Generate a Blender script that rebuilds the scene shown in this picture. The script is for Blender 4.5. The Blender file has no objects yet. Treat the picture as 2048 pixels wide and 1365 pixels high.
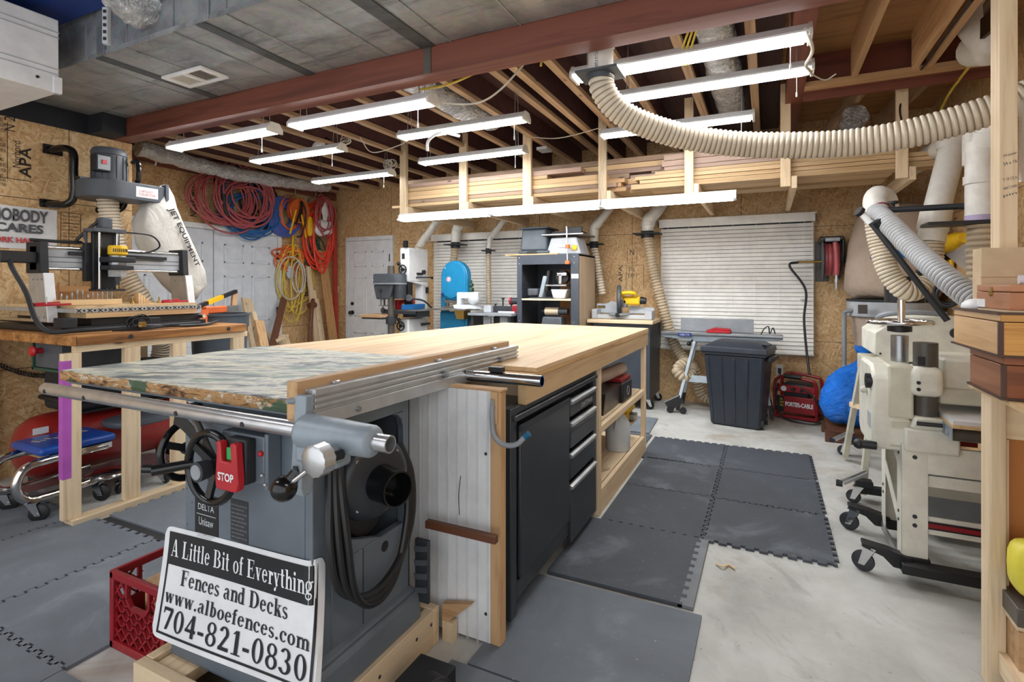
import bpy, bmesh, math, random
from mathutils import Vector, Matrix
random.seed(7)
PI = math.pi
sc = bpy.context.scene
COL = sc.collection
# ---------------------------------------------------------------- camera, world, exposure
F = 1059.0; HC = 1.35
TH = math.atan2(511, 1059); CC, SS = math.cos(TH), math.sin(TH)
cam_d = bpy.data.cameras.new('camera'); cam = bpy.data.objects.new('camera', cam_d); COL.objects.link(cam)
cam_d.sensor_width = 36; cam_d.lens = 36*F/2048; cam_d.shift_y = -110.5/2048; cam_d.clip_start = .05
cam.location = (0, 0, HC); cam.rotation_euler = (PI/2, 0, TH); sc.camera = cam
wd = bpy.data.worlds.new('world'); sc.world = wd; wd.use_nodes = True
bg = wd.node_tree.nodes['Background']; bg.inputs[0].default_value = (.93, .96, 1, 1); bg.inputs[1].default_value = .85
sc.view_settings.view_transform = 'Standard'; sc.view_settings.look = 'None'
sc.view_settings.exposure = 1.08; sc.view_settings.gamma = 1.0; sc.view_settings.use_curve_mapping = False
LAMP = 15.0      # strength of the tube lamps in the fixtures
# ---------------------------------------------------------------- measuring helper (pixel + a known plane -> place in the room)
def W(px, py, X=None, Y=None, Z=None, d=None):
    u = (px-1024)/F; v = (572-py)/F
    r = (CC*u-SS, SS*u+CC, v)
    if X is not None: t = X/r[0]
    elif Y is not None: t = Y/r[1]
    elif Z is not None: t = (Z-HC)/r[2]
    else: t = d
    return Vector((r[0]*t, r[1]*t, HC+r[2]*t))
# ---------------------------------------------------------------- materials
def lin(c):
    if isinstance(c, str):
        c = c.lstrip('#'); c = [int(c[i:i+2], 16)/255 for i in (0, 2, 4)]
        c = [x/12.92 if x <= .04045 else ((x+.055)/1.055)**2.4 for x in c]
    return (c[0], c[1], c[2], 1)
class NT:
    def __init__(s, name):
        s.m = bpy.data.materials.new(name); s.m.use_nodes = True; s.t = s.m.node_tree; s.n = s.t.nodes
        s.b = s.n['Principled BSDF']
    def add(s, typ, **k):
        n = s.n.new(typ)
        for a, v in k.items():
            if a.startswith('i_'):
                a = a[2:]; a = int(a) if a.isdigit() else a.replace('_', ' ')
                if isinstance(v, bpy.types.NodeSocket): s.t.links.new(v, n.inputs[a])
                else: n.inputs[a].default_value = v
            else: setattr(n, a, v)
        return n
    def link(s, a, b): s.t.links.new(a, b)
    def obj(s, sc_=(1, 1, 1), rot=(0, 0, 0), rnd=True):
        c = s.add('ShaderNodeTexCoord').outputs['Object']
        if rnd:
            r = s.add('ShaderNodeObjectInfo').outputs['Random']
            k = s.add('ShaderNodeMath', operation='MULTIPLY', i_0=r, i_1=37.0).outputs[0]
            c = s.add('ShaderNodeVectorMath', operation='ADD', i_0=c, i_1=k).outputs[0]
        return s.add('ShaderNodeMapping', vector_type='TEXTURE', i_Vector=c, i_Scale=tuple(1/x for x in sc_), i_Rotation=rot).outputs[0]
    def noise(s, vec, scale, detail=4, rough=.55, dist=0):
        return s.add('ShaderNodeTexNoise', i_Vector=vec, i_Scale=scale, i_Detail=detail, i_Roughness=rough, i_Distortion=dist).outputs['Fac']
    def ramp(s, fac, stops, interp='LINEAR'):
        n = s.add('ShaderNodeValToRGB', i_Fac=fac); e = n.color_ramp.elements; n.color_ramp.interpolation = interp
        while len(e) < len(stops): e.new(.5)
        for q, (p, c) in zip(e, stops): q.position = p; q.color = lin(c)
        return n.outputs[0]
    def mix(s, fac, a, b, mode='MIX'):
        n = s.add('ShaderNodeMix', data_type='RGBA', blend_type=mode)
        for i, v in ((0, fac), (6, a), (7, b)):
            if isinstance(v, bpy.types.NodeSocket): s.link(v, n.inputs[i])
            else: n.inputs[i].default_value = v if i == 0 else lin(v)
        return n.outputs[2]
    def bump(s, h, strength=.2, dist=.01):
        s.link(s.add('ShaderNodeBump', i_Height=h, i_Strength=strength, i_Distance=dist).outputs[0], s.b.inputs['Normal'])
    def fin(s, col=None, rough=.5, metal=0, **k):
        if col is not None:
            if isinstance(col, bpy.types.NodeSocket): s.link(col, s.b.inputs['Base Color'])
            else: s.b.inputs['Base Color'].default_value = lin(col)
        if isinstance(rough, bpy.types.NodeSocket): s.link(rough, s.b.inputs['Roughness'])
        else: s.b.inputs['Roughness'].default_value = rough
        s.b.inputs['Metallic'].default_value = metal
        for a, v in k.items(): s.b.inputs[a.replace('_', ' ')].default_value = v
        return s.m
def dk(c, f): c = lin(c); return (c[0]*f, c[1]*f, c[2]*f)
def M(name, col, rough=.5, metal=0, var=.18, vs=9, bump=0, bs=60, **k):
    n = NT(name); v = n.obj()
    f = n.noise(v, vs, 5, .6)
    c = n.ramp(f, [(.3, dk(col, 1-var)), (.7, dk(col, 1+var*.6))])
    if bump: n.bump(n.noise(v, bs, 3), bump, .004)
    return n.fin(c, rough, metal, **k)
def wood(name, a, b, axis=0, sc_=1.0, rough=.6, knots=True, vary=.22):
    n = NT(name); s = [26*sc_]*3; s[axis] = 1.5*sc_
    v = n.obj(tuple(s)); f = n.noise(v, 1, 6, .62, 1.1)
    s2 = [7*sc_]*3; s2[axis] = .5*sc_
    g = n.add('ShaderNodeTexWave', wave_type='BANDS', bands_direction=['Y', 'X', 'Y'][axis], i_Vector=n.obj(tuple(s2)), i_Scale=1.1, i_Distortion=9, i_Detail=4).outputs['Fac']
    f = n.add('ShaderNodeMath', operation='MULTIPLY_ADD', i_0=g, i_1=.16, i_2=f).outputs[0]
    c = n.ramp(f, [(.30, b), (.56, a), (.85, dk(a, 1.1))])
    if knots:
        kv = [9]*3; kv[axis] = 3.2
        kd = n.add('ShaderNodeTexVoronoi', i_Vector=n.obj(tuple(kv)), i_Scale=.75).outputs['Distance']
        c = n.mix(n.ramp(kd, [(.03, (1, 1, 1)), (.10, (0, 0, 0))]), c, dk(b, .35))
    r = n.add('ShaderNodeObjectInfo').outputs['Random']
    br = n.add('ShaderNodeMapRange', i_Value=r, i_3=1-vary, i_4=1+vary*.4).outputs[0]
    c = n.mix(1.0, c, br, 'MULTIPLY')
    n.bump(f, .12, .003)
    return n.fin(c, rough)
def osb(name, ax):
    n = NT(name)
    x = n.add('ShaderNodeSeparateXYZ', i_0=n.add('ShaderNodeTexCoord').outputs['Object'])
    uv = n.add('ShaderNodeCombineXYZ', i_0=x.outputs[ax], i_1=x.outputs[2]).outputs[0]
    nz = n.add('ShaderNodeTexNoise', i_Vector=uv, i_Scale=9.0, i_Detail=2).outputs['Color']
    uvd = n.mix(.035, uv, nz, 'ADD')
    def flake(ang, s0, s1, off):
        v = n.add('ShaderNodeMapping', vector_type='TEXTURE', i_Vector=uvd, i_Rotation=(0, 0, ang), i_Scale=(1/s0, 1/s1, 1), i_Location=(off, off, 0)).outputs[0]
        vo = n.add('ShaderNodeTexVoronoi', voronoi_dimensions='2D', i_Vector=v, i_Scale=1.0)
        return n.add('ShaderNodeSeparateColor', i_0=vo.outputs['Color']).outputs[0]
    a, b, c = flake(.3, 9, 68, 0), flake(1.3, 8, 60, 3.3), flake(-.65, 10, 72, 7.7)
    sel1 = n.ramp(n.noise(uv, 26, 3, .6), [(.47, (0, 0, 0)), (.5, (1, 1, 1))]); sel2 = n.ramp(n.noise(uv, 21, 3, .6, .4), [(.52, (0, 0, 0)), (.55, (1, 1, 1))])
    f = n.mix(sel2, n.mix(sel1, a, b), c)
    big = n.noise(uv, 1.1, 3)
    f = n.mix(.3, f, big)
    col = n.ramp(f, [(.05, '#a37a4b'), (.25, '#bf9766'), (.5, '#cda979'), (.75, '#d7b88a'), (.95, '#e4cca2')])
    vs = n.add('ShaderNodeMapping', vector_type='TEXTURE', i_Vector=uvd, i_Rotation=(0, 0, .9), i_Scale=(1/22, 1/70, 1)).outputs[0]
    sp = n.noise(vs, 1.0, 3, .7)
    col = n.mix(n.ramp(sp, [(.66, (0, 0, 0)), (.74, (.75, .75, .75))]), col, '#83582f')
    # panel joints
    z = x.outputs[2]
    def seam(src, per, off, w):
        m = n.add('ShaderNodeMath', operation='MULTIPLY_ADD', i_0=src, i_1=1/per, i_2=off).outputs[0]
        fr = n.add('ShaderNodeMath', operation='FRACT', i_0=m).outputs[0]
        return n.add('ShaderNodeMath', operation='LESS_THAN', i_0=fr, i_1=w/per).outputs[0]
    s = n.add('ShaderNodeMath', operation='MAXIMUM', i_0=seam(x.outputs[ax], 1.22, .22, .005), i_1=seam(z, 1.22, .38, .005)).outputs[0]
    col = n.mix(s, col, '#3d2813')
    n.bump(f, .15, .003)
    return n.fin(col, .62)
def sheet(name, a, b, ax0, ax1, k=1.0):
    # plywood face: long soft cathedral grain along ax0
    n = NT(name); s = [8*k]*3; s[ax0] = .55*k
    v = n.obj(tuple(s)); f = n.noise(v, 1.4, 7, .62, .9)
    c = n.ramp(f, [(.28, b), (.5, a), (.75, dk(a, 1.13))])
    t = [90]*3; t[ax0] = 4
    c = n.mix(n.ramp(n.noise(n.obj(tuple(t)), 1, 3), [(.5, (0, 0, 0)), (.75, (.35, .35, .35))]), c, dk(b, .7))
    return n.fin(c, .55)
MT = {}
def mats():
    m = MT
    m['osb_x'] = osb('osb_on_x_wall', 1); m['osb_y'] = osb('osb_on_y_wall', 0)
    # concrete
    n = NT('concrete'); v = n.obj(rnd=False)
    c = n.ramp(n.noise(v, 2.2, 8, .62, .4), [(.3, '#a3a49f'), (.5, '#bdbeb9'), (.72, '#d2d3d0')])
    st = n.ramp(n.noise(v, 1.35, 6, .68, .8), [(.53, (0, 0, 0)), (.66, (.5, .5, .5))]); c = n.mix(st, c, '#8f7757'); st = n.ramp(n.noise(n.obj((5, 1.6, 1), (0, 0, .5), False), 1.7, 5, .7, .5), [(.56, (0, 0, 0)), (.7, (.45, .45, .45))]); c = n.mix(st, c, '#85857f')
    fl = n.ramp(n.noise(v, 48, 2, .5), [(.70, (0, 0, 0)), (.74, (.6, .6, .6))]); c = n.mix(fl, c, '#7b756c')
    n.bump(n.noise(v, 30, 5), .08, .004); m['concrete'] = n.fin(c, .55)
    # foam tile
    def foam(name, base, hi):
        n = NT(name); v = n.obj(); q = n.noise(v, 2.6, 7, .62, .5)
        c = n.ramp(q, [(.32, base), (.55, dk(base, 1.25)), (.74, hi)])
        c = n.mix(n.ramp(n.noise(n.obj((1, 1, .3)), 75, 2), [(.735, (0, 0, 0)), (.76, (.7, .7, .7))]), c, '#b3b1aa')
        x = n.add('ShaderNodeTexVoronoi', i_Vector=v, i_Scale=180).outputs['Distance']; n.bump(x, .25, .002)
        return n.fin(c, .68)
    m['foam'] = foam('dark_foam', '#3f444b', '#6c727a'); m['foam_l'] = foam('grey_foam', '#636a72', '#8b929a'); m['foam_edge'] = foam('pale_foam_edge', '#6d7176', '#858a8e')
    # woods
    m['pine'] = [wood('pine_x', '#e4cdaa', '#cfae84', 0), wood('pine_y', '#e4cdaa', '#cfae84', 1), wood('pine_z', '#e4cdaa', '#cfae84', 2)]
    m['fir'] = [wood('fir_x', '#cba478', '#a87b52', 0), wood('fir_y', '#cba478', '#a87b52', 1), wood('fir_z', '#cba478', '#a87b52', 2)]
    m['oak_shade'] = wood('oak_x_shade', '#d29a4d', '#a96d26', 0, 1.5, .4, False); m['oak_lit'] = wood('oak_y_lit', '#dcb483', '#c0925c', 1, 1.2, .4, False)  # oak side paler than its front: light on the box put into colour
    m['cherry'] = wood('cherry', '#96603f', '#74432a', 1, 1, .35, False); m['walnut'] = wood('walnut', '#6a4028', '#48291a', 0, 1, .5, False)
    m['darkw'] = M('dark_wood_edge', '#4a2f22', .5)
    m['cedar'] = wood('cedar_x', '#b99d8c', '#957566', 0, .8); m['tan_x'] = wood('tan_board_x', '#d6b68a', '#b5905f', 0, .8); m['grey_x'] = wood('weathered_x', '#a98f77', '#7d6653', 0, .8)
    m['jx'] = wood('joist_wood_y', '#b99a78', '#946f50', 1, .8, .7, True, .2)
    m['lvl_x'] = wood('red_lvl_x', '#7b4535', '#552c25', 0, .5, .55, False, .05); m['lvl_y'] = wood('red_lvl_y', '#7b4535', '#552c25', 1, .5, .55, False, .05)
    m['deck'] = sheet('subfloor_red', '#573c3b', '#3c2a2b', 1, 0); m['shade_paint'] = M('painted_shade', '#23262d', .7); m['web'] = M('dark_red_web', '#5b3a38', .7, var=.3); m['deck_osb'] = sheet('subfloor_tan', '#b38657', '#8b6138', 0, 1)  # dark navy tone stands in for missing light around the beam end
    m['ply'] = sheet('birch_ply', '#d3b48b', '#b58e61', 1, 0, .8)
    m['plyx'] = wood('ply_edge', '#c9a06c', '#9a6c3e', 1, 1.2, .6, False)
    m['fascia'] = wood('fascia', '#dbbb8d', '#c0966a', 1, .7, .55, True)
    m['melamine'] = M('white_melamine', '#dcdde0', .35, var=.05)
    n = NT('old_bench'); v = n.obj((22, 1.6, 22)); c = n.ramp(n.noise(v, 1, 6, .65, .6), [(.28, '#5c3517'), (.48, '#a06a35'), (.62, '#bb864c'), (.8, '#cfa06a')])
    c = n.mix(n.ramp(n.noise(n.obj(), 3, 6, .7), [(.58, (0, 0, 0)), (.72, (.8, .8, .8))]), c, '#3d2413'); m['oldtop'] = n.fin(c, .55)
    n = NT('bench_face'); v = n.obj(); c = n.ramp(n.noise(v, 5, 6, .7), [(.3, '#a5825f'), (.5, '#c9a47c'), (.7, '#b58a62')]); m['oldface'] = n.fin(c, .6)
    # paint-smeared board
    n = NT('paint_smears'); v = n.obj((2.0, 6, 6), (0, 0, .35), False)
    f = n.noise(v, 1.5, 7, .68, .9); f2 = n.noise(n.obj((1.2, 2, 2), (0, 0, .6), False), 2.6, 6, .7, 1.2)
    f = n.add('ShaderNodeMath', operation='MULTIPLY_ADD', i_0=n.add('ShaderNodeMath', operation='ADD', i_0=f, i_1=f2).outputs[0], i_1=.62, i_2=-.12).outputs[0]
    c = n.ramp(f, [(.33, '#3a4748'), (.41, '#6b7475'), (.47, '#a3a59f'), (.53, '#cfcdbc'), (.58, '#a5a79f'), (.66, '#dcd9c8')])
    g = n.noise(n.obj((1.6, 6, 6), (0, 0, .5), False), 2.1, 5, .6, .6)
    c = n.mix(n.ramp(g, [(.55, (0, 0, 0)), (.63, (.75, .75, .75))]), c, '#4a7362')
    g = n.noise(n.obj((1.3, 8, 6), (0, 0, .2), False), 2.7, 5, .6, .6)
    c = n.mix(n.ramp(g, [(.56, (0, 0, 0)), (.64, (.9, .9, .9))]), c, '#e0d5b6')
    g = n.noise(n.obj((2, 14, 6), (0, 0, .4), False), 2, 5, .6, .6)
    c = n.mix(n.ramp(g, [(.56, (0, 0, 0)), (.63, (.8, .8, .8))]), c, '#3b4147'); m['paint'] = n.fin(c, .45)
    n = NT('chipped_edge'); v = n.obj((6, 6, 22), (0, 0, 0), False); f = n.noise(v, 1.6, 6, .7, .8)
    c = n.ramp(f, [(.36, '#2f2218'), (.43, '#7d5833'), (.50, '#b88d5a'), (.55, '#8a673f'), (.585, '#d9d3c1'), (.63, '#a37a48')])
    c = n.mix(n.ramp(n.noise(n.obj((3, 3, 6), (0, 0, 0), False), 2.3, 4), [(.575, (0, 0, 0)), (.61, (.9, .9, .9))]), c, '#22503a'); m['chip'] = n.fin(c, .6)
    # metals
    n = NT('galvanised'); v = n.obj(); f = n.noise(v, 2.5, 7, .65, .4); vo = n.add('ShaderNodeTexVoronoi', i_Vector=v, i_Scale=40).outputs['Color']
    c = n.ramp(f, [(.3, '#6c7175'), (.5, '#9a9d9f'), (.7, '#b4b6b7')]); c = n.mix(.12, c, vo, 'SOFT_LIGHT')
    c = n.mix(n.ramp(n.noise(n.obj((.7, 6, 1)), 2.2, 6, .7), [(.56, (0, 0, 0)), (.72, (.8, .8, .8))]), c, '#45494d'); m['galv'] = n.fin(c, .48, .45)
    m['tar'] = M('duct_sealant', '#4c5053', .6, bump=.6, bs=25, var=.4)
    n = NT('foil'); v = n.obj(); f = n.noise(v, 16, 5, .62, 2.2); n.bump(f, 1, .05); m['foil'] = n.fin('#dfe1e2', .26, .75)
    m['steel'] = M('steel', '#a9abad', .32, .9, .2, 12); m['chrome'] = M('chrome', '#d3d4d6', .12, 1, .05); m['alu'] = M('aluminium', '#bfc2c4', .34, .6, .14, 14)
    m['tube'] = M('worn_tube', '#c3c4c6', .25, .8, .22, 9); m['castg'] = M('grey_cast', '#8f9aa3', .42, .1, .12, 14, .1, 40); m['sawgrey'] = M('saw_grey_paint', '#69727b', .45, .15, .16, 6)
    m['iron'] = M('dark_iron', '#3a3d42', .5, .3); m['brass'] = M('brass', '#b08d4c', .35, .9)
    m['zinc'] = M('zinc', '#c4c5c6', .3, .8)
    for k, c, r in (('black', '#191a1d', .45), ('blackm', '#222428', .62), ('blackg', '#0e0f11', .18), ('white', '#e6e7e8', .4), ('offwhite', '#d9d6cc', .45), ('cream', '#e6e4d6', .4),
                    ('creamd', '#cfccb8', .42), ('red', '#b01a26', .4), ('redd', '#8c1d1a', .38), ('redc', '#8f1622', .42), ('hosered', '#b2575c', .38), ('hoseorange', '#e8432c', .45),
                    ('orange', '#dd6a33', .45), ('yellow', '#f2c015', .4), ('yellowm', '#e5d84a', .5), ('blue', '#1668a8', .35), ('bluebag', '#0d63c4', .25), ('navy', '#1c3c85', .4), ('hoseblue', '#2b65a4', .4),
                    ('purple', '#4a5fae', .3), ('turq', '#15749f', .32), ('turqd', '#115d80', .35), ('green', '#1f7a4b', .4), ('dgreen', '#23493a', .5), ('grey', '#8f9499', .5), ('lgrey', '#b5babf', .45),
                    ('dgrey', '#4b5057', .5), ('cab', '#3c434d', .42), ('craft', '#2f3338', .3), ('pvc', '#e3e0d8', .38), ('hosec', '#ded2bd', .45), ('hosed', '#9a8a74', .55), ('hosetan', '#c2b094', .45),
                    ('hosegrey', '#c3c5c7', .4), ('hosegroove', '#93826c', .55), ('greygroove', '#6f7275', .5), ('card', '#cdb493', .8), ('cardd', '#b48556', .8), ('fabric', '#cbc7c0', .9), ('fabricd', '#b5a594', .9), ('purpletape', '#b6a8c8', .5), ('magenta', '#b357b4', .6),
                    ('bin', '#2c323c', .42), ('greybin', '#4d5761', .4), ('cordw', '#c9c2b4', .5), ('cordy', '#dcc24a', .5), ('pink', '#c59a94', .5), ('skin', '#c7b3a3', .6), ('seatgrey', '#4f5661', .45),
                    ('smoke', '#55504a', .4), ('ink', '#2a2019', .7), ('inkred', '#c43a3a', .6), ('inkgrey', '#4d4f55', .6), ('paper', '#d8d9da', .5), ('signw', '#e4e6e9', .35), ('signk', '#1d1e22', .35),
                    ('doorw', '#e3e5e7', .42), ('doorb', '#d5dbe3', .42), ('blindw', '#eeebe4', .5), ('dline', '#707478', .6)):
        m[k] = M(k, c, r, 0, .10 if k in ('white', 'signw', 'signk', 'doorw', 'doorb', 'blindw', 'paper') else .16)
    for k in ('fabric', 'fabricd'):
        n = NT(k+'_cloth'); v = n.obj(); base = '#d6d2ca' if k == 'fabric' else '#bdaa98'
        n.bump(n.noise(v, 6, 4, .6, .6), .5, .04); m[k] = n.fin(n.ramp(n.noise(v, 3.5, 5, .6), [(.3, dk(base, .8)), (.7, base)]), .9)
    n = NT('blue_plastic_film'); v = n.obj(); n.bump(n.noise(v, 9, 5, .65, 1.5), 1, .06); m['bluebag'] = n.fin('#1478e6', .18)
    n = NT('clear_film'); m['clear'] = n.fin('#dfe4e8', .12, Alpha=.35)
    n = NT('jug'); m['jug'] = n.fin('#d5dade', .35, Alpha=.88)
    n = NT('tube_lamp'); n.fin('#ffffff', .5); n.b.inputs['Emission Color'].default_value = (.97, .985, 1, 1); n.b.inputs['Emission Strength'].default_value = LAMP; m['lamp'] = n.m
    n = NT('strip_tube'); n.fin('#ffffff', .5); n.b.inputs['Emission Color'].default_value = (.97, .985, 1, 1); n.b.inputs['Emission Strength'].default_value = LAMP*1.55; m['lamp_s'] = n.m
    n = NT('led'); n.fin('#16a050', .4); m['led'] = n.m
mats()
# ---------------------------------------------------------------- geometry helpers
WM = {}
def wm(o): return WM.get(o.name, Matrix.Identity(4))
def basis(d):
    d = Vector(d).normalized(); a = Vector((0, 0, 1)) if abs(d.z) < .95 else Vector((1, 0, 0))
    x = a.cross(d).normalized(); return x, d.cross(x), d
def crom(pts, n):
    P = [Vector(p) for p in pts]
    if len(P) < 3 or n <= 1: return P
    Q = [P[0]*2-P[1]]+P+[P[-1]*2-P[-2]]; out = []
    for i in range(1, len(Q)-2):
        a, b, c, d = Q[i-1:i+3]
        for k in range(n):
            t = k/n
            out.append(.5*((2*b)+(c-a)*t+(2*a-5*b+4*c-d)*t*t+(3*b-a-3*c+d)*t**3))
    out.append(P[-1]); return out
SPLIT = set('leg coupling end_block shelf knob cross_rail mobile_base base_rail controls hinge foot wheel leg_panel mounting_plate jig support_tube arm_tube clamp end_fascia base bracket louvre head_beam clamp_bolt bracket_bolt switch_plate plates hanging_chain frame_tube cross_brace'.split())
def clusters(bm):
    bm.verts.ensure_lookup_table(); seen = set(); isl = []
    for v in bm.verts:
        if v.index in seen: continue
        st = [v]; seen.add(v.index); cur = []
        while st:
            a = st.pop(); cur.append(a)
            for e in a.link_edges:
                b = e.other_vert(a)
                if b.index not in seen: seen.add(b.index); st.append(b)
        lo = [min(x.co[i] for x in cur)-.0015 for i in range(3)]; hi = [max(x.co[i] for x in cur)+.0015 for i in range(3)]
        isl.append([cur, lo, hi])
    done = False
    while not done:
        done = True
        for i in range(len(isl)):
            for j in range(i+1, len(isl)):
                a, b = isl[i], isl[j]
                if all(a[1][k] <= b[2][k] and b[1][k] <= a[2][k] for k in range(3)):
                    a[0] += b[0]; a[1] = [min(x) for x in zip(a[1], b[1])]; a[2] = [max(x) for x in zip(a[2], b[2])]; isl.pop(j); done = False; break
            if not done: break
    return [c[0] for c in isl]
class G:
    def __init__(s): s.bm = bmesh.new()
    def poly(s, vs):
        try: return s.bm.faces.new([s.bm.verts.new(Vector(v)) for v in vs])
        except ValueError: pass
    def _hex(s, p):
        v = [s.bm.verts.new(q) for q in p]
        for f in ((3, 2, 1, 0), (4, 5, 6, 7), (0, 1, 5, 4), (1, 2, 6, 5), (2, 3, 7, 6), (3, 0, 4, 7)): s.bm.faces.new([v[i] for i in f])
        return s
    def box(s, x0, x1, y0, y1, z0, z1):
        x0, x1 = min(x0, x1), max(x0, x1); y0, y1 = min(y0, y1), max(y0, y1); z0, z1 = min(z0, z1), max(z0, z1)
        return s._hex([(x0, y0, z0), (x1, y0, z0), (x1, y1, z0), (x0, y1, z0), (x0, y0, z1), (x1, y0, z1), (x1, y1, z1), (x0, y1, z1)])
    def cbox(s, c, sx, sy, sz, rz=0, rx=0, ry=0):
        m = Matrix.Translation(Vector(c)) @ Matrix.Rotation(rz, 4, 'Z') @ Matrix.Rotation(ry, 4, 'Y') @ Matrix.Rotation(rx, 4, 'X')
        h = [(-1, -1, -1), (1, -1, -1), (1, 1, -1), (-1, 1, -1), (-1, -1, 1), (1, -1, 1), (1, 1, 1), (-1, 1, 1)]
        return s._hex([m @ Vector((a*sx/2, b*sy/2, c_*sz/2)) for a, b, c_ in h])
    def bar(s, p, q, w, h, up=(0, 0, 1)):
        p, q = Vector(p), Vector(q); d = (q-p).normalized(); x = d.cross(Vector(up))
        if x.length < 1e-4: x = d.cross(Vector((1, 0, 0)))
        x.normalize(); y = x.cross(d); x *= w/2; y *= h/2
        return s._hex([p-x-y, p+x-y, p+x+y, p-x+y, q-x-y, q+x-y, q+x+y, q-x+y])
    def taper(s, c0, a0, b0, c1, a1, b1):
        # box between two horizontal rectangles (centre, half sizes)
        P = []
        for c, a, b in ((c0, a0, b0), (c1, a1, b1)):
            P += [(c[0]-a, c[1]-b, c[2]), (c[0]+a, c[1]-b, c[2]), (c[0]+a, c[1]+b, c[2]), (c[0]-a, c[1]+b, c[2])]
        return s._hex(P)
    def rings(s, R, cap=True, closed=False):
        V = [[s.bm.verts.new(p) for p in r] for r in R]; n = len(V[0])
        for i in range(len(V) if closed else len(V)-1):
            a, b = V[i], V[(i+1) % len(V)]
            for j in range(n):
                try: s.bm.faces.new((a[j], a[(j+1) % n], b[(j+1) % n], b[j]))
                except ValueError: pass
        if cap and not closed:
            s.bm.faces.new(V[0][::-1]); s.bm.faces.new(V[-1])
        return s
    def cyl(s, p, q, r, r2=None, n=16, cap=True):
        p, q = Vector(p), Vector(q); x, y, d = basis(q-p); r2 = r if r2 is None else r2
        return s.rings([[c+(x*math.cos(2*PI*i/n)+y*math.sin(2*PI*i/n))*k for i in range(n)] for c, k in ((p, r), (q, r2))], cap)
    def pipe(s, p, q, r, t, n=20):
        p, q = Vector(p), Vector(q); x, y, d = basis(q-p)
        cs = [(p, r), (q, r), (q, r-t), (p, r-t)]
        return s.rings([[c+(x*math.cos(2*PI*i/n)+y*math.sin(2*PI*i/n))*k for i in range(n)] for c, k in cs], False, True)
    def sweep(s, pts, rad, n=8, sub=6, closed=False, cap=True):
        P = crom(pts, sub) if not closed else [Vector(p) for p in pts]
        m = len(P); fr = None; R = []
        for i, p in enumerate(P):
            d = (P[(i+1) % m]-P[i-1]) if closed else (P[min(i+1, m-1)]-P[max(i-1, 0)])
            if d.length < 1e-7: d = Vector((0, 0, 1))
            d.normalize()
            if fr is None: fr = basis(d)[0]
            fr = (fr-d*fr.dot(d)); fr = fr.normalized() if fr.length > 1e-5 else basis(d)[0]
            y = d.cross(fr); r = rad(i/(m-1)) if callable(rad) else rad
            R.append([p+(fr*math.cos(2*PI*k/n)+y*math.sin(2*PI*k/n))*r for k in range(n)])
        return s.rings(R, cap, closed)
    def hose(s, pts, r, pitch=.016, amp=.08, n=18):
        P = crom(pts, 24); L = [0]
        for a, b in zip(P, P[1:]): L.append(L[-1]+(b-a).length)
        tot = L[-1]; st = pitch/4; N = int(tot/st); Q = []; j = 0
        for i in range(N+1):
            t = min(i*st, tot-1e-6)
            while j < len(L)-2 and L[j+1] < t: j += 1
            Q.append(P[j].lerp(P[j+1], (t-L[j])/max(1e-9, L[j+1]-L[j])))
        w = (1, 1+.0, 1-amp, 1-amp)
        n0 = len(s.bm.faces); s.sweep(Q, lambda u: r*(w[int(round(u*(len(Q)-1))) % 4]), n, 1)
        s.bm.faces.ensure_lookup_table()
        for i in range(n0, len(s.bm.faces)-2):
            if ((i-n0)//n) % 4 in (1, 2, 3): s.bm.faces[i].material_index = 1 if ((i-n0)//n) % 4 == 2 else 0
        return s
    def lathe(s, prof, c, ax=(0, 0, 1), n=24, cap=True):
        c = Vector(c); x, y, d = basis(ax)
        return s.rings([[c+d*h+(x*math.cos(2*PI*i/n)+y*math.sin(2*PI*i/n))*max(r, 1e-4) for i in range(n)] for r, h in prof], cap)
    def sph(s, c, r, n=16, m=10, sq=1.0):
        r = Vector((r, r, r)) if not hasattr(r, '__len__') else Vector(r); c = Vector(c)
        def P(v): return math.copysign(abs(v)**sq, v)
        R = []
        for j in range(m+1):
            a = -PI/2+PI*j/m
            R.append([c+Vector((P(math.cos(a))*P(math.cos(2*PI*i/n))*r.x, P(math.cos(a))*P(math.sin(2*PI*i/n))*r.y, P(math.sin(a))*r.z)) for i in range(n)])
        R[0] = [c+Vector((math.cos(2*PI*i/n)*1e-4, math.sin(2*PI*i/n)*1e-4, -r.z)) for i in range(n)]; R[-1] = [c+Vector((math.cos(2*PI*i/n)*1e-4, math.sin(2*PI*i/n)*1e-4, r.z)) for i in range(n)]
        return s.rings(R)
    def torus(s, c, ax, R, r, n=32, m=10, a0=0, a1=2*PI):
        x, y, d = basis(ax); c = Vector(c); full = a1-a0 > 2*PI-1e-3; k = n if full else n+1
        pts = [c+(x*math.cos(a0+(a1-a0)*i/n)+y*math.sin(a0+(a1-a0)*i/n))*R for i in range(k)]
        return s.sweep(pts, r, m, 1, full)
    def prism(s, poly, ax, a, b):
        # poly: 2-D points; ax 'x': (y,z)  'y': (x,z)  'z': (x,y)
        f = {'x': lambda p, h: (h, p[0], p[1]), 'y': lambda p, h: (p[0], h, p[1]), 'z': lambda p, h: (p[0], p[1], h)}[ax]
        A = [s.bm.verts.new(f(p, a)) for p in poly]; B = [s.bm.verts.new(f(p, b)) for p in poly]; n = len(poly)
        s.bm.faces.new(A); s.bm.faces.new(B[::-1])
        for i in range(n): s.bm.faces.new((A[i], B[i], B[(i+1) % n], A[(i+1) % n]))
        return s
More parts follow.
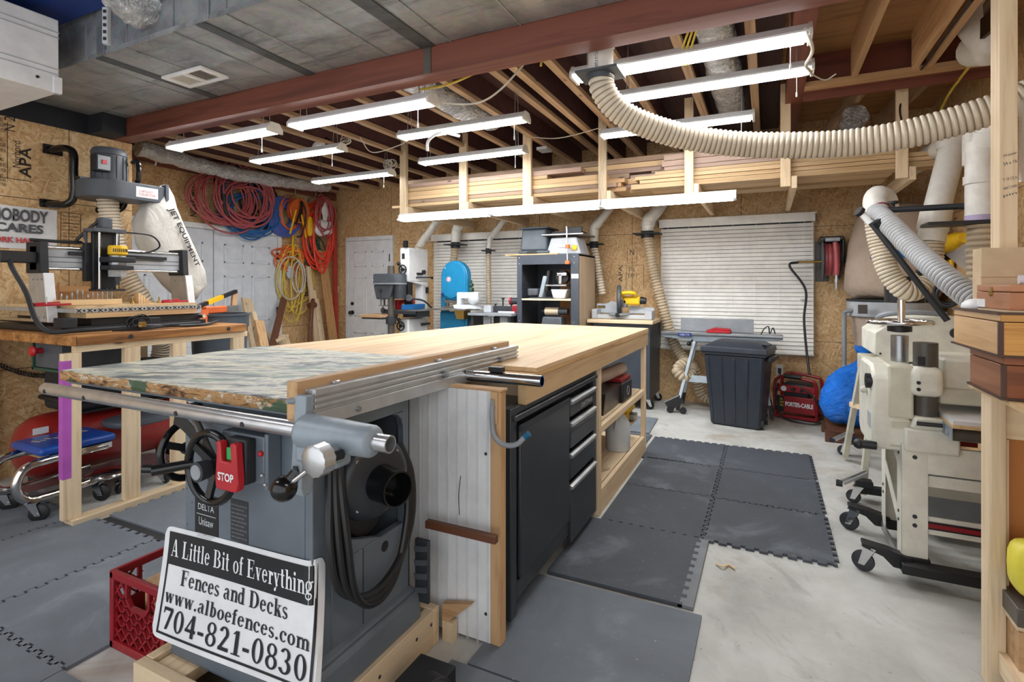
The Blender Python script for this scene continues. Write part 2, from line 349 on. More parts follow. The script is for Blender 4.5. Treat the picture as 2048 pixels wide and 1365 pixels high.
    def prism3(s, pts, off):
        # planar loop of 3-D points pushed along a vector
        off = Vector(off); A = [s.bm.verts.new(Vector(p)) for p in pts]; B = [s.bm.verts.new(Vector(p)+off) for p in pts]; n = len(A)
        s.bm.faces.new(A); s.bm.faces.new(B[::-1])
        for i in range(n): s.bm.faces.new((A[i], B[i], B[(i+1) % n], A[(i+1) % n]))
        return s
    def xf(s, m): s.bm.transform(m); return s
    def jit(s, a, f=6.0, seed=0):
        from mathutils import noise
        for v in s.bm.verts: v.co += noise.noise_vector(v.co*f+Vector((seed, seed*2, 0)))*a
        return s
    def obj(s, name, mat, parent=None, bev=0, ang=38, seg=2, flat=False, mat2=None):
        if parent is not None and name in SPLIT:
            s.bm.verts.index_update(); cl = clusters(s.bm)
            if len(cl) > 1:
                out = None
                for c in cl:
                    g = G(); mp = {v: g.bm.verts.new(v.co) for v in c}
                    for f in {f for v in c for f in v.link_faces}: g.bm.faces.new([mp[v] for v in f.verts]).material_index = f.material_index
                    o = g.obj(name, mat, parent, bev, ang, seg, flat, mat2); out = out or o
                s.bm.free(); return out
        bmesh.ops.recalc_face_normals(s.bm, faces=s.bm.faces[:])
        if parent is not None: s.bm.transform(wm(parent).inverted())
        me = bpy.data.meshes.new(name); s.bm.to_mesh(me); s.bm.free()
        o = bpy.data.objects.new(name, me); COL.objects.link(o)
        mt = MT[mat] if isinstance(mat, str) else mat
        me.materials.append(mt); me.materials.append(MT[mat2] if mat2 else mt)
        if not flat:
            for p in me.polygons: p.use_smooth = True
            me.set_sharp_from_angle(angle=math.radians(ang))
        if parent is not None: o.parent = parent; WM[o.name] = wm(parent)
        else: WM[o.name] = Matrix.Identity(4)
        if bev:
            b = o.modifiers.new('edge', 'BEVEL'); b.width = bev; b.segments = seg; b.limit_method = 'ANGLE'; b.angle_limit = math.radians(40)
        return o
def tag(o, label, cat=None, group=None, kind=None):
    if label: o['label'] = label
    if cat: o['category'] = cat
    if group: o['group'] = group
    if kind: o['kind'] = kind
    return o
def T(name, label, cat, loc=(0, 0, 0), group=None, kind=None):
    o = bpy.data.objects.new(name, None); COL.objects.link(o); o.empty_display_size = .05
    o.location = loc; WM[o.name] = Matrix.Translation(Vector(loc)); return tag(o, label, cat, group, kind)
def place(o, loc, rz=0):
    o.location = loc; o.rotation_euler = (0, 0, rz); return o
def kids(o): return [c for c in bpy.data.objects if c.parent == o]
def dup(o, loc, rz=0, label=None):
    def cp(a, par):
        c = a.copy(); COL.objects.link(c); c.parent = par
        for k in KIDS.get(a.name, []): cp(k, c)
        return c
    KIDS = {}
    for q in bpy.data.objects:
        if q.parent: KIDS.setdefault(q.parent.name, []).append(q)
    r = cp(o, None); place(r, loc, rz)
    if label: r['label'] = label
    return r
def one(g, name, mat, label, cat, group=None, kind=None, **k): return tag(g.obj(name, mat, **k), label, cat, group, kind)
# ---- lettering
def text(body, mat, parent, org, right, up, w, h, name='lettering', depth=.0008, bold=.0, shear=0.0):
    cu = bpy.data.curves.new('t', 'FONT'); cu.body = body; cu.size = 1; cu.resolution_u = 3; cu.offset = bold; cu.shear = shear
    o = bpy.data.objects.new('t', cu); COL.objects.link(o)
    dg = bpy.context.evaluated_depsgraph_get(); me = bpy.data.meshes.new_from_object(o.evaluated_get(dg))
    bpy.data.objects.remove(o); bpy.data.curves.remove(cu)
    xs = [v.co.x for v in me.vertices]; ys = [v.co.y for v in me.vertices]
    x0, x1, y0, y1 = min(xs), max(xs), min(ys), max(ys)
    R, U = Vector(right).normalized(), Vector(up).normalized(); N = R.cross(U); org = Vector(org)
    bm = bmesh.new(); bm.from_mesh(me); bpy.data.meshes.remove(me)
    for v in bm.verts: v.co = org+R*((v.co.x-x0)/(x1-x0)*w)+U*((v.co.y-y0)/(y1-y0)*h)+N*depth
    g = G(); g.bm.free(); g.bm = bm
    return g.obj(name, mat, parent, flat=True)
# serif letters drawn from strokes (cap height 1)
def _R(x0, y0, x1, y1): return [[(x0, y0), (x1, y0), (x1, y1), (x0, y1)]]
def _Q(x0, y0, x1, y1, w): return [[(x0, y0), (x0+w, y0), (x1+w, y1), (x1, y1)]]
def _O(cx, cy, rx, ry, tx, ty, a0=0, a1=360, n=22):
    out = []
    for i in range(n):
        a, b = [math.radians(a0+(a1-a0)*k/n) for k in (i, i+1)]
        f = lambda t, k: (cx+(rx-k*tx)*math.cos(t), cy+(ry-k*ty)*math.sin(t))
        out.append([f(a, 0), f(b, 0), f(b, 1), f(a, 1)])
    return out
def _D(x, y, r): return [[(x+r*math.cos(i*PI/5), y+r*math.sin(i*PI/5)) for i in range(10)]]
def _S(x, y0, y1, w=.17, b=1, t=1):
    o = _R(x, y0, x+w, y1)
    if b: o += _R(x-.08, y0, x+w+.08, y0+.05)
    if t: o += _R(x-.09, y1-.05, x+w*.5, y1)
    return o
def _n(x, w=.62): return _S(x, 0, .68)+_O(x+.31, .44, .23, .25, .16, .09, 0, 150)+_R(x+.38, 0, x+.54, .46)+_R(x+.31, 0, x+.61, .05)
GL = {' ': (.3, []), 'A': (.9, _Q(.08, 0, .37, 1, .07)+_Q(.58, 0, .34, 1, .2)+_R(.2, .28, .62, .35)+_R(0, 0, .26, .05)+_R(.48, 0, .9, .05)),
 'L': (.76, _R(.1, 0, .3, 1)+_R(0, .95, .4, 1)+_R(0, 0, .7, .06)+_Q(.58, .04, .66, .3, .05)), 'i': (.36, _S(.1, 0, .68)+_D(.185, .9, .1)),
 't': (.4, _R(.1, .1, .27, .95)+_R(0, .62, .38, .68)+_O(.25, .14, .15, .15, .12, .08, 180, 330)), 'l': (.36, _S(.1, 0, 1)), 'e': (.58, _O(.29, .34, .27, .35, .15, .06, 15, 325)+_R(.08, .36, .54, .42)),
 'B': (.86, _R(.1, 0, .3, 1)+_R(0, .95, .45, 1)+_R(0, 0, .45, .05)+_O(.42, .75, .32, .25, .19, .06, -90, 90)+_O(.43, .27, .38, .27, .2, .06, -90, 90)),
 'o': (.62, _O(.31, .34, .29, .35, .16, .06)), 'f': (.42, _S(.1, 0, .8, t=0)+_R(0, .62, .38, .68)+_O(.29, .78, .19, .23, .16, .08, 40, 180)),
 'E': (.82, _R(.1, 0, .3, 1)+_R(0, .95, .74, 1)+_R(0, 0, .76, .05)+_R(.3, .48, .56, .54)+_R(.52, .38, .57, .64)+_Q(.66, .76, .7, 1, .04)+_Q(.68, 0, .74, .28, .04)),
 'F': (.76, _R(.1, 0, .3, 1)+_R(0, .95, .7, 1)+_R(0, 0, .42, .05)+_R(.3, .48, .54, .54)+_R(.5, .38, .55, .64)+_Q(.63, .74, .67, 1, .04)),
 'v': (.6, _Q(.23, 0, .04, .68, .18)+_Q(.26, 0, .46, .68, .06)+_R(0, .63, .28, .68)+_R(.38, .63, .6, .68)), 'r': (.48, _S(.1, 0, .68)+_D(.39, .56, .1)+_O(.33, .45, .16, .22, .08, .1, 60, 180)),
 'y': (.6, _Q(.24, 0, .04, .68, .18)+_Q(.16, -.26, .46, .68, .07)+_D(.15, -.2, .09)+_R(0, .63, .28, .68)+_R(.38, .63, .6, .68)), 'h': (.66, _S(.1, 0, 1)+_n(.1)[3:]), 'n': (.66, _n(.1)),
 'g': (.6, _O(.28, .44, .24, .26, .13, .06)+_O(.28, -.06, .26, .19, .08, .08)+_Q(.1, .1, .1, .24, .2)+_R(.42, .58, .6, .66)), 'c': (.56, _O(.3, .34, .28, .35, .16, .06, 45, 320)+_D(.46, .52, .09)),
 's': (.5, _O(.24, .5, .2, .19, .1, .06, 20, 270)+_O(.24, .19, .22, .2, .12, .06, -160, 90)+_Q(.28, .22, .1, .42, .16)), 'a': (.6, _O(.24, .19, .22, .2, .14, .06, 60, 300)+_R(.34, .08, .5, .5)+_O(.29, .48, .21, .21, .14, .06, 0, 165)+_O(.5, .1, .1, .1, .1, .06, 180, 330)),
 'd': (.66, _O(.26, .34, .25, .35, .15, .06, 40, 320)+_R(.38, 0, .55, 1)+_R(.28, .95, .45, 1)+_R(.46, 0, .64, .05)), 'D': (.92, _R(.1, 0, .3, 1)+_R(0, .95, .45, 1)+_R(0, 0, .45, .05)+_O(.4, .5, .47, .5, .21, .055, -90, 90)),
 'k': (.68, _S(.1, 0, 1)+_Q(.27, .3, .48, .68, .07)+_Q(.46, 0, .26, .4, .2)+_R(.36, .63, .64, .68)+_R(.4, 0, .7, .05)), 'w': (.9, _Q(.2, 0, .03, .68, .17)+_Q(.24, 0, .42, .68, .06)+_Q(.54, 0, .37, .68, .17)+_Q(.58, 0, .76, .68, .06)+_R(0, .63, .26, .68)+_R(.68, .63, .9, .68)),
 '.': (.3, _D(.14, .09, .1)), 'b': (.64, _R(.1, 0, .27, 1)+_R(.01, .95, .2, 1)+_O(.33, .34, .26, .35, .16, .06, -140, 140)), 'm': (.98, _n(.1)+[[(x+.33, y) for x, y in p] for p in _n(.1)[3:]]),
 '-': (.4, _R(.04, .28, .36, .42)), '7': (.62, _R(.04, .86, .58, 1)+_Q(.2, 0, .46, .9, .14)+_Q(.03, .72, .06, 1, .06)), '0': (.64, _O(.32, .5, .28, .51, .15, .06)), '4': (.66, _R(.36, 0, .53, 1)+_R(.03, .24, .62, .37)+_Q(.03, .3, .4, 1, .08)),
 '8': (.64, _O(.31, .75, .24, .26, .12, .06)+_O(.31, .26, .28, .28, .14, .07)), '2': (.62, _O(.28, .72, .25, .29, .15, .08, -30, 165)+_Q(.04, .08, .36, .62, .15)+_R(.04, 0, .58, .15)), '1': (.52, _R(.2, 0, .38, 1)+_R(.06, 0, .52, .05)+_Q(.06, .84, .22, 1, .1)),
 '3': (.6, _O(.26, .75, .24, .26, .14, .07, -90, 160)+_O(.25, .27, .29, .28, .16, .07, -165, 90))}
def serif(body, fn, x0, x1, y0, y1, mat, parent, name='lettering'):
    # fn(s, t) -> 3-D point on the sign
    tot = sum(GL[c][0]+.06 for c in body)-.06; k = (x1-x0)/tot; x = 0; g = G()
    for c in body:
        w, ps = GL[c]
        for p in ps: g.poly([fn(x0+(x+a)*k, y0+b*(y1-y0)) for a, b in p])
        x += w+.06
    return g.obj(name, mat, parent, flat=True)
def coil(c, ax, ru, rv, turns, r, jit=.02, seed=1, up=(0, 0, 1), n=26):
    # untidy loops of cord hanging flat against a wall whose normal is ax
    rn = random.Random(seed); c = Vector(c); N = Vector(ax).normalized(); U = Vector(up); V = N.cross(U).normalized(); pts = []
    a = b = o = p = 0
    for i in range(turns*n+1):
        if i % n == 0: a2, b2, o2, p2 = (rn.uniform(-jit, jit) for _ in range(4)); z2 = rn.uniform(-1, 1)*r*2.2
        if i == 0: a, b, o, p, z = a2, b2, o2, p2, z2
        f = .2; a += (a2-a)*f; b += (b2-b)*f; o += (o2-o)*f; p += (p2-p)*f; z += (z2-z)*f
        t = 2*PI*i/n+PI/2
        pts.append(c+V*(math.cos(t)*(ru+a)+o)+U*(math.sin(t)*(rv+b)+p)+N*z)
    return pts
# ---------------------------------------------------------------- the room
YB, XL, XR, XN = 6.45, -6.30, 1.45, -4.81      # back wall, far left wall, right wall, near left wall
def S(g, name, mat, label, cat, parent=None, **k):
    o = g.obj(name, mat, parent, **k)
    return tag(o, label if parent is None else None, cat if parent is None else None, None, 'structure')
fl = S(G().box(-6.5, 3.2, -2.2, 6.6, -.12, 0), 'floor', 'concrete', 'bare grey concrete floor with brown stains', 'floor', flat=True)
wl = S(G().box(XN-.12, XN, -1.6, 2.62, 0, 2.54), 'wall_left', 'osb_x', 'strand board wall behind the router bench, ends at the red beam', 'wall', flat=True)
S(G().box(XL, XN-.121, 2.5, 2.62, 0, 2.83), 'wall_return', 'osb_y', 'short return of strand board behind the near left wall', 'wall', flat=True)
wfl = S(G().box(XL-.12, XL, 2.5, YB+.12, 0, 3.3), 'wall_far', 'osb_x', 'strand board wall with the white double doors and hanging coils', 'wall', flat=True)
wb = S(G().box(XL, XR, YB, YB+.12, 0, 3.3), 'wall_back', 'osb_y', 'strand board wall with blinds and the single white door', 'wall', flat=True)
wr = S(G().box(XR, XR+.12, -.4, YB+.12, 0, 3.3), 'wall_right', 'osb_x', 'strand board wall behind the dust collector and pipes', 'wall', flat=True)
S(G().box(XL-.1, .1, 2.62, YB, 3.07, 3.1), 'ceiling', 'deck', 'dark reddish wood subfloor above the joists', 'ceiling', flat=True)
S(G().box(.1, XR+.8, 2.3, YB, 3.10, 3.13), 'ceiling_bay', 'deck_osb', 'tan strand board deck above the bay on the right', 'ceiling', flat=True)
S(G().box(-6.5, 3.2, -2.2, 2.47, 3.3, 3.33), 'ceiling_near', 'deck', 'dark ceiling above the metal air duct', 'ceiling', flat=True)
S(G().box(XN-.12, XN-.01, -1.6, 2.62, 2.54, 3.3), 'wall_upper', 'shade_paint', 'upper wall above the strand board under the duct, shade painted in', 'wall', flat=True)  # this and the next two pieces carry shade in their colour
S(G().box(XN-.1, XN+.2, 2.3, 2.466, 2.545, 2.69), 'trim_4', 'shade_paint', 'blocking where the red beam meets the wall, shade painted in', 'trim', flat=True)
S(G().box(-6.42, XN-.12, 2.3, 2.5, 2.5, 3.3), 'wall_gap', 'shade_paint', 'void behind the near wall, closed by a block of painted shade', 'wall', flat=True)
# big built-up beam across the room
bm_ = S(G().box(-4.93, XR, 2.47, 2.515, 2.54, 2.86), 'ceiling_beam', 'lvl_x', 'big red-brown laminated beam crossing the room', 'beam', flat=True)
for k in range(1, 3): S(G().box(-4.93, XR, 2.47+.049*k+.002, 2.515+.05*k, 2.541+.003*k, 2.86), 'beam_ply', 'lvl_x', '', '', bm_, flat=True)
S(G().box(*sorted((W(848, 130, Y=2.468).x, W(862, 130, Y=2.468).x)), 2.464, 2.472, 2.541, 2.7), 'beam_mark', 'smoke', '', '', bm_)
# joists
xs = [-2.12+.406*k for k in range(-10, 6)]+[-1.56]
for x in sorted(xs):
    j = S(G().box(x-.029, x+.029, 2.62, YB-.03, 2.83, 2.866), 'ceiling_joist', 'jx', 'wood ceiling joist with dark red web running away from the red beam', 'joist', bev=.002)
    S(G().box(x-.006, x+.006, 2.62, YB-.03, 2.8665, 3.07), 'joist_web', 'web', '', '', j)
S(G().box(.13, .25, 2.62, YB-.02, 2.83, 3.1), 'ceiling_girder', 'lvl_y', 'deep red girder beside the bay, running front to back', 'beam', bev=.002)
hd = S(G().box(.25, XR, 4.60, 4.66, 2.83, 3.1), 'ceiling_header', 'lvl_x', 'red header across the bay on the right', 'beam', bev=.002)
S(G().box(.25, XR, 4.50, 4.60, 2.83, 2.868), 'header_plate', 'fir_x' if 0 else MT['fir'][0], '', '', hd, bev=.002)
S(G().box(.25, XR, 4.66, 4.70, 2.78, 2.95), 'header_plate', 'lvl_x', '', '', hd, bev=.002)
for x in (W(1735, 90, Z=2.85).x, W(1862, 90, Z=2.85).x, 1.0):
    S(G().box(x-.02, x+.02, 2.3, 4.5, 2.85, 3.1), 'ceiling_joist', MT['fir'][1], 'orange-tan bay joist on the right under the tan deck', 'joist', bev=.002)
for x in (.62, 1.02):
    S(G().bar((x+.1, 4.68, 2.95), (x-.12, 6.3, 2.86), .04, .14), 'ceiling_joist', 'jx', 'dark joist beyond the red header', 'joist')
S(G().box(XL, XL+.05, 2.62, YB, 2.72, 2.83), 'trim_top', 'lvl_y', 'dark top plate along the far left wall', 'trim')
# dark tarpaulin up by the ceiling
g = G(); a = [W(38, -20, Z=3.15), W(250, -20, Z=3.15), W(250, 60, Z=3.15), W(38, 60, Z=3.15)]
g.box(-4.8, -2.9, .9, 1.71, 2.94, 2.955)
one(g, 'tarpaulin', 'navy', 'dark blue tarpaulin under the ceiling above the white box', 'tarp')
# ---- doors
def six_panel(o, fn, w, h, mat):
    # fn(a, b, c): a across, b up, c out of the face
    rows = [(.12, .3), (.42, .72), (.80, .92)]
    for r0, r1 in rows:
        for c0, c1 in ((.14, .44), (.56, .86)):
            g = G(); x0, x1, z0, z1 = c0*w, c1*w, r0*h, r1*h
            for (a0, a1, b0, b1) in ((x0, x1, z0, z0+.022), (x0, x1, z1-.022, z1), (x0, x0+.022, z0, z1), (x1-.022, x1, z0, z1)):
                P = [fn(a, b, c) for c in (0, .007) for a, b in ((a0, b0), (a1, b0), (a1, b1), (a0, b1))]; g._hex(P)
            P = [fn(a, b, c) for c in (0, .005) for a, b in ((x0+.05, z0+.05), (x1-.05, z0+.05), (x1-.05, z1-.05), (x0+.05, z1-.05))]; g._hex(P)
            S(g, 'door_panel', mat, '', '', o, bev=.004)
dy = [3.40, 4.355, 4.365, 5.32]
for i, (y0, y1) in enumerate(((dy[0], dy[1]), (dy[2], dy[3]))):
    d = S(G().box(XL+.005, XL+.035, y0, y1, .02, 2.05), 'door_%d' % (i+1), 'doorb', ('left' if i == 0 else 'right')+' leaf of the white double doors under the hose coils', 'door', bev=.002)
    six_panel(d, lambda a, b, c, y0=y0: (XL+.035+c, y0+a, .02+b), y1-y0, 2.03, 'doorb')
g = G().box(XL+.001, XL+.045, 3.33, 3.395, 0, 2.054).box(XL+.001, XL+.045, 5.325, 5.39, 0, 2.054).box(XL+.001, XL+.045, 3.33, 5.39, 2.055, 2.12)
S(g, 'trim_1', 'doorw', 'white casing of the double doors', 'trim', bev=.003)
S(G().box(XL+.04, XL+.05, 5.30, 5.335, 1.72, 1.82).box(XL+.04, XL+.05, 5.30, 5.335, .95, 1.05), 'trim_2', 'iron', 'dark hinges of the double doors', 'hinge')
dx0, dx1 = -5.955, -5.15
d3 = S(G().box(dx0, dx1, YB-.03, YB-.002, .02, 2.05), 'door_3', 'doorw', 'single white six-panel door in the back wall', 'door', bev=.002)
six_panel(d3, lambda a, b, c: (dx0+a, YB-.03-c, .02+b), dx1-dx0, 2.03, 'doorw')
S(G().box(dx0-.06, dx0-.004, YB-.045, YB-.001, 0, 2.053).box(dx1+.004, dx1+.06, YB-.045, YB-.001, 0, 2.053).box(dx0-.06, dx1+.06, YB-.045, YB-.001, 2.054, 2.115), 'trim_3', 'doorw', 'white casing of the single door', 'trim', bev=.003)
for z, r, n in ((.93, .033, 'door_knob'), (1.07, .028, 'deadbolt')):
    g = G().cyl((dx0+.07, YB-.03, z), (dx0+.07, YB-.045, z), r)
    if n == 'door_knob': g.sph((dx0+.07, YB-.085, z), .03).cyl((dx0+.07, YB-.03, z), (dx0+.07, YB-.08, z), .012)
    S(g, n, 'black', '', '', d3)
S(G().box(dx1-.004, dx1+.012, YB-.05, YB-.03, 1.72, 1.83), 'hinge', 'iron', '', '', d3)
# ---- windows and blinds
def blind(x0, x1, z0, z1, n, label):
    wn = S(G().box(x0+.02, x1-.02, YB-.012, YB-.004, z0+.02, z1), 'window_%d' % n, 'iron', 'window behind the closed blind', 'window')  # pane coloured dark so the gaps between slats read as shade
    S(G().box(x0, x0+.03, YB-.03, YB-.003, z0, z1).box(x1-.03, x1, YB-.03, YB-.003, z0, z1).box(x0, x1, YB-.03, YB-.003, z0-.02, z0+.02), 'window_frame', 'pine' if 0 else MT['pine'][2], '', '', wn)
    t = T('window_blind', label, 'blind', ((x0+x1)/2, YB-.07, z0))
    g = G(); p = .0435; z = z0+.03
    while z < z1-.1:
        g.cbox(((x0+x1)/2, YB-.075, z), x1-x0-.03, .003, .0405, 0, -.30); z += p
    g.obj('slats', 'blindw', t)
    G().box(x0-.01, x1+.01, YB-.125, YB-.11, z1-.095, z1).box(x0-.01, x0+.004, YB-.125, YB-.03, z1-.095, z1).box(x1-.004, x1+.01, YB-.125, YB-.03, z1-.095, z1).box(x0-.012, x1+.012, YB-.13, YB-.11, z1-.018, z1).obj('valance', 'blindw', t, bev=.003)
    G().box(x0+.01, x1-.01, YB-.10, YB-.05, z0, z0+.022).obj('bottom_rail', 'blindw', t, bev=.003)
    k = 7
    for i in range(k):
        x = x0+.1+(x1-x0-.2)*i/(k-1); G().bar((x, YB-.104, z0+.02), (x, YB-.104, z1-.09), .003, .003).obj('ladder_cord', 'blindw', t)
    return t
a = W(1318, 440, Y=YB-.12); b = W(1631, 424, Y=YB-.12); zb = W(1625, 712, Y=YB-.08).z
zt = (a.z+b.z)/2
bl = blind(a.x, b.x, zb, zt, 1, 'off-white slatted blind in the right window, above the lidded black bin')
G().cyl((b.x-.14, YB-.11, 1.20), (b.x-.09, YB-.11, 1.20), .012).sph((b.x-.12, YB-.112, 1.205), .016).obj('cord_cleat', 'clear', bl)
a2 = W(862, 470, Y=YB-.12)
blind(a2.x, a2.x+1.75, zb, a2.z, 2, 'off-white slatted blind in the left window, behind the blue band saw')
# ---- stamps printed on the wall boards
def stampx(body, y0, z0, w, h, vert=False, m='ink', par=None, X=XN):
    # on a wall facing +X; across runs along +Y
    if vert: text(body, m, par, (X+.0006, y0+h, z0), (0, 0, 1), (0, -1, 0), w, h, 'panel_stamp')
    else: text(body, m, par, (X+.0006, y0, z0), (0, 1, 0), (0, 0, 1), w, h, 'panel_stamp')
q = W(50, 350, X=XN); text('APA', 'ink', wl, (XN+.0008, q.y+.035, q.z-.02), (0, 0, 1), (0, -1, 0), .22, .07, 'panel_stamp', bold=.02)
q = W(30, 335, X=XN); text('Norbord', 'ink', wl, (XN+.0008, q.y+.03, q.z), (0, 0, 1), (0, -1, 0), .19, .045, 'panel_stamp')
for i, (px, py, h) in enumerate(((4, 250, .1), (4, 290, .1), (5, 330, .1), (4, 360, .08))):
    q = W(px, py, X=XN); text('MILL 482\nEXPOSURE 1\nSIZED FOR', 'ink', wl, (XN+.0008, q.y-.05, q.z-h/2), (0, 1, 0), (0, 0, 1), .08, h, 'panel_stamp')
q = W(30, 250, X=XN); text('N 2', 'ink', wl, (XN+.0008, q.y, q.z-.05), (0, 0, 1), (0, -1, 0), .1, .06, 'panel_stamp')
a, b = W(121, 425, X=XN), W(162, 495, X=XN)
g = G()
for (y0, y1, z0, z1) in ((a.y, b.y, a.z, a.z+.004), (a.y, a.y+.004, b.z-.2, a.z), (b.y-.004, b.y, a.z-.15, a.z), (a.y, b.y, a.z-.08, a.z-.077)): g.box(XN, XN+.0008, y0, y1, z0, z1)
g.box(XN, XN+.0008, W(0, 338, X=XN).y, W(62, 346, X=XN).y, 2.105, 2.11).box(XN, XN+.0008, W(14, 300, X=XN).y, W(14, 300, X=XN).y+.004, 2.105, 2.5)
g.obj('panel_stamp', 'ink', wl)
for k in range(9):
    text(('RATED SHEATHING', '24/16 7/16 IN', 'SIZED SPACING', 'EXPOSURE 1')[k % 4], 'ink', wl, (XN+.0008, a.y+.012, a.z-.03-.026*k), (0, 1, 0), (0, 0, 1), b.y-a.y-.024, .012, 'panel_stamp')
for px, py, s_ in ((386, 405, 'NORBORD'), (612, 570, 'NORBORD')):
    q = W(px, py, X=XL); text(s_, 'ink', wfl, (XL+.0008, q.y+.05, q.z-.17), (0, 0, 1), (0, -1, 0), .36, .09, 'panel_stamp', bold=.02)
def stampy(body, px, py, w, h, vert):
    q = W(px, py, Y=YB)
    if vert: text(body, 'ink', wb, (q.x+h/2, YB-.0008, q.z-w/2), (0, 0, 1), (-1, 0, 0), w, h, 'panel_stamp')
    else: text(body, 'ink', wb, (q.x-w/2, YB-.0008, q.z-h/2), (1, 0, 0), (0, 0, 1), w, h, 'panel_stamp')
stampy('N', 1264, 505, .05, .07, False); stampy('APA', 1241, 548, .2, .05, True); stampy('7/16\nEXP 1', 1265, 545, .1, .13, False)
q = W(1264, 510, Y=YB); g = G()
for x0, x1, z0, z1 in ((q.x-.06, q.x+.06, q.z-.1, q.z-.096), (q.x-.06, q.x-.056, q.z-.1, q.z+.1), (q.x+.056, q.x+.06, q.z-.1, q.z+.1), (q.x-.16, q.x+.14, q.z-.13, q.z-.126), (q.x-.07, q.x-.066, q.z-.42, q.z-.13), (q.x+.14, q.x+.144, q.z-.42, q.z-.13)): g.box(x0, x1, YB-.0008, YB, z0, z1)
g.obj('panel_stamp', 'ink', wb)
q = W(1912, 450, X=XR); text('F', 'ink', wr, (XR-.0008, q.y+.05, q.z), (0, -1, 0), (0, 0, 1), .08, .06, 'panel_stamp')
# outlets and switches
def plate(px, py, nm, lab, ax, cord=False):
    q = W(px, py, Y=YB) if ax == 'y' else W(px, py, X=XL)
    t = T(nm, lab, 'wall plate', (q.x, q.y, q.z))
    g = G().box(q.x-.036, q.x+.036, YB-.012, YB, q.z-.058, q.z+.058) if ax == 'y' else G().box(XL, XL+.012, q.y-.036, q.y+.036, q.z-.058, q.z+.058)
    g.obj('cover', 'white', t, bev=.003)
    if cord: G().box(q.x-.016, q.x+.016, YB-.045, YB-.012, q.z-.03, q.z+.02).sweep([(q.x, YB-.04, q.z-.02), (q.x+.02, YB-.06, q.z-.08), (q.x+.05, YB-.1, q.z-.16)], .006).obj('plug', 'black', t, bev=.003)
    else: (G().box(q.x-.008, q.x+.008, YB-.018, YB-.012, q.z-.014, q.z+.014) if ax == 'y' else G().box(XL+.012, XL+.018, q.y-.008, q.y+.008, q.z-.014, q.z+.014)).obj('toggle', 'offwhite', t)
plate(1559, 740, 'outlet', 'white wall outlet with a black plug above the red compressor', 'y', True)
plate(674, 579, 'light_switch', 'white light switch beside the single white door', 'y')
# ---- duct, white air handler, register
dt = T('air_duct', 'big galvanised sheet metal duct beside the red beam', 'duct', (-1.8, 2.1, 2.69))
G().box(-4.8, XR, 1.74, 2.468, 2.69, 3.25).obj('trunk', 'galv', dt, bev=.004)
for px, py in ((205, 117), (410, 37)):
    x = W(px, py, Y=1.74).x
    G().box(x-.04, x+.04, 1.728, 1.74, 2.688, 3.25).obj('drive_cleat', 'galv', dt, bev=.002)
    G().box(x-.07, x-.0, 1.74, 2.466, 2.684, 2.6905).obj('sealant', 'tar', dt)
g = G()
for x in [-4.5+.42*k for k in range(13)]: g.box(x-.004, x+.004, 1.735, 2.466, 2.685, 2.69).box(x-.004, x+.004, 1.736, 1.74, 2.69, 3.25)
g.obj('cross_break', 'galv', dt)
x = W(760, 20, Z=2.69); G().box(x.x-.06, x.x+.03, 1.75, 2.46, 2.683, 2.6905).obj('sealant', 'tar', dt)
G().box(-4.8, XR, 1.734, 1.742, 2.69, 2.715).obj('corner_seam', 'galv', dt)
q = W(390, 155, Z=2.68); t = T('vent_register', 'white louvred register under the metal duct', 'vent', (q.x, q.y, 2.69))
X0, X1, Y0, Y1 = q.x-.195, q.x+.195, q.y-.095, q.y+.095
G().box(X0, X1, Y0, Y0+.025, 2.672, 2.689).box(X0, X1, Y1-.025, Y1, 2.672, 2.689).box(X0, X0+.04, Y0+.0251, Y1-.0251, 2.672, 2.689).box(X1-.04, X1, Y0+.0251, Y1-.0251, 2.672, 2.689).box(q.x-.012, q.x+.012, Y0+.0251, Y1-.0251, 2.672, 2.689).obj('frame', 'white', t, bev=.003)
g = G()
for k in range(16): g.cbox((q.x-.155+.02*k, q.y, 2.681), .014 if k > 7 else .019, .13, .002, 0, 0, .5 if k > 7 else .15)
g.obj('louvres', 'offwhite', t)
G().box(X0+.03, X1-.03, Y0+.03, Y1-.03, 2.686, 2.689).obj('throat', 'iron', t)
q = W(118, 187, Y=1.6)
t = T('air_handler', 'white panelled air handler box hanging at the far end of the duct', 'air handler', (q.x-.5, 1.1, q.z))
G().box(q.x-1.1, q.x, .3, 1.6, q.z, 2.868).obj('cabinet', 'white', t, bev=.006)
G().box(q.x-.02, q.x+.012, 1.57, 1.612, q.z-.004, q.z+.09).obj('corner_bracket', 'white', t, bev=.003)
g = G()
for z in (.10, .13, .31, .34): g.box(q.x-.002, q.x+.003, .3, 1.6, q.z+z, q.z+z+.006)
g.obj('panel_seam', 'lgrey', t)
for y in (1.5, .9): G().cyl((q.x, y, q.z+.06), (q.x+.006, y, q.z+.06), .008).obj('screw', 'iron', t)
q = W(213, 45, Y=1.55); t = T('power_strip', 'grey power strip hanging from its cord in front of the duct', 'power strip', (q.x, q.y, q.z-.12))
G().cbox((q.x, q.y, q.z-.02), .03, .03, .19, .6).obj('body', 'lgrey', t, bev=.006)
G().sweep([(q.x, q.y, q.z+.08), (q.x+.005, q.y, q.z+.3), (q.x, q.y+.02, q.z+.6)], .005).obj('cord', 'cordw', t)
g = G()
for k in range(5): g.cbox((q.x+.009, q.y-.013, q.z-.09+.035*k), .014, .004, .016, .6)
g.obj('sockets', 'black', t)
a = W(245, 12, Y=1.62)
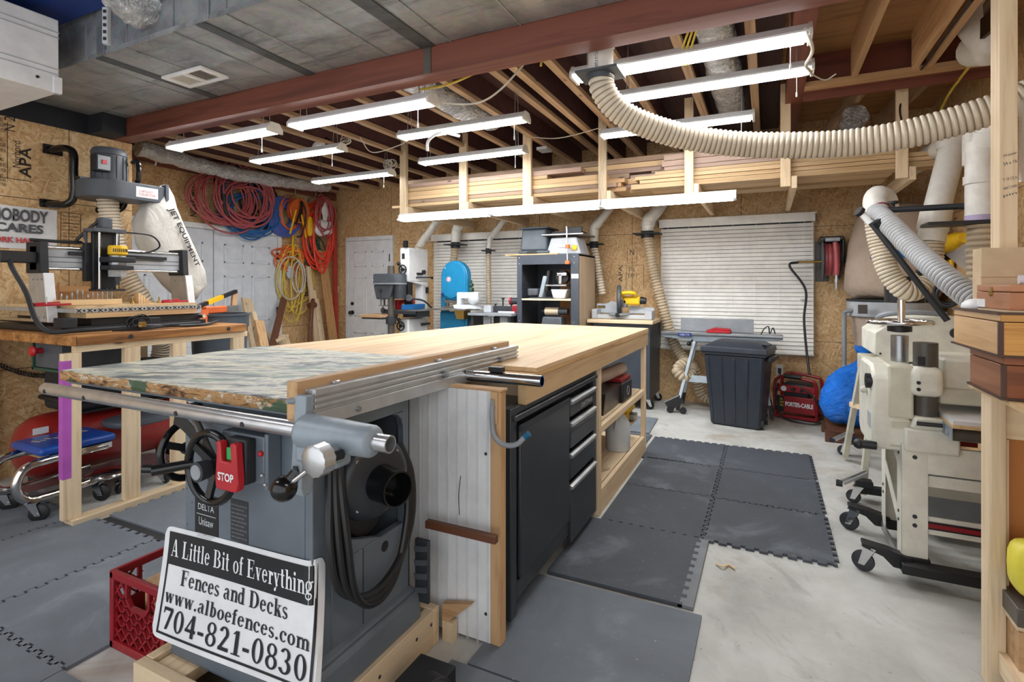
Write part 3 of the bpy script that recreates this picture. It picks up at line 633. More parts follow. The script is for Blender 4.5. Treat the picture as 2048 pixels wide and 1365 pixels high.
one(G().hose([(a.x-.05, a.y+.1, a.z+.5), (a.x-.06, a.y, a.z+.25), (a.x, a.y-.02, a.z+.07), (a.x+.02, a.y+.08, a.z+.02), (a.x+.06, a.y+.11, a.z+.1)], .105, .03, .06, 20).jit(.012, 14), 'flexible_duct', 'foil', 'crinkled foil flexible duct bulging in front of the metal duct', 'duct')
# ---------------------------------------------------------------- lights
def make_light(ch=.60):
    t = T('shop_light', 'x', 'light', (0, 0, 0), 'hanging tube lights')
    P = [(-.065, -.005), (-.065, .004), (-.03, .045), (.03, .045), (.065, .004), (.065, -.005), (.058, -.005), (.058, .002), (-.058, .002), (-.058, -.005)]
    G().prism(P, 'x', -.575, .575).obj('housing', 'white', t)
    G().prism([(-.056, -.004), (-.045, -.02), (.045, -.02), (.056, -.004)], 'x', -.56, .56).obj('tube_lens', 'lamp', t)
    for sx in (-1, 1): G().prism([(-.068, -.024), (-.068, .008), (-.034, .05), (.034, .05), (.068, .008), (.068, -.024)], 'x', sx*.575, sx*.592).obj('end_cap', 'offwhite', t, bev=.003)
    for sx in (-1, 1):
        g = G()
        for s2 in (-.03, .03): g.bar((sx*.5, s2, .045), (sx*.5, 0, ch), .004, .004)
        g.obj('hanging_chain', 'zinc', t)
    G().cyl((.5, -.04, -.02), (.5, -.04, -.14), .0022, n=6).cyl((.5, -.04, -.14), (.5, -.04, -.165), .005, n=8).obj('pull_cord', 'white', t)
    return t
L0 = make_light(); L1 = make_light(.45)
def between(a, b, Z): A, B = W(*a, Z=Z), W(*b, Z=Z); return ((A+B)/2, math.atan2(B.y-A.y, B.x-A.x))
LS = [((350, 300), (548, 266), 2.46, 'hanging tube light nearest the left wall, just behind the red beam'),
      ((572, 258), (862, 193), 2.46, 'hanging tube light behind the red beam, between the left wall and the sagging cord'),
      ((1128, 153), (1636, 72), 2.513, 'large hanging tube light behind the white vertical pipe'),
      ((527, 330), (703, 308), 2.6, 'hanging tube light in the second row near the round speaker'),
      ((808, 281), (1052, 241), 2.6, 'hanging tube light in the middle of the second row, by the foil duct'),
      ((1250, 207), (1605, 148), 2.6, 'hanging tube light right of the ribbed hose, second row'),
      ((632, 366), (784, 352), 2.6, 'farthest hanging tube light, over the cord coils'),
      ((846, 330), (1047, 304), 2.6, 'hanging tube light in front of the lumber stack, back row'),
      ((1212, 275), (1497, 238), 2.6, 'hanging tube light half hidden by the ribbed hose, back row')]
for i, (a, b, Z, lab) in enumerate(LS):
    c, r = between(a, b, Z)
    c.y = (2.70, 2.70, 2.86, 3.72, 3.66, 3.55, 4.78, 4.52, 4.36)[i]
    if i == 0: o = L0; place(o, (c.x, c.y, Z+.02), 0); o['label'] = lab
    elif i == 3: place(L1, (c.x, c.y, Z+.02), 0); L1['label'] = lab
    else: dup(L0 if i < 3 else L1, (c.x, c.y, Z+.02), 0, lab)
dup(L0, (-2.75, .2, 2.6), 0, 'added fill tube light out of view, far in front of the red beam')  # extra lamp out of view, added to brighten the left side
dup(L0, (.75, .55, 2.6), .5, 'hanging tube light over the right bench in front of the red beam')
def strip():
    t = T('strip_light', 'x', 'light', (0, 0, 0), 'strip lights along the lumber rack')
    G().prism([(-.07, -.03), (-.07, -.024), (-.025, .01), (-.025, .045), (.025, .045), (.025, .01), (.07, -.024), (.07, -.03), (.02, .0), (-.02, .0)], 'x', -.575, .575).obj('reflector', 'white', t)
    for s_ in (-.022, .022): G().cyl((-.545, s_, -.022), (.545, s_, -.022), .0165, n=14).obj('tube_lamp', 'lamp_s', t)
    for sx in (-1, 1): G().box(sx*.575, sx*.548, -.045, .045, -.035, .03).obj('lamp_holder', 'white', t, bev=.003)
    return t
s0 = strip(); x0 = W(808, 445, Y=4.87).x; x1 = W(1475, 402, Y=4.87).x; L = (x1-x0)/3
for k, lab in enumerate(('strip light under the left end of the lumber rack', 'strip light under the middle of the lumber rack, above the black cabinet', 'strip light under the lumber rack left of the right window')):
    p = (x0+L*(k+.5), 4.80, 2.105)
    if k == 0: place(s0, p); s0['label'] = lab
    else: dup(s0, p, 0, lab)
# loose cables up at the joists
def cable(name, pts, r, m, label, cat='cable', **k): return one(G().sweep(pts, r, 7, 8), name, m, label, cat, **k)
cable('hanging_cable', [W(850, 198, Z=2.5), W(880, 205, Y=2.75), W(950, 207, Y=2.75), W(1000, 180, Y=2.75), W(1062, 112, Y=2.75)], .006, 'cordw', 'white cable sagging from the second light to the beam')
cable('hanging_cable', [W(838, 180, Y=2.7), W(900, 168, Y=2.72), W(990, 130, Y=2.72), W(1075, 112, Y=2.7), W(1082, 132, Y=2.7)], .007, 'cordy', 'yellow cable running below the red beam')
cable('hanging_cable', [W(720, 275, Z=2.8), W(745, 305, Z=2.68), W(800, 290, Z=2.72), W(810, 282, Z=2.62)], .005, 'cordw', 'loose white cable left of the middle light')
cable('hanging_cable', [W(1055, 274, Y=4.848), W(1120, 276, Y=4.82), W(1207, 254, Y=4.848)], .005, 'cordw', 'white cable strung between two lumber hangers')
cable('hanging_cable', [W(1610, 55, Y=2.8), W(1625, 100, Y=2.85), W(1612, 130, Y=3.1), W(1622, 145, Y=3.3), W(1608, 150, Y=3.5)], .008, 'cordw', 'thick white cable dropping beside the red girder')
cable('hanging_cable', [W(1622, 148, Y=3.5), W(1650, 160, Y=3.6), W(1672, 148, Y=3.6)], .004, 'cordw', 'thin white wire looping right of the red girder')
cable('hanging_cable', [W(1990, 78, X=1.2), W(1950, 120, X=1.2), W(1900, 185, X=1.2), W(1880, 225, X=1.2)], .009, 'cordy', 'yellow cable running down the right wall by the pipes')
cable('hanging_cable', [W(1945, 0, Z=2.8), W(1900, 60, Z=2.8), W(1850, 130, Y=4.4), W(1815, 170, Y=4.85), W(1800, 215, Y=4.85), W(1805, 250, Y=4.85)], .007, 'black', 'dark cable draped along the bay joist')
cable('hanging_cable', [W(1205, 245, Y=4.84), W(1210, 320, Y=4.83), W(1200, 360, Y=4.83), W(1209, 415, Y=4.83)], .006, 'cordw', 'cable running down the tall lumber hanger')
g = G()
for k in range(3): g.sweep(coil(W(775, 328, Z=2.80)+Vector((.03*k, 0, 0)), (0, -1, 0), .05, .04, 3, .004, .02, k), .004, 6, 1)
one(g, 'cable_bundle', 'cordw', 'tangled bundle of white cable by the farthest light', 'cable')
one(G().sweep(coil(W(692, 283, Z=2.8), (0, -1, 0), .05, .04, 4, .004, .02, 5), .004, 6, 1), 'cable_bundle', 'cordw', 'tangled bundle of white cable above the second row', 'cable')
q = W(868, 285, Y=3.4); cable('hanging_cable', [q+Vector((.04, .3, .12)), q+Vector((0, .1, .1)), q+Vector((-.05, 0, .02)), q+Vector((-.06, 0, -.06))], .012, 'white', 'white conduit end curling below the joists')
# smoke alarm / speaker
q = W(640, 298, Z=2.78); t = T('ceiling_speaker', 'round white disc fitting on a black box between the joists', 'speaker', (q.x, q.y, q.z))
G().lathe([(.0, -.03), (.075, -.03), (.08, -.01), (.06, .02), (0, .02)], q, (.35, -.5, -.6)).obj('disc', 'white', t)
p = q+Vector((.0, .05, .06)); G().cbox(p, .14, .12, .12, .3).obj('box', 'black', t, bev=.01)
# foil ducts between the joists
def fduct(pts, r, lab):
    one(G().hose(pts, r, .04, .05, 18).jit(.014, 11), 'foil_duct', 'foil', lab, 'duct', ang=80)
fduct([(-2.35, 2.75, 2.9), (-2.33, 3.3, 2.86), (-2.32, 4.1, 2.86), (-2.33, 4.45, 2.93)], .10, 'foil duct bulging between joists above the middle light')
fduct([(-.29, 2.66, 2.95), (-.29, 3.4, 2.93), (-.29, 4.2, 2.93), (-.29, 5.2, 2.95)], .115, 'foil duct running back behind the large light on the right')
fduct([W(1712, 230, Y=5.1), W(1700, 260, Y=5.3), W(1690, 300, Y=5.6)], .09, 'dark foil duct beyond the red header')
g = G()
for k in range(3): g.sweep([W(1403-6*k, 28+4*k, Y=2.7), W(1390-8*k, 70, Y=2.75), W(1372-9*k, 130, Y=2.9)], .006, 6, 5)
one(g, 'yellow_cables', 'cordy', 'yellow cables lying along the foil duct behind the beam', 'cable')
one(G().hose([W(275, 296, X=-5.75), W(340, 314, X=-5.75), W(420, 336, X=-5.8), W(520, 356, X=-5.85), W(655, 374, X=-5.95)], .085, .05, .05, 16).jit(.02, 9), 'insulated_duct', 'foil', 'silver insulated duct sagging along the top of the far left wall', 'duct')
one(G().box(*sorted((W(1100, 293, Y=5.3).x, W(1080, 293, Y=5.3).x)), 5.2, 5.36, 2.80, 2.83), 'smoke_alarm', 'white', 'white flat junction cover on a joist near the wall', 'junction box')
# ---------------------------------------------------------------- lumber rack
PX = [(808, 313), (927, 300), (1055, 278), (1207, 255), (1380, 235), (1573, 200), (1806, 180)]
HX = [W(px, py, Y=4.87).x for px, py in PX]
for k, x in enumerate(HX):
    t = T('rack_hanger', ('first', 'second', 'third', 'fourth', 'fifth', 'sixth', 'seventh')[k]+' pale wooden hanger of the lumber rack, counted from the single door side', 'lumber rack', (x, 4.87, 2.1), 'lumber rack hangers')
    G().box(x-.045, x+.045 if k < 3 else x+.03, 4.85, 4.888, 2.125 if k < 5 else 2.16, 3.0).obj('upright', MT['pine'][2], t, bev=.002)
    G().bar((x+.055, 4.84, 2.19), (x+.055, 6.42, 2.19), .04, .10).obj('arm', MT['pine'][1], t, bev=.002)
rn = random.Random(3)
ORD = ('lowest', 'second lowest', 'third from below', 'fourth from below', 'fifth from below', 'sixth from below', 'seventh from below', 'top')
def board(x0, x1, y0, y1, z0, z1, m, lab, rz=0, grp='boards on the lumber rack', nm='lumber_board'):
    c = Vector(((x0+x1)/2, (y0+y1)/2, (z0+z1)/2)); g = G().cbox((0, 0, 0), x1-x0, y1-y0, z1-z0, 0); o = g.obj(nm, m, None, bev=.0015)
    o.location = c; o.rotation_euler = (0, 0, rz); return tag(o, lab, 'board', grp)
z = 2.245; xl = HX[0]-.02
st = [(.035, 'tan_x', HX[3]-.05), (.038, 'grey_x', HX[2]+.9), (.038, 'tan_x', HX[2]+.75), (.05, 'tan_x', HX[2]+.8), (.038, 'tan_x', HX[2]+.2), (.045, 'cedar', HX[2]+.55)]
for i, (h, m, xe) in enumerate(st):
    board(xl+rn.uniform(-.01, .02), xe, 4.90+rn.uniform(0, .012), 5.05, z, z+h, m, '%s board at the front of the left lumber stack, %s' % ({'tan_x': 'tan', 'grey_x': 'weathered grey', 'cedar': 'pale pink-tan'}[m], ORD[i] if i < 5 else 'topmost')); z += h+.003
z = 2.245
for i, (h, m, xe) in enumerate([(.04, 'tan_x', -1.0), (.04, 'cedar', -1.05), (.05, 'tan_x', -.85), (.05, 'grey_x', -1.2), (.04, 'cedar', -.9), (.05, 'tan_x', -.55), (.05, 'grey_x', -.5)]):
    board(xl-.1, xe, 5.09, 5.27, z, z+h, m, 'board in the second row of the left lumber stack, %s' % (ORD[i] if i < 6 else 'topmost'), rn.uniform(-.008, .008)); z += h+.004
xr0 = W(1262, 400, Y=4.92).x; z = 2.245
st = [(.045, 'tan_x', 0, 1.2), (.03, 'tan_x', .08, 1.2), (.032, 'tan_x', .04, 1.15), (.03, 'tan_x', .22, .95), (.032, 'cedar', .3, .8), (.05, 'cedar', .28, .3), (.05, 'cedar', .3, .15)]
for i, (h, m, dx, xe) in enumerate(st):
    board(xr0+dx, xe, 4.91+rn.uniform(0, .015), 5.07, z, z+h, m, '%s board in the right lumber stack, %s' % ('tan' if m == 'tan_x' else 'greyish pink', ORD[i] if i < 6 else 'topmost')); z += h+.003
z = 2.25
for i, (h, m, dx, xe) in enumerate([(.05, 'tan_x', -.1, .9), (.05, 'grey_x', -.2, .8), (.06, 'cedar', -.05, .9), (.05, 'cedar', .15, .7), (.05, 'cedar', .35, .55), (.045, 'cedar', .4, .6)]):
    board(xr0+dx, xe, 5.11, 5.30, z, z+h, m, 'board in the second row of the right lumber stack, %s' % (ORD[i] if i < 5 else 'topmost'), rn.uniform(-.01, .01)); z += h+.004
z = 2.245
for i in range(4):
    board(-3.4+.1*i, .9-.1*i, 5.4, 5.6, z, z+.05, ('tan_x', 'grey_x', 'cedar', 'tan_x')[i], 'board deep in the lumber rack behind both stacks, %s' % ORD[i]); z += .054
for i, (px, py) in enumerate(((1235, 395), (1228, 404), (1238, 413))):
    q = W(px, py, Y=5.0); board(q.x-.12, q.x+.08, 4.95, 5.1, 2.245+.042*(2-i), 2.245+.042*(2-i)+.038, 'fir' if 0 else MT['fir'][0], 'short offcut between the two lumber stacks, %s of three' % ('top', 'middle', 'bottom')[i])
board(HX[0]-.16, HX[0]-.045, 4.86, 4.90, 2.235, 2.26, 'tan_x', 'short stub of board sticking out left of the first hanger')
# ---------------------------------------------------------------- left side: wall dust collector
V = Vector
cx, cy = -4.50, 2.29
t = T('wall_dust_collector', 'grey wall-mounted dust collector with black bracket and hanging cloth bag', 'dust collector', (-4.81, cy, 2.0))
g = G().lathe([(.108, 2.13), (.108, 2.33), (.114, 2.335), (.114, 2.36), (.1, 2.385), (.04, 2.39)], (cx, cy, 0), n=28)
g.obj('motor', 'dgrey', t)
g = G()
for k in range(14):
    a = 2*PI*k/14; g.cbox((cx+.109*math.cos(a), cy+.109*math.sin(a), 2.24), .010, .008, .17, a)
g.obj('motor_fins', 'dgrey', t)
poly = [(cx+.2*math.cos(a), cy+.2*math.sin(a)) for a in [PI/2+.35+(2*PI-PI/2-.35)*k/22 for k in range(23)]]
poly += [(cx+.2, cy+.30), (cx+.02, cy+.30)]
G().prism(poly, 'z', 2.0, 2.13).obj('fan_housing', 'dgrey', t, bev=.006)
G().box(cx+.0, cx+.22, cy+.29, cy+.315, 1.985, 2.15).obj('outlet_flange', 'dgrey', t, bev=.004)
G().box(cx+.2005, cx+.202, cy+.08, cy+.24, 2.025, 2.105).obj('data_label', 'paper', t)
text('1 HP DUST\nCOLLECTOR', 'inkred', t, (cx+.2025, cy+.10, 2.04), (0, 1, 0), (0, 0, 1), .12, .04)
G().box(cx+.05, cx+.13, cy-.15, cy-.05, 2.19, 2.31).obj('switch_box', 'blackm', t, bev=.004)
G().box(cx+.13, cx+.135, cy-.14, cy-.06, 2.2, 2.3).obj('switch_plate', 'grey', t); G().box(cx+.135, cx+.143, cy-.115, cy-.085, 2.24, 2.27).obj('switch_button', 'red', t)
for dy in (-.18, .16):
    g = G().sweep([(XN+.0, cy+dy-.06, 2.36), (XN+.12, cy+dy-.02, 2.37), (XN+.2, cy+dy, 2.33), (XN+.21, cy+dy, 2.2), (XN+.21, cy+dy, 2.02), (XN+.17, cy+dy-.03, 1.95), (XN+.0, cy+dy-.08, 1.955)], .026, 10, 6)
    g.obj('bracket_tube', 'blackg', t)
G().box(XN, XN+.012, cy-.30, cy-.18, 1.93, 1.99).box(XN, XN+.012, cy-.28, cy-.16, 2.33, 2.4).box(XN+.2, cx, cy-.19, cy+.19, 2.135, 2.15).obj('mounting_plate', 'blackg', t)
G().sweep([(cx+.14, cy+.12, 2.14), (cx+.16, cy+.12, 2.17), (cx+.16, cy+.12, 2.27), (cx+.12, cy+.13, 2.31), (cx+.05, cy+.14, 2.31)], .018, 8, 6).obj('carry_handle', 'blackg', t)
G().hose([(cx-.02, cy+.0, 2.01), (cx-.02, cy+.02, 1.85), W(228, 480, X=-4.5), W(250, 545, X=-4.48), W(290, 610, X=-4.45), W(322, 680, X=-4.6), W(318, 722, X=-4.65)], .07, .026, .09, 20).obj('suction_hose', 'hosec', t, mat2='hosegroove')
# bag: soft sack drooping from the outlet
g = G(); R = []
for z, w, dp, oy in ((2.12, .06, .07, .0), (2.07, .09, .09, .0), (1.98, .13, .12, -.02), (1.85, .17, .15, -.03), (1.65, .19, .16, .03), (1.45, .19, .16, .13), (1.33, .16, .14, .19), (1.26, .11, .09, .2), (1.245, .04, .03, .2)):
    R.append([V((cx+.10+dp*math.cos(a)*(1+.10*math.sin(3*a+z*7)), cy+.33+oy+w*math.sin(a)*(1+.09*math.cos(4*a+z*5)), z+.03*math.sin(a*2+z*4))) for a in [2*PI*k/28 for k in range(28)]])
g.rings(R); bagL = g.jit(.015, 7).obj('dust_bag', 'fabric', t, ang=60)
o = text('JET EQUIPMENT', 'ink', bagL, (0, cy+.27, 1.95), (0, .46, -1), (0, 1, .40), .5, .07, 'bag_lettering', bold=.03)
BR = ((2.12, .06, .07, .0), (2.07, .09, .09, .0), (1.98, .13, .12, -.02), (1.85, .17, .15, -.03), (1.65, .19, .16, .03), (1.45, .19, .16, .13), (1.33, .16, .14, .19))
for v in o.data.vertices:
    p = v.co + wm(t).translation
    for r0, r1 in zip(BR, BR[1:]):
        if r1[0] <= p.z <= r0[0]: f = (r0[0]-p.z)/(r0[0]-r1[0]); w_, d_, o_ = [r0[i]+(r1[i]-r0[i])*f for i in (1, 2, 3)]; break
    k = min(1, abs((p.y-(cy+.33+o_))/(w_*1.07))); v.co.x = cx+.10+d_*1.12*math.sqrt(1-k*k)+.012-wm(t).translation.x
# cloth banner
y1 = W(112, 405, X=XN).y; y0 = W(-52, 450, X=XN).y; zt, zb_ = 1.915, 1.615
t = T('wall_banner', 'crinkled grey banner reading NOBODY CARES WORK HARDER on the strand board', 'banner', (XN, y0, zb_))
g = G(); n = 24
for i in range(n):
    for j in range(8): g.poly([(XN+.012+.006*math.sin(a*9+b*5)*math.cos(b*7), y0+(y1-y0)*a, zb_+(zt-zb_)*b) for a, b in ((i/n, j/8), ((i+1)/n, j/8), ((i+1)/n, (j+1)/8), (i/n, (j+1)/8))])
bmesh.ops.remove_doubles(g.bm, verts=g.bm.verts[:], dist=.0005); g.obj('banner_sheet', 'paper', t)
hgt = zt-zb_; Wd = y1-y0
for s_, z0, h, a, b, m in (('NOBODY', .64, .30, -22, 94, 'inkgrey'), ('CARES', .38, .215, -14, 84, 'inkgrey'), ('WORK HARDER', .13, .135, -36, 96, 'inkred')):
    ya, yb = W(a, 450, X=XN).y, W(b, 450, X=XN).y
    text(s_, m, t, (XN+.02, ya, zb_+z0*hgt), (0, 1, 0), (0, 0, 1), yb-ya, h*hgt, 'banner_lettering', bold=.035)
# ---- coils on the far left wall
XC = XL+.07
def wall_hook(px, py, lab, m='black', h=.14):
    q = W(px, py, X=XL); t = T('wall_hook', lab, 'hook', (XL, q.y, q.z))
    G().sweep([(XL, q.y, q.z-.0), (XL+.12, q.y, q.z+.02), (XL+.16, q.y, q.z+.06), (XL+.15, q.y, q.z+h)], .008, 8, 6).obj('arm', m, t); G().box(XL, XL+.01, q.y-.02, q.y+.02, q.z-.05, q.z+.05).obj('plate', m, t)
def C(px, py, ru, rv, turns, r, m, lab, jit=.03, seed=1, X=XC, nm='hose_coil', cat='hose'):
    return one(G().sweep(coil(W(px, py, X=X), (1, 0, 0), ru, rv, turns, r, jit, seed), r, 7, 1), nm, m, lab, cat)
C(452, 397, .38, .31, 10, .011, 'hosered', 'coil of dusty red air hose, upper left of the hung coils', .09, 3, XC+.06)
C(495, 398, .40, .33, 10, .012, 'hosered', 'second coil of dusty red air hose, overlapping the blue coil', .10, 11, XC+.1)
C(503, 420, .37, .34, 12, .011, 'hoseblue', 'coil of bright blue hose hanging over the double doors', .11, 5, XC+.02)
C(530, 404, .24, .30, 10, .014, 'black', 'coil of thick black cord behind the red hoses', .08, 7, XC-.01, 'cord_coil', 'cord')
q = W(567, 434, X=XC); one(G().lathe([(.12, -.03), (.29, -.03), (.29, .03), (.12, .03), (.12, -.03)], q, (1, 0, 0), 36, False), 'tubing_coil', 'purple', 'flat shiny coil of blue-violet tubing left of the orange reel', 'tubing')
q = W(597, 422, X=XC+.10); t = T('cord_reel', 'orange cord reel hanging beside the blue-violet tubing', 'reel', tuple(q))
G().lathe([(.02, -.04), (.17, -.04), (.18, -.03), (.18, -.02), (.1, -.02), (.1, .02), (.18, .02), (.18, .03), (.17, .04), (.02, .04)], q, (1, 0, 0), 32).obj('spool', 'orange', t)
G().sweep(coil(q+V((-.05, -.1, -.05)), (1, 0, 0), .15, .22, 4, .009, .02, 4), .009, 6, 1).obj('cord', 'orange', t)
G().bar(q+V((.06, 0, .14)), q+V((.06, 0, -.16)), .03, .02).obj('handle', 'black', t)
one(G().bar(W(606, 405, X=XC+.2), W(592, 450, X=XC+.2), .03, .012, (1, 0, 0)).sweep([W(606, 405, X=XC+.2), W(612, 430, X=XC+.2), W(604, 470, X=XC+.2), W(594, 474, X=XC+.2)], .012, 6, 5), 'bungee_strap', 'black', 'black and blue strap hanging over the orange reel', 'strap')
for a, b, l in (((592, 420), (580, 468), 'yellow strap hanging left of the orange reel hub'), ((603, 430), (612, 476), 'yellow strap hanging right of the orange reel hub')):
    one(G().bar(W(*a, X=XC+.24), W(*b, X=XC+.12), .02, .014, (1, 0, 0)), 'yellow_strap', 'yellow', l, 'strap')
C(641, 470, .25, .45, 9, .017, 'hoseorange', 'tall coil of bright orange-red hose in the corner', .09, 8, XC+.06)
C(650, 432, .16, .27, 6, .009, 'hosered', 'thin red hose coil over the white bag', .06, 18, XC+.16)
q = W(642, 440, X=XC+.12)
one(G().sph(q+V((0, .05, -.12)), (.04, .17, .12), 18, 10, .7).sph(q+V((0, .08, .12)), (.03, .06, .17), 12, 8).jit(.03, 9), 'plastic_bag', 'white', 'white plastic bag hanging inside the orange-red hose coil', 'bag')
one(G().sph(q+V((-.02, -.2, -.12)), (.03, .05, .15), 14, 8, .7), 'yellow_bundle', 'yellow', 'yellow packet behind the white plastic bag', 'packet')
C(583, 516, .22, .12, 12, .009, 'orange', 'bundle of orange extension cord tied with a yellow loop', .08, 21, XC, 'cord_coil', 'cord')
C(586, 575, .16, .45, 7, .008, 'cordy', 'long pale yellow cord loops below the orange bundle', .13, 22, XC, 'cord_coil', 'cord')
C(590, 545, .14, .22, 3, .010, 'cordw', 'white cord loops below the orange bundle', .1, 23, XC+.04, 'cord_coil', 'cord')
C(630, 515, .12, .16, 6, .010, 'dgreen', 'green cord coil below the orange-red hose', .09, 24, XC, 'cord_coil', 'cord')
one(G().sweep([W(586, 470, X=XC), W(585, 500, X=XC+.02), W(588, 522, X=XC+.02)], .014, 6, 5), 'hanging_loop', 'yellow', 'yellow loop tying up the orange extension cord', 'strap')
one(G().sph(W(580, 545, X=XC), (.03, .07, .1), 10, 8), 'bulb_packet', 'lgrey', 'small clear packet among the green cords', 'packet')
for px, py, lab, m in ((430, 362, 'black hook above the red hose coil', 'black'), (505, 368, 'black hook above the black cord coil', 'black'), (575, 395, 'bare metal hook above the violet tubing', 'zinc'), (616, 398, 'bare metal hook beside the orange reel', 'zinc'), (645, 412, 'metal hook over the white bag', 'zinc')): wall_hook(px, py, lab, m)
q = W(455, 415, X=XC+.11); one(G().sweep([q+V((0, -.06, .16)), q+V((0, -.04, -.03)), q+V((0, 0, -.1))], .028, 8, 4).cyl(q+V((0, -.06, .16)), q+V((0, -.06, .32)), .008), 'hose_sleeve', 'blackm', 'black sleeve with steel snap gathering the red hoses', 'sleeve')
q = W(298, 318, X=XL); one(G().sweep([W(268, 318, X=XL+.02), W(311, 330, X=-5.9), W(313, 318, X=-5.9)], .011, 6, 1), 'wall_bracket', 'zinc', 'thin metal bracket arm high on the far left wall', 'bracket')
# ---- lumber leaning in the far left corner
def lean(a, b, w, d, m, lab, up=(1, 0, 0), nm='leaning_board'):
    a, b = V(a), V(b)
    if a.z > .05 and b.z > a.z+.1: a = a+(a-b)*(a.z/(b.z-a.z))
    return one(G().bar(a, b, w, d, up), nm, m, lab, 'board', bev=.002)
P_ = MT['pine'][2]
lean(W(668, 415, X=-6.17), V((-6.12, W(668, 415, X=-6.17).y, .0)), .06, .05, MT['red'] if 0 else M('red_paint', '#b5402f', .5), 'tall red post standing in the far left corner', nm='corner_post')
for a, y0, h, w, m, l in ((635, 6.12, 1.64, .07, P_, 'pale board leaning in the corner, left of the wide dark board'), (646, 6.2, 1.28, .05, P_, 'shorter pale stick leaning next to the tall board in the corner'), (651, 6.24, 1.15, .08, P_, 'short wide pale board at the foot of the corner stack')):
    q = W(a, 660, X=-6.0); lean(V((-5.95, q.y, 0)), V((-6.2, q.y+.01, h)), w, .03, m, l)
lean(V((-5.9, W(668, 660, X=-6).y-.02, 0)), V((-6.22, W(645, 500, X=-6.2).y, 1.9)), .16, .02, wood('oak_sheet', '#b98b58', '#93683c', 2), 'wide tan panel leaning behind the pale boards in the corner')
q = W(622, 640, X=-5.95); one(G().sweep([V((-5.95, q.y-.06, 0)), W(622, 640, X=-5.95), W(626, 600, X=-6.1)], .03, 10, 2).cyl(W(618, 612, X=-6.1), W(630, 610, X=-6.1), .045), 'pipe_clamp', 'walnut', 'dark brown pipe with a chrome end leaning near the corner', 'pipe')
lean(V((-5.8, W(540, 690, X=-5.8).y, .45)), W(568, 598, X=-6.15), .10, .03, 'walnut', 'dark brown plank leaning beside the double doors')
lean(V((-5.6, W(520, 720, X=-5.6).y, .3)), W(493, 598, X=-6.1), .15, .035, P_, 'wide pale board leaning against the double doors')
lean(V((-5.3, W(532, 720, X=-5.3).y, .3)), W(505, 625, X=-5.7), .06, .06, MT['pine'][2], 'narrow pale stud leaning right of the wide board')
lean(V((-5.2, W(540, 730, X=-5.2).y, .3)), W(517, 642, X=-5.5), .12, .04, MT['fir'][2], 'tan offcut leaning in front of the other boards')
lean(W(548, 682, X=-5.9), W(572, 672, X=-6.0), .08, .04, MT['pine'][0], 'short offcut lying in the scrap pile by the wall', (0, 0, 1))
for k, (px, py) in enumerate(((560, 668), (575, 672), (583, 678), (592, 680))):
    q = W(px, py, X=-5.95); one(G().bar(V((-5.8-.02*k, q.y, 0)), V((-6.2, q.y+.05, q.z)), .07, .03, (1, 0, 0)), 'scrap_board', MT['pine'][2], '%s of four pale scraps standing by the wall right of the dark plank' % ('first', 'second', 'third', 'last')[k], 'board', 'wood scraps by the wall')
# ---------------------------------------------------------------- router bench
BX0, BX1, BY0, BY1, BZ = -4.78, -3.50, 1.62, 2.70, 1.067
t = T('router_bench', 'bench of pale studs with a thick worn brown top carrying the router table', 'workbench', ((BX0+BX1)/2, (BY0+BY1)/2, 0))
G().box(BX0, BX1, BY0, BY1, BZ-.056, BZ).obj('top', 'oldtop', t, bev=.006)
G().box(BX0, BX1, BY0-.028, BY0-.001, BZ-.056, BZ-.002).obj('front_rail', 'oldtop', t, bev=.005)
for y in (BY0+.28, BY0+.93): G().pipe((BX1-.01, y, BZ-.028), (BX1+.002, y, BZ-.028), .014, .004).cyl((BX1-.01, y, BZ-.028), (BX1+.001, y, BZ-.028), .009).obj('bolt', 'iron', t)
G().box(BX1-.06, BX1-.02, BY0, BY1+.02, BZ-.096, BZ-.057).obj('side_rail', MT['pine'][1], t, bev=.002)
G().box(BX1-.07, BX1+.02, BY0-.03, BY1+.3, 0, .038).obj('bottom_plate', MT['pine'][1], t, bev=.002)
ys = [W(145, 900, X=BX1-.02).y, W(266, 880, X=BX1-.02).y, W(360, 860, X=BX1-.02).y, BY1-.05]
for k, y in enumerate(ys):
    lg = G().box(BX1-.06, BX1-.02, y-.045, y+.045, .038, BZ-.096).obj('leg', MT['pine'][2], t, bev=.003)
    if k == 0: G().box(BX1-.063, BX1-.0195, y-.0465, y-.0452, .27, .93).box(BX1-.0198, BX1-.0190, y-.0465, y-.005, .27, .93).obj('paint_stripe', 'magenta', lg)
for y in (BY0+.05, BY1-.05): G().box(BX0+.02, BX0+.06, y-.045, y+.045, 0, BZ-.056).obj('leg', MT['pine'][2], t, bev=.003)
# electronics box under the top
q = W(80, 702, Y=BY0+.02)
t = T('control_box', 'dark control box with a red stop button under the brown bench top', 'control box', (q.x, BY0+.2, .86))
G().box(q.x-.08, q.x+.22, BY0+.03, BY0+.4, .855, 1.01).obj('case', 'dgrey', t, bev=.004)
G().box(q.x-.1, q.x-.082, BY0+.02, BY0+.42, .84, 1.01).box(q.x-.1, q.x+.25, BY0+.02, BY0+.42, .838, .853).obj('bracket', 'dgreen', t)
G().cyl((q.x-.0, BY0+.03, q.z), (q.x-.0, BY0+.0, q.z), .016).lathe([(.012, 0), (.03, .012), (.032, .022), (.024, .034), (0, .036)], (q.x, BY0+.005, q.z), (0, -1, 0)).obj('stop_button', 'red', t)
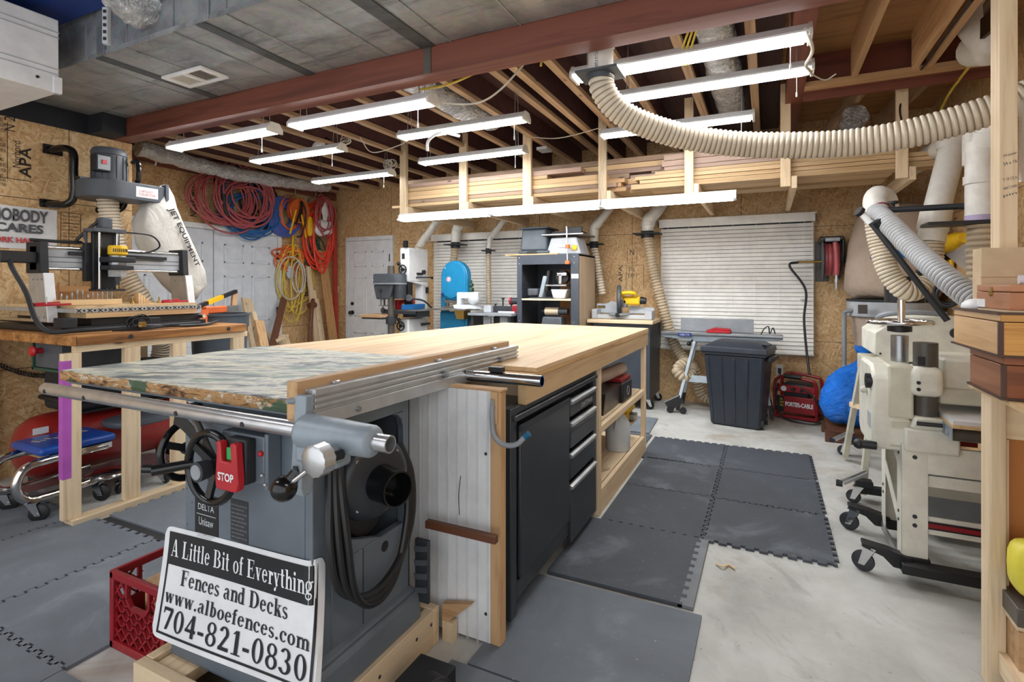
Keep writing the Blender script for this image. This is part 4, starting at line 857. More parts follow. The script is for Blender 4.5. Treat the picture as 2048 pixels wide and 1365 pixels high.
# ---- router table (gantry machine)
gx = -4.1
t = T('cnc_router', 'black and silver gantry router with a yellow spindle on the brown bench', 'router', (gx, 2.1, BZ))
yl, yr = 1.70, 2.58; zt = 1.605; zl = 1.43
G().box(gx-.05, gx+.03, yl-.03, yr+.02, zl+.02, zt-.01).obj('cross_beam', 'alu', t)
for z in (zl+.028, zt-.012): G().cyl((gx+.036, yl, z), (gx+.036, yr, z), .011, n=10).obj('rail', 'chrome', t)
G().box(gx+.03, gx+.034, yl, yr, zl+.03, zt-.015).obj('beam_face', 'lgrey', t)
for z in (zl+.07, zl+.10): G().box(gx+.0342, gx+.0352, yl, yr, z, z+.004).obj('beam_groove', 'dgrey', t)
for s_, y in ((0, yl), (1, yr)):
    lo = BZ+.06; k = -.012 if s_ == 0 else .012
    # dark upper cheek and silver lower plate, leaning back a little
    G().prism([(gx+.07, zt+.02), (gx-.10, zt+.02), (gx-.10, zl-.0), (gx+.085, zl-.0)], 'y', y-.03, y+.012).obj('upper_cheek', 'blackm', t, bev=.003)
    G().prism([(gx+.085, zl), (gx-.10, zl), (gx-.06, lo), (gx+.14, lo)], 'y', y-.02, y+.004).obj('side_plate', 'alu', t, bev=.002)
    G().prism([(gx+.09, zl), (gx+.098, zl), (gx+.152, lo), (gx+.142, lo)], 'y', y-.022, y+.03).obj('edge_plate', 'white', t, bev=.002)
    g = G()
    for j in range(3): g.cyl((gx-.03+.05*j, y-.021, zl-.04), (gx-.03+.05*j, y-.026, zl-.04), .006).cyl((gx-.02+.06*j, y-.021, lo+.03), (gx-.02+.06*j, y-.026, lo+.03), .006)
    g.obj('bolts', 'zinc', t)
G().box(gx-.06, gx+.05, yl-.21, yl-.03, zl+.06, zl+.13).obj('side_motor', 'black', t, bev=.006)
G().bar((gx+.05, 1.83, zt-.045), (gx+.05, yr-.14, zt-.055), .025, .024).obj('dust_shield', 'black', t)
yc = W(205, 520, X=gx+.08).y
c0 = gx+.05
G().box(c0-.01, c0+.03, yc-.10, yc+.09, zl-.05, zt+.03).obj('carriage', 'blackm', t, bev=.004)
G().box(c0+.03, c0+.06, yc-.07, yc+.09, zl-.10, zt+.10).obj('z_plate', 'black', t, bev=.004)
G().box(c0-.02, c0+.12, yc-.09, yc+.10, zt+.10, zt+.125).prism([(c0-.02, zt+.10), (c0+.03, zt+.10), (c0+.03, zt+.02)], 'y', yc-.1, yc-.085).obj('motor_mount', 'dgrey', t, bev=.003)
G().box(c0+.01, c0+.085, yc-.035, yc+.035, zt+.125, zt+.2).obj('z_motor', 'dgrey', t, bev=.008)
G().box(c0+.03, c0+.12, yc-.08, yc+.09, zl-.115, zl-.10).obj('foot_plate', 'blackm', t)
for dy in (-.045, .06): G().cyl((c0+.085, yc+dy, zl-.10), (c0+.085, yc+dy, zt+.1), .008, n=10).obj('guide_rod', 'chrome', t)
sp = V((c0+.14, yc+.035, 0))
sd = G().lathe([(.04, zt-.055), (.055, zt-.045), (.055, zt+.0), (.05, zt+.012), (.03, zt+.014)], sp, n=24).obj('spindle_cap', 'yellow', t)
g = G()
for k in range(9): a = -.9+.2*k; g.cbox(sp+V((.0555*math.cos(a), .0555*math.sin(a), zt-.02)), .004, .004, .022, a)
g.obj('vent', 'blackm', sd)
G().lathe([(.03, zl+.0), (.045, zl+.02), (.05, zt-.1), (.048, zt-.055)], sp, n=24).obj('spindle_body', 'steel', t)
G().box(sp.x-.08, sp.x+.075, yc-.05, yc+.11, zt-.10, zt-.065).box(sp.x-.08, sp.x+.07, yc-.04, yc+.1, zt-.15, zt-.12).obj('spindle_clamp', 'blackm', t, bev=.006)
G().lathe([(.052, zl-.02), (.054, zl+.035)], sp, n=24, cap=False).obj('clear_skirt', 'clear', t)
G().cyl(sp+V((0, 0, zl-.0)), sp+V((0, 0, zl-.05)), .018).cyl(sp+V((0, 0, zl-.05)), sp+V((0, 0, zl-.075)), .012).obj('collet', 'iron', t); G().cyl(sp+V((0, 0, zl-.075)), sp+V((0, 0, zl-.1)), .006).obj('bit', 'brass', t)
# bed
by0, by1, bx = 1.73, 2.52, -3.76
g = G().box(-4.70, bx, by0, by1, 1.185, 1.21); g.obj('bed', 'alu', t)
g = G(); n = 14
for k in range(n):
    y = by0+.02+(by1-by0-.04)*k/(n-1)
    for dy, dz in ((-.011, 0), (.011, 0)): g.bar((bx+.001, y-.012, 1.187+.0), (bx+.001, y+.012, 1.208), .003, .003, (1, 0, 0)).bar((bx+.001, y-.012, 1.208), (bx+.001, y+.012, 1.187), .003, .003, (1, 0, 0))
    g.cyl((bx, y+.028, 1.1975), (bx+.002, y+.028, 1.1975), .006, n=8)
g.obj('extrusion_ends', 'black', t)
G().box(-4.68, bx-.03, by0+.02, by1-.02, 1.21, 1.226).obj('spoil_board', 'fascia', t)
G().box(-4.66, bx-.005, by0+.06, by1-.03, 1.150, 1.184).obj('bed_frame', 'fascia', t)
G().box(-4.72, bx-.02, by0-.06, by1+.05, BZ+.002, BZ+.035).box(-4.72, bx-.03, by0+.1, by1, BZ+.035, 1.149).obj('base_rail', 'black', t, bev=.003)
for y in (by0-.02, by1+.01): G().cyl((-4.70, y, BZ+.06), (bx+.02, y, BZ+.06), .014).obj('base_rod', 'chrome', t)
G().box(bx-.09, bx+.03, by0-.07, by0+.0, BZ+.03, BZ+.09).box(bx-.03, bx+.05, 2.06, 2.2, BZ+.005, BZ+.07).obj('end_block', 'blackm', t, bev=.004)
# cables of the machine
cb = [W(18, 512, X=gx-.02), W(24, 535, X=gx+.1), W(52, 585, X=gx+.18), W(72, 640, X=-3.75), W(100, 652, X=-3.68), W(160, 657, X=-3.62), W(260, 652, X=-3.6), W(400, 642, X=-3.6)]
cb[4:] = [V((p.x, p.y, BZ+.022)) for p in cb[4:]]
G().sweep(cb, .013, 9, 8).obj('cable_sleeve', 'blackm', t)
G().sweep([(gx+.0, yl-.05, zt+.03), (gx+.02, 1.9, zt+.03), (gx+.03, yc-.12, zt+.05), (c0+.05, yc-.02, zt+.19)], .01, 7, 8).obj('cable_sleeve', 'black', t)
G().sweep([(c0+.1, yc+.1, zt+.11), (c0+.12, yc+.26, zt+.1), (c0+.1, yc+.33, zt+.03), (c0+.08, yc+.25, zt-.02), (c0+.05, yc+.12, zt-.02)], .006, 7, 8).obj('cable_sleeve', 'black', t)
for k in range(3):
    p = [V((-3.6+.012*k, 1.85+.03*k, BZ+.012)), V((-3.56, 2.0, BZ+.012+.01*k)), V((-3.6, 2.2, BZ+.014)), V((-3.57+.01*k, 2.4, BZ+.012)), V((-3.7, 2.62, BZ+.02))]
    G().sweep(p, .008, 7, 8).obj('loose_cable', 'black', t)
g = G().sweep(coil((-3.58, 2.0, BZ+.05), (1, 0, .2), .06, .045, 3, .005, .015, 3), .005, 6, 1)
g.obj('loose_cable', 'black', t); G().cbox((-3.54, 1.99, BZ+.04), .02, .04, .03, .4).cyl((-3.53, 1.97, BZ+.045), (-3.50, 1.96, BZ+.05), .006).obj('cable_plugs', 'brass', t)
# bits, blocks, box, clamps on the bed
t = T('bit_holder', 'pale wood block with a row of router bits standing in it', 'bit holder', (-3.95, 1.95, 1.226))
yb0, yb1 = W(110, 600, X=-3.95).y, W(236, 600, X=-3.95).y
G().box(-3.99, -3.9, yb0, yb1, 1.227, 1.262).obj('block', 'fascia', t, bev=.002)
for k in range(11):
    y = yb0+.03+(yb1-yb0-.07)*k/10; h = (.03, .02, .035, .055, .05, .025, .04, .035, .05, .06, .06)[k]
    one(G().lathe([(.004, 1.262), (.004, 1.262+h*.5), (.006, 1.262+h*.6), (.005, 1.262+h), (.001, 1.262+h+.012)], (-3.945, y, 0), n=8), 'router_bit', 'steel' if k < 7 else 'zinc', '%s router bit standing in the pale wood block, counted from the banner end' % ('first', 'second', 'third', 'fourth', 'fifth', 'sixth', 'seventh', 'eighth', 'ninth', 'tenth', 'last')[k], 'router bit', 'router bits in the pale wood block')
t = T('cardboard_box', 'open brown cardboard box behind the row of router bits', 'box', (-4.35, 2.0, 1.226))
yb0, yb1 = W(115, 580, X=-4.3).y, W(210, 580, X=-4.3).y
G().box(-4.42, -4.30, yb0, yb1, 1.227, 1.31).obj('carton', 'cardd', t); G().bar((-4.30, yb0-.0, 1.31), (-4.26, yb0-.01, 1.33), .003, .1).prism3([(-4.42, yb0, 1.31), (-4.42, yb1, 1.31), (-4.47, yb1-.02, 1.345), (-4.47, yb0+.02, 1.345)], (0, 0, .003)).obj('flap', 'cardd', t)
for k, y in enumerate((W(265, 600, X=-3.95).y, W(283, 600, X=-3.95).y, W(318, 605, X=-3.95).y)):
    t = T('small_fixture', ('small brass fitting on the router bed behind the beam', 'stepped wooden peg block on the router bed', 'brass fitting near the right red clamp')[k], 'fitting', (-3.95, y, 1.226))
    g = G()
    if k == 1:
        for j in range(5): g.box(-3.98, -3.93, y-.03+.016*j, y-.016+.016*j, 1.227, 1.30-.014*j)
        g.obj('steps', 'fascia', t)
    else: g.lathe([(.015, 1.227), (.012, 1.24), (.005, 1.245), (.005, 1.27)], (-3.95, y, 0), n=10).obj('stem', 'brass', t)
for lab, px in (('red hold-down clamp at the left end of the router bed', 105), ('red hold-down clamp at the right end of the router bed', 350)):
    y = W(px, 612, X=-3.85).y; t = T('hold_down_clamp', lab, 'clamp', (-3.85, y, 1.226))
    G().bar((-3.85, y-.09, 1.234), (-3.85, y+.09, 1.238), .03, .012).bar((-3.85, y-.09, 1.245), (-3.86, y+.04, 1.25), .014, .01).obj('arm', 'red', t, bev=.002)
    G().cyl((-3.85, y-.03, 1.227), (-3.85, y-.03, 1.285), .004).obj('bolt', 'zinc', t)
# ---- bin behind the bench with tools in it
q = V((-4.2, 2.98, 0)); t = T('scrap_bin', 'dark grey bin beyond the right end of the brown bench', 'bin', tuple(q))
G().lathe([(.17, .01), (.215, 1.0), (.225, 1.0), (.225, 1.10), (.235, 1.10), (.235, 1.115), (.21, 1.115), (.165, .02)], q, n=4*8).obj('tub', 'greybin', t)
a, b = W(408, 612, X=-4.12), W(450, 618, X=-4.2); t = T('hand_saw', 'orange-handled saw laid across the bin rim', 'saw', tuple((a+b)/2))
G().bar(V((a.x, a.y, 1.15)), V((b.x, b.y, 1.15)), .05, .06).obj('handle', 'orange', t, bev=.01)
G().bar(V((b.x, b.y, 1.15)), V((b.x-.02, b.y+.14, 1.15)), .006, .055).obj('blade', 'steel', t); G().bar(V((a.x, a.y+.01, 1.15)), V((a.x+.05, a.y-.04, 1.03)), .05, .03).obj('strap', 'orange', t)
pry = one(G().bar(W(385, 618, X=-4.1), W(472, 583, X=-4.35), .03, .03), 'pry_bar', 'black', 'black and yellow bar sticking out of the grey bin', 'bar')
G().bar(W(385, 618, X=-4.1).lerp(W(472, 583, X=-4.35), .3), W(385, 618, X=-4.1).lerp(W(472, 583, X=-4.35), .65), .033, .033).obj('paint_band', 'yellow', pry)
one(G().bar(V((-4.3, 3.1, .3)), W(470, 582, X=-4.35), .05, .02, (1, 0, 0)), 'bin_board', MT['fir'][2], 'thin tan strip standing in the grey bin', 'board')
# ---- under the bench
t = T('air_compressor', 'red horizontal air compressor with black shroud under the brown bench', 'air compressor', (-4.3, 2.2, 0))
g = G(); R = []
for y, r in ((1.66, .02), (1.67, .10), (1.70, .16), (1.76, .2), (1.82, .21), (2.6, .21), (2.68, .19), (2.74, .13), (2.76, .02)): R.append([V((-4.32+r*math.cos(a), y, .29+r*math.sin(a))) for a in [2*PI*k/32 for k in range(32)]])
g.rings(R).obj('tank', 'redd', t)
G().box(-4.5, -4.12, 1.88, 2.62, .505, .78).obj('shroud', 'blackm', t, bev=.035, seg=3)
G().box(-4.52, -4.09, 1.86, 2.64, .57, .60).obj('shroud_band', 'black', t, bev=.01)
G().box(-4.14, -4.10, 1.9, 2.5, .497, .51).obj('bracket', 'black', t)
q = W(82, 862, X=-4.13); G().box(-4.135, -4.13, q.y-.04, q.y+.04, q.z-.02, q.z+.02).obj('rating_plate', 'paper', t)
for y in (1.8, 2.62): G().box(-4.45, -4.2, y-.02, y+.02, .0, .1).obj('foot', 'black', t)
G().lathe([(.0, -.03), (.11, -.03), (.11, .03), (0, .03)], (-4.1, 2.68, .11), (1, 0, 0), 20).obj('wheel', 'black', t)
one(G().sweep([V((-4.76+.016*math.cos(k*1.5), 1.62+k*.0036, .93-.0040*k*(1-k/240)+.016*math.sin(k*1.5))) for k in range(110)], .004, 6, 2), 'coiled_cord', 'black', 'black coiled cord along the wall under the brown bench', 'cord')
def caster(t, x, y, r=.045, rz=0.0, m='black', h=.12):
    m_ = Matrix.Translation((x, y, 0)) @ Matrix.Rotation(rz, 4, 'Z')
    c = G().lathe([(.0, -.014), (r*.8, -.014), (r, -.008), (r, .008), (r*.8, .014), (0, .014)], (.03, 0, r+.001), (0, 1, 0), 20).xf(m_).obj('caster', m, t)
    G().prism([(.03-.012, r-.01), (.03+.014, r-.01), (.02, h), (-.03, h)], 'y', -.024, -.019).prism([(.03-.012, r-.01), (.03+.014, r-.01), (.02, h), (-.03, h)], 'y', .019, .024).box(-.03, .03, -.028, .028, h-.006, h).cyl((.03, -.026, r), (.03, .026, r), .007).xf(m_).obj('fork', 'chrome', c)
t = T('creeper_seat', 'blue cushioned rolling seat with a bent chrome frame under the brown bench', 'seat', (-3.95, 1.7, 0))
sx0, sx1, sy0, sy1 = -4.12, -3.76, 1.56, 1.96
G().box(sx0, sx1, sy0, sy1, .36, .41).obj('cushion', 'navy' if 0 else M('royal_vinyl', '#1648a0', .3), t, bev=.022, seg=3)
g = G()
for k in range(9): g.bar((-4.0+.03*(k % 2), 1.62+.032*k, .4108), (-3.94-.012*(k % 3), 1.635+.032*k, .4108), .014, .001)
g.obj('cushion_print', 'hosetan', t)
G().box(sx0+.02, sx1-.0, sy0+.05, sy1-.03, .325, .359).obj('seat_rail', 'chrome', t)
for x in (sx1-.02, sx0+.03):
    G().sweep([(x, sy1-.05, .335), (x, sy0+.06, .333), (x, sy0-.06, .315), (x, sy0-.10, .225), (x, sy0-.06, .14), (x, sy0+.06, .122), (x, sy1+.0, .145)], .024, 12, 8).obj('frame_tube', 'chrome', t)
G().box(sx0, sx1, 1.6, 1.63, .105, .135).box(sx0+.1, sx0+.25, 1.55, 2.05, .115, .145).obj('cross_bar', 'steel', t)
G().sph((-3.8, 1.93, .15), (.11, .13, .03), 16, 8).jit(.01, 20).obj('tool_tray', 'chrome', t)
for x, y, r in ((-3.77, 1.53, .8), (-3.79, 1.86, .6), (-4.12, 1.53, .9), (-4.12, 1.86, 2)): caster(t, x, y, .05, r, 'black', .118)
q = W(265, 848, Z=.42); q.x = -3.92; q.y = 2.17
t = T('mechanic_stool', 'low stool with oval grey padded seat behind the middle bench stud', 'stool', (q.x, q.y, 0))
G().sph((q.x, q.y, .43), (.14, .19, .035), 28, 10, .6).obj('seat_pad', 'seatgrey', t); G().cyl((q.x, q.y, .1), (q.x, q.y, .4), .022).obj('post', 'chrome', t)
G().lathe([(.0, .095), (.15, .10), (.19, .13), (.2, .13), (.15, .09), (.0, .085)], (q.x, q.y, 0), n=28).obj('tray', 'steel', t)
for k in range(5):
    a = 2*PI*k/5+.3; x, y = q.x+.19*math.cos(a), q.y+.19*math.sin(a); G().bar((q.x, q.y, .085), (x, y, .075), .03, .012).obj('base_arm', 'chrome', t); caster(t, x, y, .03, a, 'black', .075)
one(G().box(-3.95, -3.7, 2.45, 2.63, .04, .10).jit(.004, 9), 'wood_block', MT['pine'][0], 'pale wood offcut on the floor under the brown bench', 'block')
# ---------------------------------------------------------------- table saw in the foreground
CX0, CX1, CY0, CY1 = -1.755, -1.177, 1.12, 1.58
SZ = 1.015
pad = T('saw_platform', 'platform of pale two-by-sixes under the table saw cabinet', 'platform', (-1.47, 1.34, 0))
for b in ((-1.84, -1.125, 1.005, 1.043), (-1.84, -1.125, 1.655, 1.693)): G().box(b[0], b[1], b[2], b[3], 0, .136).obj('beam', MT['pine'][0], pad, bev=.003)
for x in (-1.84, -1.163): G().box(x, x+.038, 1.0435, 1.6545, 0, .136).obj('beam', MT['pine'][1], pad, bev=.003)
for x in (-1.79, -1.30): G().box(x, x+.14, 1.0435, 1.6545, .085, .123).obj('slat', MT['pine'][1], pad, bev=.002)
g = G()
for y in (1.2, 1.35, 1.55, 1.64): g.cyl((-1.125, y, .05+.04*(y > 1.3)), (-1.1235, y, .05+.04*(y > 1.3)), .006)
g.obj('screw', 'iron', pad)
t = saw = T('table_saw', 'grey cabinet table saw with paint-smeared board on top and black-and-white sign on its front', 'table saw', (-1.47, 1.35, .124))
# cabinet: front, left, back walls, floor, open right side with rounded frame
G().box(CX0, CX1-.031, CY0, CY0+.012, .25, .955).box(CX0, CX0+.012, CY0+.013, CY1-.013, .25, .955).box(CX0, CX1, CY1-.012, CY1, .25, .955).obj('cabinet', 'sawgrey', t, bev=.004)
G().box(CX1-.03, CX1, CY0, CY0+.075, .25, .955).box(CX1-.03, CX1, CY1-.035, CY1, .25, .955).box(CX1-.03, CX1, CY0+.0751, CY1-.0351, .25, .50).box(CX1-.03, CX1, CY0+.0751, CY1-.0351, .90, .955).prism([(CY1-.0352, .8999), (CY1-.0352, .84), (CY1-.048, .875), (CY1-.07, .892), (CY1-.1, .8999)], 'x', CX1-.03, CX1).prism([(CY0+.0752, .5001), (CY0+.0752, .62), (CY0+.11, .57), (CY0+.3, .5001)], 'x', CX1-.03, CX1).obj('side_frame', 'sawgrey', t, bev=.006)
G().box(CX0+.02, CX0+.03, CY0+.02, CY1-.02, .3, .95).box(CX0+.03, CX1-.2, CY1-.03, CY1-.013, .3, .95).box(CX0+.02, CX1-.04, CY0+.014, CY0+.024, .3, .95).obj('dark_interior', 'blackg', t)  # black sheets stand in for the dark inside of the open cabinet
G().box(CX1-.0005, CX1+.0008, CY0+.21, CY0+.214, .13, .50).obj('weld_seam', 'iron', t)
G().taper((( CX0+CX1)/2, (CY0+CY1)/2, .124), .325, .265, ((CX0+CX1)/2, (CY0+CY1)/2, .235), .318, .258).taper(((CX0+CX1)/2, (CY0+CY1)/2, .235), .318, .258, ((CX0+CX1)/2, (CY0+CY1)/2, .262), .288, .229).obj('base', 'sawgrey', t, bev=.02, seg=3)
g = G(); rn = random.Random(5)
for k in range(26): a, b = rn.uniform(CX0+.01, CX0+.1), rn.uniform(.3, .85); g.cyl((a, CY0-.0008, b), (a, CY0, b), .0022, n=6)
g.obj('paint_specks', 'iron', t)
# cast table and rails
G().box(-2.50, -1.215, CY0, 2.03, .965, SZ-.04).box(CX0+.02, CX1-.02, CY0+.04, CY1, .93, .966).obj('cast_table', 'castg', t, bev=.004)
G().box(-2.53, -1.21, CY0-.001, 2.06, SZ-.04, SZ).obj('painted_board', 'paint', t, bev=.003)
G().box(-2.531, -1.21, CY0-.006, CY0-.0015, SZ-.039, SZ-.003).jit(.002, 40).obj('board_edge', 'chip', t)
G().box(-2.535, -2.5305, CY0-.002, 2.06, SZ-.039, SZ-.003).obj('board_edge', 'chip', t)
ry, rz_ = 1.055, .955
G().pipe((-2.50, ry, rz_), (-.845, ry, rz_), .0225, .004, 28).obj('front_rail', 'tube', t)
for x in (-2.46, -2.19, -1.665, -1.36): G().cyl((x, ry-.0235, rz_-.004), (x, ry-.02, rz_-.004), .008, n=12).obj('rail_hole', 'black', t)
G().box(-2.48, -1.19, ry+.02, CY0+.01, .925, .945).obj('rail_bracket', 'castg', t, bev=.003)
G().pipe((-2.0, 1.87, .985), (-.775, 1.87, .985), .022, .004, 28).obj('rear_rail', 'chrome', t)
G().box(-1.0, -.94, 1.855, 1.885, 1.008, 1.028).obj('rail_cap', 'black', t, bev=.002)
# fence
fx, fy0, fy1, fz0, fz1 = -1.165, 1.09, 2.33, .955, 1.06
fa = math.atan2(.045, 1.25)
def FP(a, b, c): return V((fx+a*math.cos(fa)+(b)*math.sin(fa), fy0+b*math.cos(fa)-a*math.sin(fa), c))
def fbox(g, a0, a1, b0, b1, c0, c1): return g._hex([FP(a, b, c) for c in (c0, c1) for a, b in ((a0, b0), (a1, b0), (a1, b1), (a0, b1))])
fl_ = fy1-fy0
fbox(G(), -.048, -.006, -.03, fl_*.98, SZ-.065, 1.083).obj('fence_face_board', MT['fir'][1], t, bev=.003)
g = G(); fbox(g, -.003, .024, 0, fl_, fz0, fz1)
for c0, c1 in ((fz0+.0, fz0+.04), (fz0+.052, fz0+.062), (fz0+.07, fz0+.08), (fz0+.088, fz1)): fbox(g, .024, .032, 0, fl_, c0, c1)
fbox(g, -.02, -.003, 0, fl_, fz1-.012, fz1)
g.obj('fence_extrusion', 'alu', t, bev=.0015)
for b in (.10, .62, 1.05): fbox(G(), -.014, .012, b-.012, b+.012, fz1, fz1+.009).obj('fence_bolt', 'zinc', t, bev=.003)
for b, c, r in ((.16, fz0+.02, .008), (.62, fz0+.057, .014), (1.06, fz0+.057, .014)): G().cyl(FP(.03, b, c), FP(.044, b, c), r).cyl(FP(.044, b, c), FP(.046, b, c), r*.5, n=6).obj('fence_bolt', 'steel', t)
# fence head casting on the rail
G().prism([(1.058, fz1-.012), (1.085, fz1-.012), (1.085, .80), (1.072, .775), (1.05, .775), (1.04, .80)], 'x', fx-.012, fx+.03).obj('fence_head_plate', 'castg', t, bev=.004)
G().cyl((fx+.01, 1.058, .84), (fx+.01, 1.036, .84), .012).box(fx+.002, fx+.018, 1.0375, 1.0395, .80, .86).obj('slot', 'black', t, bev=.006)
G().cyl((fx-.02, 1.075, 1.03), (fx-.03, 1.045, 1.03), .014, .006).obj('head_screw', 'castg', t)
g = G(); R = []
for x, r, dz in ((fx+.025, .05, 0), (fx+.10, .048, 0), (fx+.17, .046, 0), (fx+.22, .044, 0), (fx+.26, .043, 0), (fx+.275, .036, 0)): R.append([V((x, ry+r*math.cos(a), rz_+dz+r*.95*math.sin(a))) for a in [2*PI*k/24 for k in range(24)]])
g.rings(R).box(fx+.02, fx+.17, ry-.03, ry+.03, .875, .93).obj('fence_head', 'castg', t, bev=.012)
g = G(); g.cyl((-1.0, ry-.0, .92), (-.985, ry-.075, .925), .028, .024).obj('lock_boss', 'castg', t, bev=.004)
k0 = V((-.98, ry-.125, .928)); g = G(); R = []
for h, r in ((-.0, .03), (.005, .037), (.04, .038), (.046, .03)): R.append([k0+V((r*(1+.06*(k % 2))*math.cos(2*PI*k/28), h, r*(1+.06*(k % 2))*math.sin(2*PI*k/28))) for k in range(28)])
g.rings(R).obj('star_knob', 'zinc', t)
G().cyl(k0+V((.01, .02, 0)), k0+V((.02, .08, .0)), .012).obj('knob_stem', 'black', t)
b0 = W(568, 978, Y=.94); G().cyl(k0+V((-.01, .03, -.01)), b0, .006).obj('lever', 'chrome', t); G().sph(b0, .032, 20, 12).cyl(b0+V((.012, .01, .02)), b0+V((.022, .02, .036)), .016).obj('ball_knob', 'blackg', t)
# handwheels
def handwheel(c, ax, r, name):
    h = G().torus(c, ax, r, .0125, 40, 12).obj(name, 'blackg', t)
    x, y, d = basis(ax); g = G(); c = V(c)
    for k in range(3):
        a = 2*PI*k/3+.4; g.bar(c-d*.02, c+(x*math.cos(a)+y*math.sin(a))*r, .024, .012, d)
    g.cyl(c-d*.05, c+d*.02, .022).obj('hub', 'black', h)
    return h
ff = CY0-.075
h = handwheel((-1.515, ff, .80), (0, -1, 0), .104, 'handwheel')
G().cyl((-1.515, ff-.01, .80), (-1.515, ff-.045, .80), .027, .03, 24).obj('lock_knob', 'iron', h); G().lathe([(.0, .0), (.022, .0), (.022, .003), (0, .003)], (-1.515, ff-.045, .80), (0, -1, 0)).obj('knob_face', 'grey', h)
hp = V((-1.66, ff-.0, .80)); G().cyl((-1.60, ff, .80), (-1.675, ff-.075, .79), .014, .016, 16).obj('crank_handle', 'blackg', h)
h2 = handwheel((CX0-.10, 1.20, .77), (-1, 0, 0), .10, 'handwheel')
G().cyl((CX0-.10, 1.12, .72), (CX0-.19, 1.10, .715), .013, .015, 16).obj('crank_handle', 'blackg', h2)
G().cyl((CX0, 1.20, .77), (CX0-.09, 1.20, .77), .025).cyl((CX0, 1.20, .77), (CX0-.02, 1.20, .77), .045).obj('shaft', 'black', t)
# curved slot on the front
g = G()
for a0, a1, r, w, m in ((.3, 1.35, .27, .045, 0),):
    c = (-1.87, CY0-.001, .64); P1 = [(c[0]+(r+w/2)*math.cos(a), c[2]+(r+w/2)*math.sin(a)) for a in [a0+(a1-a0)*k/14 for k in range(15)]]; P2 = [(c[0]+(r-w/2)*math.cos(a), c[2]+(r-w/2)*math.sin(a)) for a in [a1+(a0-a1)*k/14 for k in range(15)]]
    g.prism(P1+P2, 'y', CY0-.0015, CY0+.002)
g.obj('slot', 'black', t)
one_ = G().sweep([(-1.70, CY0-.01, .93), (-1.64, CY0-.03, .90), (-1.56, CY0-.04, .82), (-1.50, CY0-.03, .74)], .012, 8, 8).obj('conduit', 'smoke', t)
# switch
sw = G().box(-1.50, -1.3150, CY0-.05, CY0-.0, .77, .91).box(-1.3150, -1.3000, CY0-.05, CY0, .755, .92).obj('switch_box', 'sawgrey', t, bev=.004)
G().box(-1.4330, -1.3470, CY0-.085, CY0-.05, .775, .905).obj('switch_body', 'blackm', sw, bev=.005)
q0 = CY0-.087
g = G()
prof = [(-1.4430, .79), (-1.4410, .77), (-1.4330, .762), (-1.3570, .762), (-1.3490, .77), (-1.3450, .79), (-1.3530, .875), (-1.3550, .9), (-1.3790, .9), (-1.3750, .845), (-1.4170, .845), (-1.4210, .9), (-1.4390, .9), (-1.4370, .87)]
g.prism(prof, 'y', q0-.025, q0).obj('stop_paddle', 'red', sw, bev=.004)
text('STOP', 'white', sw, (-1.4290, q0-.0255, .79), (1, 0, 0), (0, 0, 1), .068, .024, 'paddle_lettering', bold=.03)
G().box(-1.4120, -1.3820, q0-.012, q0+.01, .846, .882).obj('start_button', 'led', sw, bev=.003)
G().sph((-1.3250, CY0-.052, .862), .009).obj('lamp_button', 'red', sw); G().sph((-1.3200, CY0-.052, .80), .006, 8, 6).sph((-1.3070, CY0-.052, .775), .006, 8, 6).obj('bolts', 'zinc', sw)
# name plates
G().box(-1.70, -1.585, CY0-.002, CY0, 0.5100, 0.6700).obj('name_plate', 'black', t)
for s_, z, h, w in (('DELTA', 0.6180, .02, .08), ('Unisaw', 0.5680, .026, .072), ('DELTA MACHINERY\nPITTSBURGH PA', 0.5270, .014, .086)): text(s_, 'lgrey', t, (-1.6425-w/2, CY0-.0022, z), (1, 0, 0), (0, 0, 1), w, h, 'plate_lettering', bold=.01)
G().box(-1.69, -1.595, CY0-.0028, CY0-.002, 0.6020, 0.6040).prism([(-1.649, 0.6560), (-1.6425, 0.6670), (-1.636, 0.6560)], 'y', CY0-.003, CY0-.002).prism([(-1.656, 0.6420), (-1.644, 0.6420), (-1.65, 0.6530)], 'y', CY0-.003, CY0-.002).prism([(-1.641, 0.6420), (-1.629, 0.6420), (-1.635, 0.6530)], 'y', CY0-.003, CY0-.002).obj('plate_mark', 'lgrey', t)
G().box(-1.525, -1.445, CY0-.0015, CY0, .55, .68).obj('warning_plate', 'iron', t)
for k in range(9): text(('READ MANUAL BEFORE USE', 'WEAR EYE PROTECTION', 'KEEP GUARD IN PLACE')[k % 3], 'grey', t, (-1.52, CY0-.0018, .66-.0125*k), (1, 0, 0), (0, 0, 1), .07-.012*(k % 2), .005, 'plate_lettering')
# motor inside and dust blower
G().cyl((-1.5, 1.40, .60), (-1.22, 1.40, .60), .10, n=28).obj('motor', 'blackm', t, bev=.01)
bc = V((-1.15, 1.335, .735)); ax = V((.96, -.25, .0)).normalized()
bl_ = G().lathe([(.03, -.13), (.09, -.12), (.125, -.09), (.135, -.03), (.132, .01), (.12, .035), (.10, .045), (.0, .047)], bc, ax, 36).obj('dust_blower', M('dark_plastic', '#2b2f35', .38), t)
oc = bc+ax*.03+V((.0, .01, -.01)); G().lathe([(.06, .0), (.055, .05), (.055, .105), (.05, .105), (.048, .03), (.0, .028)], oc, ax, 32).obj('outlet', 'blackg', bl_)
for k in range(4):
    x, y, d = basis(ax); a = PI/4+PI/2*k; p = bc+ax*.036+(x*math.cos(a)+y*math.sin(a))*.105; G().cyl(p, p+ax*.006, .006).obj('screw', 'zinc', bl_)
